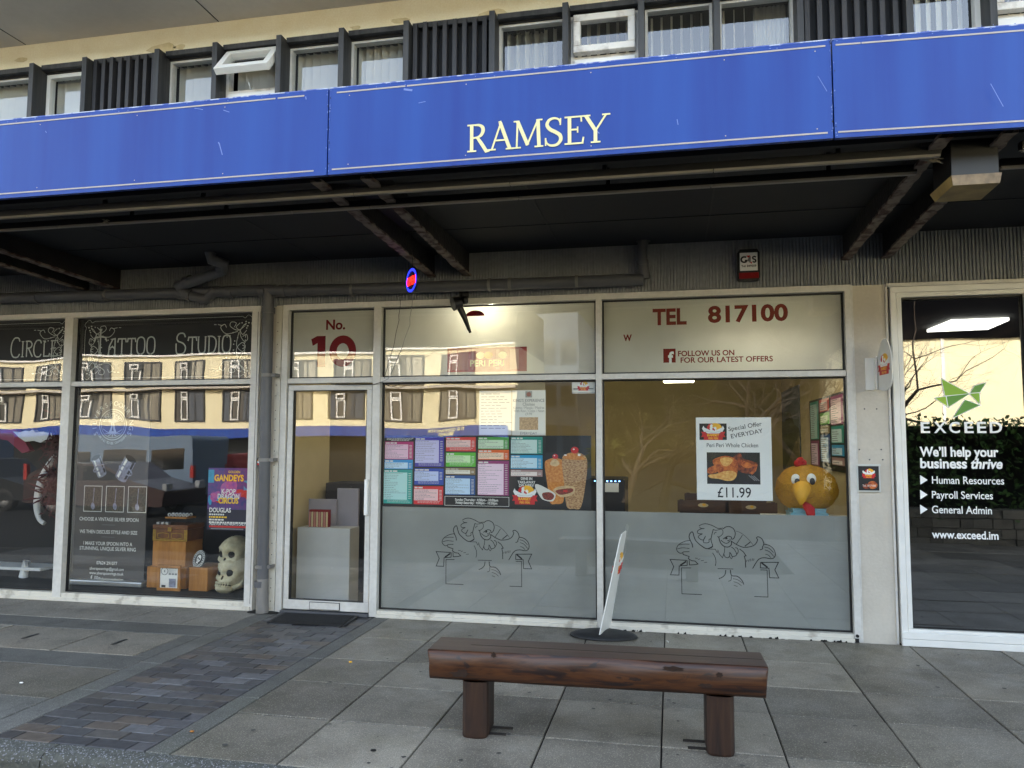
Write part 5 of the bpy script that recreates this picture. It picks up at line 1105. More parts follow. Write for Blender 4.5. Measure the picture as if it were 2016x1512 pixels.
blob([(1590, 540), (1640, 515), (1740, 510), (1770, 530), (1750, 580), (1660, 605), (1600, 570)], 'pitta'); blob([(1610, 548), (1740, 528), (1745, 560), (1650, 585)], 'fill'); cv.ell(mx(1690), my(553), .02, .008, M['red'])
mb.build('print', t)
# ---- special offer poster
X0, X1, Z0, Z1 = .204, .79, 1.05, 1.715
t = thing('offer_poster', 'white special offer poster with roast chicken picture on the right display window', 'poster', (.5, yP, Z0))
mb = MB(); mb.box(X0, X1, yP - .0006, yP, Z0, Z1, M['white']); mb.build('sheet', t)
mb = MB(); cv = Canvas(mb, (X0, yP - .001, Z1), (1, 0, 0), (0, 0, 1), .00006); pw, ph = X1 - X0, Z1 - Z0
def ox(a): return (a - 264) / (1060 - 264) * pw
def oy(b): return -(b - 112) / (975 - 112) * ph
cv.rect(ox(300), oy(348), ox(592), oy(175), M['ink'], 3); logo(cv, ox(448), oy(268), .19)
cv.text('Special Offer', ox(790), oy(228), .05, M['ink'], 'c', rot=.17, width=ox(970) - ox(614), bold=.004); cv.text('EVERYDAY', ox(808), oy(302), .05, M['ink'], 'c', rot=.19, width=ox(980) - ox(640), bold=.004)
cv.text('Peri Peri Whole Chicken', ox(648), oy(424), .055, M['ink'], 'c', width=ox(918) - ox(375), bold=.004)
cv.rect(ox(375), oy(808), ox(936), oy(478), M['ink'], 3)
M['roast'] = pm('roast_chicken_print', '#8a3210', .45, var=[(24, .9), (70, .6)], col2='#d87830', thr=(.42, .62)); M['roast_dark'] = pm('charred_print', '#4a180a', .45, var=(40, .9), col2='#a84a18'); M['roast_pale'] = pm('crisp_skin_print', '#d08a3c', .45, var=(45, .8), col2='#f0c878')
def ob(pts, m): cv.poly([(ox(a), oy(b)) for a, b in spline(pts, 5, True)][::-1], M[m])
ob([(640, 560), (690, 500), (735, 490), (760, 540), (860, 570), (910, 600), (860, 690), (760, 690), (690, 650)], 'roast_dark'); ob([(435, 570), (500, 530), (600, 515), (690, 560), (700, 640), (680, 740), (600, 770), (520, 740), (480, 660)], 'roast'); ob([(385, 650), (480, 610), (540, 640), (470, 690), (390, 700)], 'roast')
ob([(395, 715), (480, 700), (560, 675), (640, 670), (690, 700), (660, 760), (590, 775), (500, 755), (410, 745)], 'roast_pale'); ob([(520, 545), (600, 530), (650, 560), (600, 620), (540, 610)], 'roast_pale'); ob([(740, 560), (830, 590), (880, 620), (800, 640), (740, 610)], 'roast')
cv.stroke([(ox(895), oy(600)), (ox(880), oy(660)), (ox(840), oy(700))], .022, M['roast']); 
for k in range(3): cv.stroke([(ox(815 + k * 25), oy(715 + k * 2)), (ox(880 + k * 22), oy(770))], .007, M['grey_ink'])
for k in range(5): cv.stroke([(ox(400 + k * 90), oy(785)), (ox(450 + k * 90), oy(800))], .006, M['p_dark'])
cv.text('\u00a311.99', ox(660), oy(945), .135, M['ink'], 'c', width=ox(835) - ox(484), bold=.006)
mb.build('print', t)
# ---- pale notices in the upper part of the left display window
def notice(lab, px0, py0, px1, py1, rows, head=None, name='paper_notice', mat='paper'):
    a = W(px0, py1, yP); b = W(px1, py0, yP); t = thing(name, lab, 'notice', ((a.x + b.x) / 2, yP, a.z)); mb = MB(); mb.box(a.x, b.x, yP, yP + .0008, a.z, b.z, M[mat]); mb.build('sheet', t)
    mb = MB(); cv = Canvas(mb, (a.x, yP - .0004, a.z), (1, 0, 0), (0, 0, 1), .00006); w, h = b.x - a.x, b.z - a.z
    rows(cv, w, h); mb.build('print', t)
def rows_exp(cv, w, h):
    cv.rect(.4 * w, .84 * h, .6 * w, .98 * h, M['grey_ink']); cv.ell(.5 * w, .91 * h, .07 * w, .05 * h, M['maroon'])
    cv.text("KING'S EXPERIENCE", .5 * w, .74 * h, .05, M['grey_ink'], 'c', bold=.02, width=.94 * w); cv.text('Chicken', .5 * w, .655 * h, .05, M['grey_ink'], 'c', width=.36 * w, bold=.01); cv.text('Korma / Masala / Madras', .5 * w, .585 * h, .045, M['grey_ink'], 'c', width=.92 * w); cv.text('With Rice / Chips / Naan', .5 * w, .515 * h, .045, M['grey_ink'], 'c', width=.92 * w); cv.text('\u00a39.99', .5 * w, .445 * h, .045, M['grey_ink'], 'c', width=.2 * w)
    cv.rect(.22 * w, .12 * h, .78 * w, .4 * h, M['kebab']); cv.text('EVERYDAY', .5 * w, .015 * h, .035, M['grey_ink'], 'c', width=.5 * w)
def rows_list(cv, w, h):
    for k in range(13):
        x = .06 * w
        while x < w * random.uniform(.5, .95): q = random.uniform(.02, .06); cv.rect(x, h * (.92 - .065 * k), x + q, h * (.935 - .065 * k), M['grey_ink']); x += q + .012
def rows_pic(cv, w, h): cv.rect(.06 * w, .36 * h, .94 * w, .46 * h, M['grey_ink']); logo(cv, .5 * w, .62 * h, .55 * w); cv.rect(0, .04 * h, w, .08 * h, M['grey_ink'])
notice('white curry offer notice above the menu poster in the left display window', 1008, 768, 1074, 857, rows_exp)
notice('white price list beside the curry offer notice', 943, 769, 1007, 856, rows_list)
notice('small white notice with a chicken badge in the top corner beside the window mullion', 1126, 752, 1171, 775, rows_pic)
# ---- plush chicken head on blue tins
PCY = .36
c = W(1588, 962, PCY); M['plush'] = pm('yellow_plush', '#d49c16', .95, var=[(5, .5), (60, .45)], col2='#a87010', bump=(110, 1.0, .02)); M['plush_red'] = pm('red_felt', '#b0141c', .9, bump=(80, .4)); M['beak'] = pm('beak_felt', '#d9a01c', .8, var=(8, .4), col2='#b87c10', bump=(60, .3)); M['eye_white'] = pm('eye_white_felt', '#e4e2da', .7); M['eye_black'] = pm('eye_black_felt', '#141416', .5)
t = thing('plush_chicken_head', 'round yellow plush chicken head with white eyes sitting inside the right display window', 'plush toy', (c.x, PCY, c.z - .2))
def pf(d, p):
    k = 1 + .02 * math.sin(d.x * 9 + 2) * math.sin(d.z * 8) + .012 * random.uniform(-1, 1) + .05 * math.exp(-((d.x + .5) ** 2 + (d.z - .7) ** 2) * 6) - .05 * math.exp(-((d.x - .0) ** 2 + (d.z - .55) ** 2) * 30)
    return Vector((p.x, p.y, p.z)) * k
mb = MB(); mb.ball(c, (.245, .2, .195), M['plush'], 72, 48, pf)
def front(px_, py_):                       # point of the plush surface in front of a spot
    q = W(px_, py_, PCY - .17); dx, dz = (q.x - c.x) / .245, (q.z - c.z) / .195; return Vector((q.x, PCY - .2 * math.sqrt(max(.02, 1 - dx * dx - dz * dz)), q.z))
# fringe of fibres round the outline
for i in range(2600):
    d = Vector((random.gauss(0, 1), random.gauss(0, 1), random.gauss(0, 1))).normalized(); p = c + Vector((d.x * .246, d.y * .2, d.z * .196)); e = p + (d + Vector((random.gauss(0, .5), random.gauss(0, .5), random.gauss(0, .5)))) * .009; s = d.cross(Vector((.3, .2, .9))).normalized() * .0014
    mb.add([p - s, p + s, e], [(0, 1, 2)], M['plush'])
mb.build('head', t)
for k, (a, b) in enumerate(((1567, 944), (1597, 943))):
    p = front(a, b); mb = MB(); mb.ball(p, (.036, .02, .045), M['eye_white'], 18, 12); ey = mb.build('eye', t); q = front(a + (2, 1)[k], b + 3); mb = MB(); mb.ball(q + Vector((0, -.014, -.006)), (.021, .014, .028), M['eye_black'], 14, 10); mb.build('pupil', ey)
p = front(1577, 972); mb = MB(); mb.tube([p + Vector((.01, .05, .035)), p + Vector((0, -.02, .03)), p + Vector((-.008, -.055, .0)), p + Vector((-.012, -.062, -.045)), p + Vector((-.012, -.045, -.08))], [.078, .072, .055, .036, .012], M['beak'], 16); mb.ball(p + Vector((.035, .01, .01)), (.075, .05, .05), M['plush'], 18, 12); mb.build('beak', t)
p = W(1574, 911, PCY); mb = MB()
for (dx, dz, r) in ((-.022, .0, .03), (.0, .018, .034), (.024, .006, .028)): mb.ball(p + Vector((dx, -.04, dz - .006)), (r, .022, r * 1.05), M['plush_red'], 14, 10)
mb.build('comb', t)
p = front(1588, 992); q = W(1597, 1011, PCY - .2); mb = MB(); mb.tube([p + Vector((-.02, .02, .01)), p + Vector((0, -.03, -.02)), Vector((q.x - .01, PCY - .21, q.z + .035)), Vector((q.x, PCY - .2, q.z - .03))], [.014, .034, .04, .03], M['plush_red'], 12); mb.build('wattle', t)
M['tin'] = pm('pale_blue_tin', '#7fb0bd', .35, var=(12, .3))
a = W(1555, 1006, PCY); b = W(1621, 997, PCY); zb_ = W(1588, 1013, PCY).z
for i, (h0, h1, e) in enumerate(((.0, .042, .012), (.0425, .078, -.004))):
    t = thing('blue_tin', ['flat pale blue tin under the plush chicken head, the lower one', 'flat pale blue tin directly under the plush chicken head, the upper one'][i], 'tin', ((a.x + b.x) / 2, PCY, .905 + h0), 'pale blue tins'); mb = MB(); mb.box(a.x - e, b.x + e, PCY - .14, PCY + .14, .905 + h0, .905 + h1 - .012, M['tin']); mb.build('body', t, bevel=.004); mb = MB(); mb.box(a.x - e - .003, b.x + e + .003, PCY - .143, PCY + .143, .905 + h1 - .0115, .905 + h1, M['tin']); mb.build('lid', t, bevel=.003)
t = thing('window_shelf', 'white shelf just inside the right display window under the plush head', 'shelf', (1.1, .35, .87)); mb = MB(); mb.box(.75, 1.445, .14, .62, .87, .904, M['white']); mb.build('board', t, bevel=.004)
mb = MB(); mb.box(.8, .83, .16, .6, .005, .869, M['white']); mb.box(1.38, 1.41, .16, .6, .005, .869, M['white']); mb.build('support', t)
# ---- dining tables and chairs
M['chair_wood'] = wood_mat('dark_chair_wood', ['#2e1d10', '#4a2f1a', '#5a3a20'], (4, 22, 22), .45); M['table_red'] = pm('red_table_edge', '#a32020', .4); M['table_cream'] = pm('cream_table_top', '#c9b68a', .4)
def table(x, y, lab):
    t = thing('dining_table', lab, 'table', (x, y, .005), 'dining tables in the takeaway'); mb = MB(); mb.box(x - .34, x + .34, y, y + .6, .72, .752, M['table_cream']); mb.build('table_top', t, bevel=.004); mb = MB()
    mb.box(x - .345, x - .16, y - .012, y - .001, .722, .76, M['table_red']); mb.box(x + .16, x + .345, y - .012, y - .001, .722, .76, M['table_red']); mb.build('edge_band', t); mb = MB(); mb.tube([(x, y + .3, .03), (x, y + .3, .719)], .035, M['black'], 10); mb.build('leg', t); mb = MB(); mb.lathe([(0, .0), (.24, 0), (.24, .015), (.04, .03), (0, .03)], M['black'], (x, y + .3, .005)); mb.build('foot', t)
q1, q2 = W(1391, 1005, 1.5), W(1494, 1007, 1.5); table(q1.x, 1.5, 'red-edged dining table left of centre behind the right display window'); table(q2.x, 1.5, 'red-edged dining table nearer the plush chicken head')
def chair(x, y, lab, top=.93):
    t = thing('dining_chair', lab, 'chair', (x, y, .005), 'dining chairs in the takeaway'); w = .25
    mb = MB(); mb.box(x - w, x + w, y, y + .4, .43, .465, M['chair_wood']); mb.build('seat', t, bevel=.006)
    for a in (-1, 1):
        for b in (0, 1): mb = MB(); h = top if b == 0 else .43; mb.box(x + a * (w - .02) - .02, x + a * (w - .02) + .02, y + b * .36, y + b * .36 + .04, .005, h, M['black']); mb.build('leg', t)
    mb = MB(); mb.box(x - w - .02, x + w + .02, y - .015, y - .0005, top - .13, top - .005, M['chair_wood']); mb.box(x - w, x + w, y + .041, y + .05, top - .33, top - .02, M['chair_wood']); bk = mb.build('backrest', t, bevel=.003)
    mb = MB(); cv = Canvas(mb, (x, y - .0155, 0), (1, 0, 0), (0, 0, 1), .0002); cv.ell(0, top - .055, .055, .022, M['table_cream']); cv.ell(.01, top - .05, .02, .014, M['yellow']); mb.build('emblem', bk)
for (px_, py_, y, lab) in ((1384, 988, 2.25, 'dark wooden chair with a pale emblem left of centre under the offer poster'), (1393, 974, 3.2, 'dark wooden chair at the far table behind the left one'), (1478, 992, 2.25, 'dark wooden chair with a pale emblem left of the plush chicken head'), (1462, 976, 3.2, 'dark wooden chair at the far table behind the right one')):
    q = W(px_, py_, y); chair(q.x, y, lab, top=q.z + .02)
# ---- things on the walls
def wallpos(px_, xw):                        # depth at which a pixel column meets the wall x = xw
    lo, hi = .1, 5.0
    for _ in range(40):
        mid = (lo + hi) / 2
        if W(px_, 860, mid).x < xw: lo = mid
        else: hi = mid
    return (lo + hi) / 2
y0, y1 = wallpos(1576, 1.445), wallpos(1533, 1.445)
ya, yb = min(y0, y1), max(y0, y1); print('poster depth', ya, yb)
zt_, zb2 = W(1576, 757, ya).z, W(1576, 930, ya).z
M['sky_print'] = pm('picture_sky', '#5c6670', .5, var=(3, .5), col2='#3a444c'); M['hill_print'] = pm('picture_hill', '#3a4030', .5, var=(6, .8), col2='#23261f'); M['path_print'] = pm('picture_path', '#7a6a50', .5, var=(10, .7), col2='#4a5030')
t = thing('landscape_picture', 'tall landscape picture of a hill path on the right wall of the takeaway', 'picture', (1.44, ya, zb2)); mb = MB(); mb.box(1.436, 1.449, ya, min(yb, 4.2), zb2, zt_, M['sky_print']); mb.build('board', t)
mb = MB(); cv = Canvas(mb, (1.4355, min(yb, 4.2), zb2), (0, -1, 0), (0, 0, 1), .0003); w = min(yb, 4.2) - ya; h = zt_ - zb2
cv.poly([(0, 0), (w, 0), (w, .5 * h), (.75 * w, .55 * h), (.55 * w, .7 * h), (.35 * w, .72 * h), (.2 * w, .6 * h), (0, .62 * h)], M['hill_print']); cv.poly([(.1 * w, 0), (w, 0), (w, .42 * h), (.7 * w, .3 * h), (.4 * w, .12 * h)], M['path_print']); mb.build('print', t)
ya, yb = wallpos(1668, 1.445), wallpos(1598, 1.445); zt_, zb2 = 1.95, W(1640, 925, (ya + yb) / 2).z; ya = max(ya, .2); print('menu wall', ya, yb)
t = thing('wall_menu_board', 'dark menu board with coloured price panels on the right wall of the takeaway', 'menu board', (1.44, ya, zb2)); mb = MB(); mb.box(1.43, 1.449, ya, yb, zb2, zt_, M['ink']); mb.build('board', t)
mb = MB(); cv = Canvas(mb, (1.4295, yb, zb2), (0, -1, 0), (0, 0, 1), .0003); w = yb - ya; h = zt_ - zb2
for i, (u0, u1, v0, v1, c1, c2) in enumerate([(.03, .3, .42, .97, '#1f9c90', '#b5dfdb'), (.03, .3, .04, .4, '#8c1868', '#f0d2e4'), (.34, .62, .8, .97, '#d8403c', '#f2cbc6'), (.34, .62, .62, .78, '#52b82c', '#cdeeb8'), (.34, .62, .5, .6, '#8c7550', '#e6e0d2'), (.34, .62, .1, .48, '#1c5090', '#c2dcf2'), (.66, .97, .6, .97, '#8c1868', '#e8c8d0'), (.66, .97, .36, .58, '#1c8c7c', '#c8e0da'), (.66, .97, .2, .34, '#1e96c4', '#c8e4f0'), (.66, .97, .08, .18, '#a88480', '#f0e2dc')]):
    cv.rect(u0 * w, v0 * h, u1 * w, v1 * h, MC(c1), 2); cv.rect((u0 + .01) * w, (v0 + .012) * h, (u1 - .05) * w, (v1 - .04) * h, MC(c2), 4); y = v0 + .03
    while y < v1 - .05: cv.rect((u0 + .02) * w, y * h, (u0 + random.uniform(.1, .2)) * w, (y + .008) * h, M['grey_ink'], 5); y += .028
mb.build('print', t)
# ---- counter unit seen left in the right window, things behind the door
a = W(1180, 1005, 1.3); b = W(1230, 943, 1.3); t = thing('drinks_chiller', 'black counter chiller with a white label and a row of small lights', 'chiller', ((a.x + b.x) / 2, 1.6, .005)); mb = MB(); mb.box(a.x - .35, b.x, 1.3, 1.9, .005, b.z, M['black']); mb.build('cabinet', t, bevel=.01); mb = MB(); mb.box(b.x - .26, b.x - .06, 1.295, 1.2995, b.z - .13, b.z - .04, M['paper']); mb.build('label', t)
mb = MB(); M['led'] = emit('chiller_leds', '#6fa8ff', 1.5)
for k in range(7): mb.box(b.x - .3 + .04 * k, b.x - .285 + .04 * k, 1.294, 1.2995, b.z - .028, b.z - .018, M['led'])
mb.build('indicator', t)
M['board_lilac'] = pm('grey_lilac_board', '#a29ca3', .6, var=(3, .2)); M['counter'] = pm('pale_counter_panel', '#bdbbb6', .5, var=(2, .25))
def leanbox(name, lab, cat, px0, py0, px1, py1, y, d, mat, z0=None):
    a = W(px0, py1, y); b = W(px1, py0, y); t = thing(name, lab, cat, ((a.x + b.x) / 2, y, a.z)); mb = MB(); mb.box(a.x, b.x, y, y + d, a.z if z0 is None else z0, b.z, mat); mb.build('panel', t, bevel=.004); return a, b, t
a, b, tc_ = leanbox('counter', 'pale grey counter front behind the glazed door', 'counter', 582, 1041, 689, 1180, .34, .22, M['counter'], z0=.005)
leanbox('display_board', 'lilac grey board standing behind the counter with a rack in front', 'board', 606, 983, 662, 1050, .62, .03, M['board_lilac'], z0=.005)
leanbox('display_board', 'taller lilac grey board at the back right of the counter', 'board', 662, 962, 706, 1050, .68, .03, M['board_lilac'], z0=.005)
a2 = W(608, 1042, .4); b2 = W(647, 1004, .4); t = thing('leaflet_rack', 'small dark rack of red and cream striped leaflets on the counter', 'rack', ((a2.x + b2.x) / 2, .4, b.z)); mb = MB(); mb.box(a2.x, b2.x, .4, .45, b.z + .001, b2.z, M['maroon']); mb.build('back', t)
mb = MB()
for k in range(8): w = (b2.x - a2.x) / 8; mb.box(a2.x + w * k + .004, a2.x + w * (k + 1) - .006, 0.388, .399, b.z + .004, b2.z - .02, M['table_cream'] if k % 2 else M['pale_red'])
mb.build('leaflet', t)
M['menu_dark'] = pm('dark_rear_opening', '#15141a', .8)  # dark box added in place of a dark opening behind the boards
a = W(640, 1000, .95); b = W(742, 952, .95); t = thing('dark_opening_box', 'added tall dark box standing for the opening behind the lilac grey boards inside the glazed door', 'cabinet', ((a.x + b.x) / 2, 1.0, .005)); mb = MB(); mb.box(a.x, b.x, .95, 1.35, .005, b.z, M['menu_dark']); mb.build('body', t, bevel=.006); mb = MB(); mb.box((a.x + b.x) / 2 - .004, (a.x + b.x) / 2 + .004, .944, .9495, .05, b.z - .03, M['black']); mb.build('black_strip', t)

# ================================================================== THINGS ON THE FRONT AND ON THE PAVEMENT
# alarm box
t = thing('alarm_box', 'white and black security alarm box with a red base on the ribbed strip', 'alarm', (.625, .0, 2.81))
mb = MB(); a = W(1453, 551, -.07); b = W(1496, 488, -.07); mb.prism([(a.x + .012, a.z), (b.x - .012, a.z), (b.x, a.z + .02), (b.x, b.z - .03), (b.x - .02, b.z), (a.x + .02, b.z), (a.x, b.z - .03), (a.x, a.z + .02)], 'y', -.05, .03, M['black']); mb.build('case', t, bevel=.006)
mb = MB(); mb.box(a.x + .018, b.x - .018, -.056, -.0505, a.z + .075, b.z - .03, M['white']); lb = mb.build('label_plate', t, bevel=.003)
mb = MB(); mb.box(a.x + .01, b.x - .01, -.058, -.0505, a.z + .012, a.z + .06, M['maroon']); mb.build('red_base', t, bevel=.006)
mb = MB(); cv = Canvas(mb, ((a.x + b.x) / 2, -.0565, 0), (1, 0, 0), (0, 0, 1), .0001); zc = a.z + .14; H = .05
cv.stroke([(-.012 + .024 * math.cos(t_) - .022, zc + .026 + .022 * math.sin(t_)) for t_ in [R(50 + i * 15) for i in range(19)]], .013, M['ink']); cv.rect(-.03, zc + .012, -.012, zc + .024, M['ink']); cv.poly([(-.018, zc + .058), (.012, zc + .058), (.012, zc + .036), (-.006, zc + .042)][::-1], M['red']); cv.poly([(.004, zc + .0), (.016, zc + .0), (.016, zc + .05), (.006, zc + .05), (-.012, zc + .018), (-.012, zc + .01), (.004, zc + .01)], M['grey_ink']); cv.poly([(.01, zc), (.024, zc - .012), (.024, zc + .008)], M['red'])
cv.stroke(spline([(.056, zc + .042), (.044, zc + .048), (.032, zc + .042), (.034, zc + .03), (.05, zc + .022), (.054, zc + .01), (.044, zc + .002), (.03, zc + .008)], 4), .011, M['ink']); cv.text('Tel: 849509', 0, zc - .035, .024, M['ink'], 'c', bold=.02); mb.build('emblem', lb)
# oval OPEN sign
c = W(812, 552, -.75); t = thing('open_sign', 'small glowing oval OPEN sign hung edge-on beneath the canopy beam', 'sign', c)
ang = R(-50); u = Vector((math.cos(ang), math.sin(ang), -.0)); n_ = Vector((math.sin(ang), -math.cos(ang), 0)); u = u.normalized()
mb = MB(); pts = [c + u * .115 * math.cos(i * .2618) + Vector((0, 0, .095 * math.sin(i * .2618))) for i in range(24)]
mb.add([p + n_ * .006 for p in pts] + [p - n_ * .006 for p in pts], [tuple(range(24)), tuple(range(24, 48))[::-1]] + [(i, (i + 1) % 24, 24 + (i + 1) % 24, 24 + i) for i in range(24)], M['p_dark']); mb.build('disc', t)
mb = MB(); cv = Canvas(mb, c + n_ * .0075, u, (0, 0, 1), .0005); cv.stroke([(.102 * math.cos(i * .2618), .083 * math.sin(i * .2618)) for i in range(24)], .02, M['neon_blue'], closed=True); mb.build('blue_ring', t)
mb = MB(); cv = Canvas(mb, c + n_ * .0085, u, (0, 0, 1), .0005); cv.text('OPEN', 0, -.034, .095, M['neon_red'], 'c', bold=.05, width=.19); mb.build('letters', t)
mb = MB(); mb.tube([c + Vector((0, 0, .095)), Vector((c.x - .01, c.y, 3.16))], .003, M['black'], 5); mb.build('hanger', t)
def cable(lab, pts, r, mat):
    P = [Vector(p) for p in pts]; out = []
    for i in range(len(P) - 1):
        for k in range(5): out.append(P[i].lerp(P[i + 1], k / 5) + Vector((math.sin(i * 2 + k) * .004, 0, 0)))
    out.append(P[-1]); mb = MB(); mb.tube(out, r, mat, 5); return tag(mb.build('cable'), lab, 'cable', 'cables by the door')
cable('thin pale cable hanging from the oval sign to the door corner', [W(813, 576, -.75), W(806, 640, -.5), W(790, 690, -.25), W(765, 745, -.03), W(752, 752, -.02)], .0022, M['grey_ink'])
cable('thin black cable dropping from the drainpipe to the door corner', [W(788, 590, -.1), W(785, 630, -.06), W(775, 685, -.04), W(765, 710, -.03), W(757, 745, -.02)], .0025, M['black'])
cable('loose black cable looped along the top of the glazed door', [W(790, 755, -.02), W(770, 762, -.025), W(752, 752, -.03), W(735, 757, -.02), W(700, 758, -.02), W(660, 757, -.02)], .003, M['black'])
# spotlight on the header
c = W(900, 597, -.14); t = thing('spotlight', 'black spotlight with a drooping arm fixed above the left cream pane', 'spotlight', c)
mb = MB(); mb.tube([c + Vector((-.03, -.03, -.01)), c + Vector((.03, .01, .01))], [.062, .05], M['black'], 14); mb.tube([c + Vector((.05, .0, .02)), c + Vector((.075, .02, .03))], .035, M['black'], 12); mb.build('head', t)
mb = MB(); mb.tube([c + Vector((.02, .03, .02)), c + Vector((.02, .06, .1))], .012, M['black'], 8); mb.box(c.x - .02, c.x + .06, .0, .03, c.z + .05, c.z + .14, M['black']); mb.build('bracket', t)
e = W(926, 655, -.07); mb = MB(); mb.tube([c + Vector((.02, 0, -.03)), c + Vector((.06, .02, -.12)), e], [.03, .024, .012], M['black'], 8); mb.tube([c + Vector((.03, .01, -.03)), e + Vector((-.02, -.01, .02))], .006, M['pipe'], 6); mb.build('arm', t)
# projecting sign on the pillar
t = thing('projecting_sign', 'white bracketed projecting sign with a chicken badge seen almost edge-on on the pillar', 'sign', (1.52, 0, 1.92))
mb = MB(); mb.box(1.492, 1.566, .004, .0195, 1.92, 2.172, M['pvc']); mb.box(1.553, 1.566, -.05, .0035, 1.922, 2.17, M['pvc']); mb.build('bracket', t, bevel=.003)
mb = MB(); cy_, cz_ = -.21, 2.10
pts = [(-.0, 1.95), (-.05, 1.92), (-.17, 1.905), (-.28, 1.945), (-.30, 2.1), (-.275, 2.22), (-.2, 2.295), (-.12, 2.28), (-.06, 2.21), (-.045, 2.17), (-.0, 2.17)]
mb.prism(spline(pts, 4, True), 'x', 1.567, 1.573, M['pvc']); mb.v = [tuple(Matrix.Rotation(R(7), 3, 'Z') @ (Vector(v) - Vector((1.57, 0, 0))) + Vector((1.57, 0, 0))) for v in mb.v]; mb.build('plate', t)
mb = MB(); rz_ = Matrix.Rotation(R(7), 3, 'Z'); cv = Canvas(mb, Vector((1.57, 0, 0)) + rz_ @ Vector((-.0036, -.16, 2.08)), rz_ @ Vector((0, -1, 0)), (0, 0, 1), .0002); logo(cv, 0, .02, .22); mb.build('print', t)
# leaflet in a holder on the pillar
t = thing('leaflet_holder', 'clear wall holder with a dark takeaway leaflet on the pillar', 'leaflet holder', (1.49, 0, 1.14)); mb = MB(); mb.box(1.402, 1.576, -.012, .0195, 1.335, 1.349, M['film_grey']); mb.box(1.404, 1.574, -.001, .0195, 1.138, 1.334, M['film_grey']); mb.build('holder', t)
mb = MB(); mb.box(1.416, 1.563, -.004, -.0015, 1.148, 1.334, M['ink']); lf = mb.build('leaflet', t); mb = MB(); cv = Canvas(mb, (1.49, -.0045, 1.24), (1, 0, 0), (0, 0, 1), .0001); logo(cv, 0, .035, .10); cv.ell(.025, -.05, .035, .03, M['roast']); cv.ell(-.02, -.06, .025, .02, M['roast_dark']); cv.text('Tel. 817100', 0, -.062, .02, M['paper'], 'c', bold=.01); mb.build('print', lf)
mb = MB(); c = W(1688, 1256, -.01); mb.tube([(c.x, -.02, .05), (c.x, .02, .05)], .012, M['black'], 10); mb.box(c.x - .03, c.x + .012, -.012, .01, .0, .03, M['black']); tag(mb.build('door_stop'), 'small black bolt at the foot of the pillar frame', 'bolt')
# door mat
t = thing('door_mat', 'dark ribbed door mat lying before the glazed door', 'mat', (-2.98, -.2, 0)); mb = MB(); q = [(-3.31, -.41), (-2.625, -.375), (-2.655, -.03), (-3.345, -.05)]; mb.prism(q, 'z', .0045, .012, M['rubber']); mb.build('base', t)
mb = MB()
for k in range(13):
    f = .07 + k * .068; A = Vector(q[0]).lerp(Vector(q[3]), f); B = Vector(q[1]).lerp(Vector(q[2]), f); mb.box(A.x + .03, B.x - .03, (A.y + B.y) / 2 - .007, (A.y + B.y) / 2 + .007, .0122, .019, M['mat'], rot=Matrix.Rotation(math.atan2(B.y - A.y, B.x - A.x), 3, 'Z'))
mb.build('rib', t)
# pavement flag sign
t = thing('pavement_sign', 'white leaning pavement sign on a black rubber foot behind the bench', 'sign', (-.53, -.2, 0))
mb = MB(); mb.lathe([(0, .045), (.08, .043), (.17, .036), (.235, .022), (.262, .008), (.265, .0), (0, .0)], M['rubber'], (-.532, -.225, .002), n=40, sy=.62); mb.build('foot', t)
FB, BB = W(1180, 1256, -.36), W(1201, 1236, -.09); FT, BT = W(1223, 1050, -.36), W(1234, 1041, -.09)
FB = Vector((FB.x, -.36, .04)); BB = Vector((BB.x, -.09, .04)); FT = Vector((FT.x, -.36, FT.z)); BT = Vector((BT.x, -.09, BT.z))
nn = (BB - FB).cross(FT - FB).normalized(); mb = MB(); o_ = [FB, BB, BB.lerp(BT, .93), BB.lerp(BT, .985) + (FT - BT) * .12, FB.lerp(FT, .985) + (BT - FT) * .12, FB.lerp(FT, .93)]
k = len(o_); mb.add([p + nn * .004 for p in o_] + [p - nn * .004 for p in o_], [tuple(range(k)), tuple(range(k, 2 * k))[::-1]] + [(i, (i + 1) % k, k + (i + 1) % k, k + i) for i in range(k)], M['pvc']); mb.build('panel', t)
uu = (BB - FB).normalized(); vv = nn.cross(uu)
if vv.z < 0: vv = -vv; 
mb = MB(); cc = (FB + BB + FT + BT) / 4
for sgn in (1, -1):
    cv = Canvas(mb, cc + nn * .0045 * sgn, uu * sgn, vv, .0002); 
    if cv.n.dot(nn * sgn) < 0: continue
    logo(cv, 0, .13, .25); cv.ell(0, -.1, .03, .09, M['ink'], rot=.3); cv.text('OPENING', 0, -.25, .07, M['ink'], 'c', bold=.02, width=.24); cv.text('HOURS', 0, -.34, .07, M['ink'], 'c', bold=.02, width=.2)
mb.build('print', t)
# bench of split logs
M['log'] = wood_mat('varnished_log', ['#120c0a', '#24150f', '#382014', '#50301a', '#382216', '#5c3a20'], (1.6, 9, 22), .36, .5)
_nt = M['log'].node_tree; _b = _nt.nodes['Principled BSDF']; _c = _b.inputs['Base Color'].links[0].from_socket      # dark sap and knot patches on the log
_bc = N(_nt, 'ShaderNodeTexCoord'); _mp = N(_nt, 'ShaderNodeMapping'); _mp.inputs['Scale'].default_value = (4.5, 6, 11); _nt.links.new(_bc.outputs['Object'], _mp.inputs['Vector'])
_nz = N(_nt, 'ShaderNodeTexNoise'); _nz.inputs['Scale'].default_value = 1.0; _nz.inputs['Detail'].default_value = 4; _nz.inputs['Distortion'].default_value = 1.2; _nt.links.new(_mp.outputs[0], _nz.inputs['Vector'])
_mr = N(_nt, 'ShaderNodeMapRange'); _mr.inputs[1].default_value = .57; _mr.inputs[2].default_value = .63; _mr.inputs[4].default_value = .85; _nt.links.new(_nz.outputs[0], _mr.inputs[0])
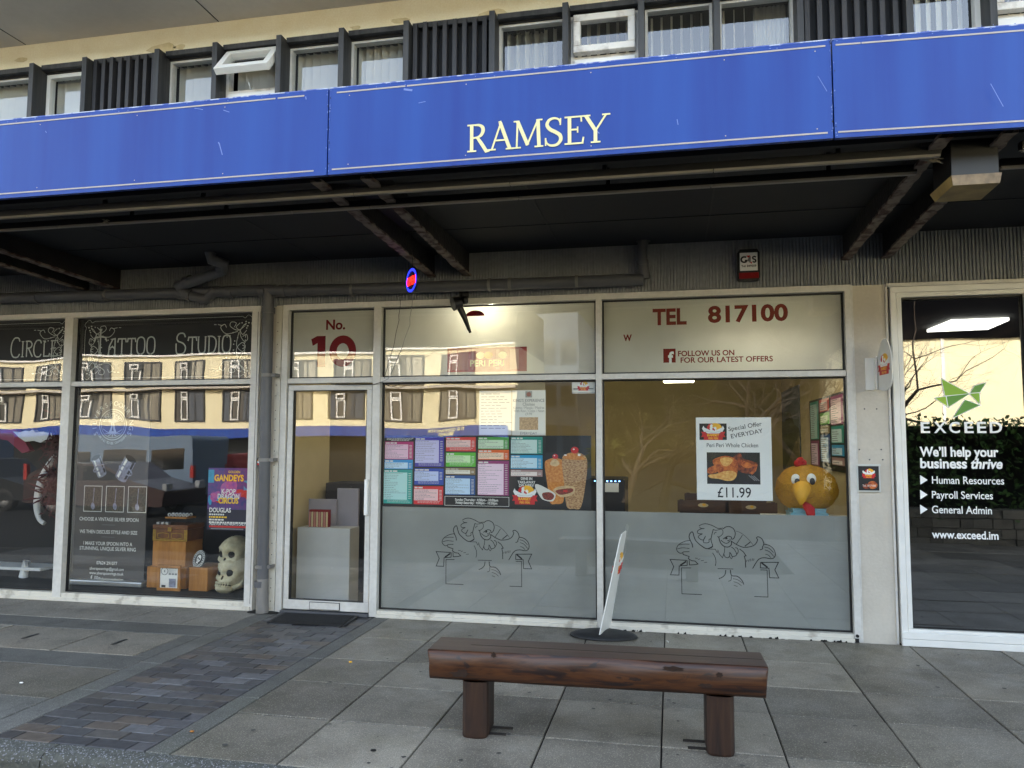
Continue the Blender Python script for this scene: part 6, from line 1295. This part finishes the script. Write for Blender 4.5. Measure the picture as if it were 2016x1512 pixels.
_mx = N(_nt, 'ShaderNodeMix', data_type='RGBA'); _nt.links.new(_mr.outputs[0], _mx.inputs[0]); _nt.links.new(_c, _mx.inputs[6]); _mx.inputs[7].default_value = (*hexc('#1b1516'), 1); _nt.links.new(_mx.outputs[2], _b.inputs['Base Color']); M['log_top'] = wood_mat('worn_bench_top', ['#2e2019', '#38271e', '#3f2d23', '#49362b'], (1.0, 11, 11), .45, .4); M['log_leg'] = wood_mat('stained_log_leg', ['#14100f', '#261a15', '#35231a', '#42301f'], (14, 14, 1.6), .5, .35)
t = thing('log_bench', 'stout varnished split-log bench on two log legs', 'bench', (-.4, -2.3, 0)); BR_ang = R(1.6)
def brot(v): return Matrix.Rotation(BR_ang, 3, 'Z') @ (Vector(v) - Vector((-.4, -2.44, 0))) + Vector((-.4, -2.44, 0))
ztop = .432; prof = [(0, ztop), (-.012, ztop - .006), (-.02, ztop - .022), (-.026, ztop - .06), (-.026, ztop - .1), (-.018, ztop - .13), (-.004, ztop - .146), (.02, ztop - .152), (.2, ztop - .152), (.24, ztop - .12), (.26, ztop - .06), (.262, ztop - .01), (.255, ztop)]
n = len(prof); seg = 48; mb = MB(); x0, x1 = -1.247, .446; vs = []
for i in range(seg + 1):
    x = x0 + (x1 - x0) * i / seg
    for j, (y, z) in enumerate(prof):
        k = (math.sin(x * 5 + 1) * .004 + math.sin(x * 13 + j) * .002) if j not in (0, 12) else 0
        e = .012 if i in (0, seg) else 0
        vs.append(brot((x + (e if i == 0 else -e) * (1 if j in (2, 3, 4, 5, 6, 7) else 0), -2.437 + y - k * 1.0 + (e * .4 if j in (3, 4, 5) else 0), z + k * .5 - (.0 if j else 0))))
for i in range(seg):
    for j in range(n - 1): pass
mb.add(vs, [(i * n + j, (i + 1) * n + j, (i + 1) * n + j + 1, i * n + j + 1) for i in range(seg) for j in range(n - 1)], M['log'], True)
mb.add(vs, [tuple(range(n))[::-1], tuple(range(seg * n, seg * n + n))], M['log'])
mb.add([v + Vector((0, 0, .0008)) for v in (vs[12], vs[0], vs[seg * n], vs[seg * n + 12])], [(0, 1, 2, 3)], M['log_top'])
seat = mb.build('seat', t)
mb = MB()
for yy in (-2.315,): mb.box(x0 + .2, x1 - .01, yy - .0012, yy + .0012, ztop + .001, ztop + .0018, M['joint'])
mb.v = [tuple(brot(v)) for v in mb.v]; mb.build('crack', seat)
M['knot'] = pm('dark_knot', '#1d120d', .45, var=(60, .6), col2='#3a2012')
for (px_, py_, rx_, rz_) in ((907, 1323, .05, .02), (973, 1288, .013, .013), (1417, 1331, .016, .012), (1325, 1318, .05, .012), (1250, 1338, .03, .008), (1390, 1352, .035, .01), (1130, 1320, .02, .006)):
    p_ = W(px_, py_, -2.468); mb = MB(); vs = [(p_.x, 0, p_.z)]; fs = []
    for ring_ in range(1, 4):
        for k in range(16): a_ = k * .3927; e_ = 1 + .22 * math.sin(k * 2.3 + px_) ; vs.append((p_.x + rx_ * ring_ / 3 * e_ * math.cos(a_), 0, p_.z + rz_ * ring_ / 3 * e_ * math.sin(a_)))
    tilt = BR_ang
    vs = [(v[0], -2.4655 + (v[0] + .4) * math.tan(tilt) - .0025 + (.006 if v[2] > ztop - .06 else 0) * 0, v[2]) for v in vs]
    for k in range(16):
        fs.append((0, 1 + k, 1 + (k + 1) % 16))
        for r_ in range(2): fs.append((1 + r_ * 16 + k, 17 + r_ * 16 + k, 17 + r_ * 16 + (k + 1) % 16, 1 + r_ * 16 + (k + 1) % 16))
    mb.add(vs, fs, M['knot']); mb.build('knot', seat)
for (cx, lab) in ((-1.0, ''), (.22, '')):
    pr_ = [(-.066, .17), (-.068, .01), (-.062, -.012), (-.045, -.024), (-.015, -.03), (.015, -.031), (.045, -.025), (.062, -.012), (.068, .01), (.066, .17)]
    mb = MB(); lv = []; 
    for z in (.001, .012, .14, .28): s = .93 if z == .001 else 1.0; lv += [brot((cx + p[0] * s, -2.418 + p[1] * s + .0, z)) for p in pr_]
    m_ = len(pr_); mb.add(lv, [(r * m_ + i, r * m_ + (i + 1) % m_, (r + 1) * m_ + (i + 1) % m_, (r + 1) * m_ + i) for r in range(3) for i in range(m_)], M['log_leg'], False); mb.add(lv, [tuple(range(m_))[::-1]], M['log_leg']); lg = mb.build('leg', t, bevel=.004)
    s = 1 if cx < 0 else -1
    for yy, L_ in ((-2.37, .09), (-2.28, .11)):
        mb = MB(); a_ = cx + s * .063; mb.box(min(a_, a_ + s * L_), max(a_, a_ + s * L_), yy - .008, yy + .008, .001, .009, M['beam'])
        mb.v = [tuple(brot(v)) for v in mb.v]; mb.build('fixing_strap', lg)
mb = MB(); cv = Canvas(mb, brot((.22, -2.4645, 0)), (1, 0, 0), (0, 0, 1), .0002); pts = [(-.05, .279), (-.046, .24), (-.03, .205), (-.012, .197), (.012, .212), (.035, .25), (.045, .279)]
# litter
for (px_, py_, lab, mt, L_) in ((1316, 1264, 'cigarette butt on the slab by the window sill behind the bench', 'paper', .03), (42, 1345, 'scrap of white paper on the slab left of the brick path', 'white', .02), (690, 1304, 'fallen yellow leaf on the slab right of the brick path', 'yellow', .02), (378, 1441, 'curled brown leaf near the end of the brick path border', 'wood_box', .02), (735, 1478, 'small dark lump of moss on the slab left of the bench', 'joint', .025)):
    c = G(px_, py_, .004); mb = MB(); a_ = random.random() * 3
    if 'butt' in lab: mb.tube([c, c + Vector((math.cos(a_), math.sin(a_), .05)) * L_], .004, M[mt], 7)
    else: mb.ball(c + Vector((0, 0, .003)), (L_ * .6, L_ * .35, .005), M[mt], 10, 6, lambda d, p: p * (1 + .3 * math.sin(d.x * 5) * math.sin(d.y * 7)))
    tag(mb.build('litter'), lab, 'litter')
# ================================================================== ACROSS THE STREET (seen mirrored in the glass)
M['cream_sun'] = pm('opposite_render', '#e9e0bd', .85, var=[(.7, .3), (9, .2)], col2='#d8c898'); M['roof_dark'] = pm('dark_roof', '#08080a', .9, spec=0.0); M['shop_dark'] = pm('dark_shopfront', '#17191c', .4, spec=.2); M['opp_pane'] = pm('far_window', '#3a3b3a', .15, var=(3, .5)); M['opp_curtain'] = pm('far_curtain', '#8d8778', .8, var=(1, .6), stretch=(9, 9, .2))
M['opp_blind'] = pm('far_blind', '#b4ae9c', .8, var=(1, .5), stretch=(14, 14, .2)); M['opp_drape'] = pm('far_drape', '#5c6066', .8, var=(1, .6), stretch=(7, 7, .2))
OY = -34.2
def opposite(x0, x1, lab, sign=None):
    t = thing('opposite_terrace', lab, 'building', ((x0 + x1) / 2, OY, 0), 'terrace across the street')
    mb = MB(); mb.box(x0, x1, OY - 9, OY, 2.2, 6.58, M['cream_sun']); mb.box(x0, x1, OY - 9, OY - .1, -1.3, 2.2, M['shop_dark']); mb.build('wall', t)
    mb = MB(); mb.box(x0, x1, OY - 9, OY - .35, 6.58, 9.4, M['roof_dark']); mb.box(x0, x1, OY - .349, OY + .2, 6.58, 6.68, M['pvc']); mb.build('roof', t)
    mb = MB(); mb.box(x0, x1, OY + .001, OY + .5, 4.52, 4.66, M['pillar']); mb.build('ledge', t)
    mb = MB(); mb.box(x0, x1, OY + .001, OY + 1.6, 1.9, 2.0, M['soffit_dark']); mb.build('canopy', t)
    mb = MB(); mb.box(x0, x1, OY + 1.601, OY + 1.66, 1.87, 2.40, M['blue']); fa = mb.build('fascia', t)
    if sign:
        mb = MB(); cv = Canvas(mb, (sign[1], OY + 1.662, 1.93), (-1, 0, 0), (0, 0, 1), .001)
        for k, s in enumerate(sign[0]): cv.text(s, 0, .21 * (len(sign[0]) - 1 - k) + .02, .24, M['letter_cream'], 'c', bold=.03)
        mb.build('lettering', fa)
    k0 = math.ceil((x0 + 1.5 + 27.9) / 3.29); k1 = math.floor((x1 - 1.5 + 27.9) / 3.29)
    for i in range(k0, k1 + 1):
        for (z0, z1) in ((2.81, 4.47), (4.75, 6.3)):
            cx = -27.9 + 3.29 * i; mb = MB(); ring(mb, cx - 1.15, cx + 1.15, z0, z1, .09, OY + .001, OY + .08, M['dark_timber']); w = mb.build('window', t)
            mb = MB(); mb.box(cx - 1.06, cx + 1.06, OY + .0005, OY + .02, z0 + .09, z1 - .09, M['opp_pane']); mb.build('pane', w)
            mb = MB(); k = random.random(); ct = [M['opp_curtain'], M['opp_blind'], M['opp_drape']][random.randint(0, 2)]; vo = random.choice((0, 0, .12, .2))
            for (a, b) in ((-1.05, -.7), (.3, 1.05)) if k < .7 else ((.1, 1.05),): mb.box(cx + a, cx + b, OY + .021, OY + .03, z0 + .09, z1 - .09, ct)
            mb.build('curtain', w)
            mb = MB(); ring(mb, cx - .58, cx + .0, z0 + .09, z1 - .5, .08, OY + .031, OY + .1, M['pvc']); ring(mb, cx - .58, cx + .0, z1 - .48, z1 - .09 - vo * .3, .08, OY + .031 + vo, OY + .12 + vo, M['pvc']); mb.box(cx + .5, cx + .57, OY + .031, OY + .06, z0 + .09, z1 - .09, M['dark_timber']); mb.build('casement', w)
opposite(-80, -8.1, 'cream terrace with lettered blue fascia mirrored in the takeaway glass', (('THE CONTRACTOR', 'BROKER'), -11.6))
t = thing('opposite_gable', 'plain sunlit cream gable mirrored behind the twigs in the office glass', 'building', (25, OY, 0)); mb = MB(); mb.box(9.2, 45, OY - 9, OY, -1.3, 6.7, M['cream_sun']); mb.build('wall', t); mb = MB(); mb.box(9.0, 45.2, OY - 9.2, OY + .25, 6.701, 9.6, M['roof_dark']); mb.build('roof', t)
mb = MB(); mb.box(13.2, 13.34, OY + .001, OY + .14, -1.2, 6.7, M['pvc']); mb.build('downpipe', t)
mb = MB(); ring(mb, 17, 19, 2.8, 4.5, .1, OY + .001, OY + .09, M['pvc']); w = mb.build('window', t); mb = MB(); mb.box(17.1, 18.9, OY + .0005, OY + .02, 2.9, 4.4, M['opp_pane']); mb.build('pane', w)
mb = MB(); n = 90; vs = []
M['hill'] = pm('dark_ridge_backdrop', '#12140d', .95, spec=0.0, var=[(.5, .6), (.12, .5)], col2='#24240f')  # unseen dark ridge added to keep bright sky out of the mirrored panes
for i in range(n + 1):
    x = -120 + 260 * i / n; h = 27 + 2.2 * math.sin(i * .31) + 1.2 * math.sin(i * .83 + 1) + .5 * math.sin(i * 2.3)
    vs += [(x, -98 + 3 * math.sin(i * .5), -1.3), (x, -104 + 2 * math.sin(i * .9), h * .6), (x, -112, h), (x, -150, h * .5)]
mb.add(vs, [(i * 4 + j, i * 4 + 4 + j, i * 4 + 5 + j, i * 4 + 1 + j) for i in range(n) for j in range(3)], M['hill'], True); o = mb.build('added_dark_ridge'); o['kind'] = 'structure'
# plain blue-grey block in the gap
M['slate_block'] = pm('blue_grey_block', '#5f6872', .8, var=(.6, .3)); t = thing('grey_block', 'blue-grey block of flats standing beyond the gap in the opposite terrace', 'building', (0, -62, 0)); mb = MB(); mb.box(-11.5, -6.6, -62, -50, -1.3, 11, M['slate_block']); mb.build('wall', t)
for i in range(3):
    for z in (1.2, 4.2, 7.2): mb = MB(); c = -11.1 + i * 1.6; mb.box(c, c + 1.1, -49.999, -49.95, z, z + 1.6, M['opp_pane']); w = mb.build('window', t); mb = MB(); ring(mb, c - .05, c + 1.15, z - .05, z + 1.65, .07, -49.949, -49.9, M['dark_timber']); mb.build('frame', w)
# vehicles
M['van_paint'] = pm('slate_blue_van', '#55697f', .3, var=(2, .1)); M['red_paint'] = pm('red_van', '#a51a1c', .3); M['dark_paint'] = pm('dark_car', '#2a1c20', .25); M['car_glass'] = pm('car_glass', '#101418', .08); M['tyre'] = pm('tyre', '#121213', .8); M['rim'] = pm('wheel_rim', '#8a8c90', .35, metal=.6); M['lampred'] = pm('tail_lamp', '#8a1010', .3); M['lampwhite'] = pm('head_lamp', '#7d8286', .15)
def vehicle(name, lab, cat, x, y, s, prof, glassp, wheels, wid, paint, wr=.34, grp='parked vehicles'):
    """prof: side outline (x, z) from the front; s = +1 faces +x"""
    t = thing(name, lab, cat, (x, y, GZ(y)), grp); g0 = GZ(y); P = lambda a, z: (x + s * a, g0 + z)
    mb = MB(); q = [P(*p) for p in prof]; q = q if s > 0 else q[::-1]; mb.prism(q, 'y', y - wid / 2, y + wid / 2, paint); mb.build('body', t, bevel=.06, seg=3)
    for sd in (-1, 1):
        for g in glassp: mb = MB(); q = [P(*p) for p in g]; yy = y + sd * (wid / 2 + .004); mb.prism(q, 'y', yy - .006, yy + .006, M['car_glass']); mb.build('side_window', t)
        for a in wheels:
            mb = MB(); c = Vector((x + s * a, y + sd * (wid / 2 - .1), g0 + wr)); mb.lathe([(wr * .62, -.1), (wr * .95, -.1), (wr, -.06), (wr, .06), (wr * .95, .1), (wr * .62, .1)], M['tyre'], n=28); mb.v = [tuple(c + Vector((v[0], v[2] * 1.1, v[1]))) for v in mb.v]; w = mb.build('wheel', t)
            mb = MB(); mb.lathe([(0, .06), (wr * .2, .07), (wr * .62, .04), (wr * .63, -.04), (0, -.05)], M['rim'], n=20); mb.v = [tuple(c + Vector((v[0], sd * v[2] * 1.2 + 0, v[1]))) for v in mb.v]; mb.build('rim', w)
    f = max(p[0] for p in prof); r_ = min(p[0] for p in prof)
    for sd in (-1, 1):
        mb = MB(); cy = y + sd * (wid / 2 - .2); a, b = sorted((x + s * (f - .12), x + s * (f + .01))); mb.box(a, b, cy - .14, cy + .14, g0 + .68, g0 + .88, M['lampwhite']); mb.build('headlight', t, bevel=.02)
        mb = MB(); cy = y + sd * (wid / 2 - .06); a, b = sorted((x + s * (r_ - .012), x + s * (r_ + .1))); mb.box(a, b, cy - .06, cy + .065, g0 + .93, g0 + 1.33, M['lampred']); mb.build('tail_light', t)
VAN = [(2.75, .35), (2.75, .9), (2.45, 1.15), (1.75, 1.95), (1.45, 2.35), (-2.6, 2.4), (-2.7, 2.3), (-2.72, .35)]
vehicle('parked_van', 'slate blue high-roofed panel van mirrored in the tattoo studio glass', 'van', -17.6, -16.5, -1, VAN, [[(1.05, 1.25), (2.2, 1.25), (1.7, 1.85), (1.05, 1.9)], [(-.9, 1.2), (.6, 1.2), (.6, 1.95), (-.9, 1.95)], [(-2.4, 1.2), (-1.1, 1.2), (-1.1, 1.95), (-2.4, 1.95)]], (1.75, -1.7), 2.0, M['van_paint'], .36)
vehicle('parked_van', 'red small van mirrored beside the circus poster', 'van', -17.4, -19.6, -1, [(2.2, .3), (2.25, .85), (1.2, 1.1), (.5, 1.75), (-2.0, 1.8), (-2.15, .35)], [[(.0, 1.15), (1.05, 1.15), (.45, 1.65), (.0, 1.68)]], (1.4, -1.3), 1.75, M['red_paint'])
vehicle('parked_van', 'pale blue-grey van at the left edge of the mirrored street', 'van', -25, -15, -1, VAN, [[(1.05, 1.25), (2.2, 1.25), (1.7, 1.85), (1.05, 1.9)]], (1.75, -1.7), 2.0, M['van_paint'], .36)
CARP = [(2.1, .3), (2.15, .7), (1.1, .95), (.35, 1.42), (-1.1, 1.46), (-1.95, 1.05), (-2.1, .9), (-2.1, .3)]
vehicle('parked_car', 'dark maroon hatchback mirrored low in the tattoo studio glass', 'car', -14.5, -11.5, 1, CARP, [[(.95, .97), (.3, 1.36), (-.25, 1.38), (-.25, .97)], [(-.33, .97), (-.33, 1.38), (-1.05, 1.4), (-1.6, 1.02)]], (1.3, -1.3), 1.75, M['dark_paint'], .32)
vehicle('parked_car', 'black saloon car mirrored behind the mirror frame', 'car', -19.5, -12.5, 1, CARP, [[(.95, .97), (.3, 1.36), (-.25, 1.38), (-.25, .97)], [(-.33, .97), (-.33, 1.38), (-1.05, 1.4), (-1.6, 1.02)]], (1.3, -1.3), 1.75, M['shop_dark'], .32)
# bare trees, hedge on a stone wall, cabbage palm
M['bark'] = pm('grey_bark', '#4a4034', .9, var=(8, .6), bump=(20, .5)); M['leaf'] = pm('olive_leaf', '#5a5a2a', .7, island=.4); M['hedge_leaf'] = pm('hedge_leaf', '#3c5a2a', .8, spec=.1, island=.5)
def tree(lab, x, y, h, seed, leaves=0, depth=5):
    rnd = random.Random(seed); t = thing('tree', lab, 'tree', (x, y, GZ(y)), 'bare trees across the street'); tr = MB(); cr = MB()
    def br(p, d, L_, r, lev, mb):
        pts = [p]; rs = [r]; n = 4
        for i in range(n):
            d = (d + Vector((rnd.gauss(0, .16), rnd.gauss(0, .16), rnd.gauss(0, .12) + (.03 if lev else .0)))).normalized(); p = p + d * L_ / n; pts.append(p); rs.append(r * (1 - .42 * (i + 1) / n))
        mb.tube(pts, rs, M['bark'], 8 if lev < 2 else (4 if lev < 4 else 3), cap=False)
        if lev >= depth:
            for _ in range(leaves):
                c = pts[rnd.randint(1, n)] + Vector((rnd.gauss(0, .08), rnd.gauss(0, .08), rnd.gauss(0, .08))); a = Vector((rnd.gauss(0, 1), rnd.gauss(0, 1), rnd.gauss(0, 1))).normalized() * .05; b = a.cross(Vector((rnd.random(), rnd.random(), 1))).normalized() * .025; cr.add([c - a, c + b, c + a, c - b], [(0, 1, 2, 3)], M['leaf'])
            return
        for k in range(5 if lev == 0 else 3):
            i = rnd.randint(2, n) if k else n; dd = (d + Vector((rnd.gauss(0, .75), rnd.gauss(0, .75), rnd.gauss(.05, .5)))).normalized(); br(pts[i], dd, L_ * rnd.uniform(.62, .82), rs[i] * .68, lev + 1, cr)
    br(Vector((x, y, GZ(y))), Vector((0, 0, 1)), h * .28, h * .02, 0, tr); tr.build('trunk', t); cr.build('crown', t)
tree('spreading bare tree mirrored across the right display window', 1.9, -18, 9.0, 4, 0, 6); tree('bare tree with fine twigs mirrored in the office glass', 5.6, -14.0, 8.0, 11, 0, 6); tree('small bare tree mirrored just right of the window mullion', -.2, -15.5, 7.0, 31, 0, 6); tree('tall bare tree mirrored above the plush chicken head', 4.4, -21, 10, 42, 0, 6); tree('leaning bare tree mirrored left of the offer poster', -1.6, -23, 8, 23, 2)
M['stone'] = slab_mat('garden_wall_stone', '#77736a', '#55584a', isl=.35)
t = thing('garden_wall', 'low rubble stone garden wall mirrored under the hedge in the office glass', 'wall', (5.5, -6.7, 0)); mb = MB(); z = -.02
while z < .42:
    x = 2.6; h = random.uniform(.1, .16)
    while x < 9: w = random.uniform(.16, .42); mb.box(x + .006, x + w - .006, -6.9, -6.48 + random.uniform(-.015, .015), z + .005, z + h - .005, M['stone']); x += w
    z += h
mb.build('stonework', t)
t = thing('hedge', 'dark green clipped hedge on the garden wall mirrored in the office glass', 'hedge', (5.5, -7.2, .4)); mb = MB()
for _ in range(14000):
    c = Vector((random.uniform(2.6, 9), -7.2 + random.gauss(0, .3), random.uniform(.42, 1.90) + random.gauss(0, .04))); a = Vector((random.gauss(0, 1), random.gauss(0, 1), random.gauss(0, 1))).normalized() * .05; b = a.cross(Vector((random.random(), random.random(), 1))).normalized() * .03; mb.add([c - a, c + b, c + a, c - b], [(0, 1, 2, 3)], M['hedge_leaf'])
mb.build('foliage', t); mb = MB(); mb.box(2.7, 8.9, -7.45, -6.98, .3, 1.80, M['roof_dark']); mb.build('shade_core', t)  # dark box among the leaves paints the shade deep inside the hedge
M['palm'] = pm('palm_leaf', '#4c4e26', .8, spec=.1, island=.3); t = thing('cabbage_palm', 'spiky cabbage palm mirrored beside the window mullion', 'palm', (-2.6, -24, GZ(-24))); mb = MB(); mb.tube([(-2.6, -24, GZ(-24)), (-2.55, -24, 1.2)], [.16, .11], M['bark'], 10); mb.build('trunk', t); mb = MB(); c = Vector((-2.55, -24, 1.25))
for _ in range(260):
    d = Vector((random.gauss(0, 1), random.gauss(0, 1), random.gauss(.3, .8))).normalized(); L_ = random.uniform(.7, 1.1); s = d.cross(Vector((0, 0, 1))).normalized() * .03; m1 = c + d * L_ * .6; e = c + d * L_ + Vector((0, 0, -.25)); mb.add([c - s, c + s, m1 + s, e, m1 - s], [(0, 1, 2, 3, 4)], M['palm'])
mb.build('crown', t)
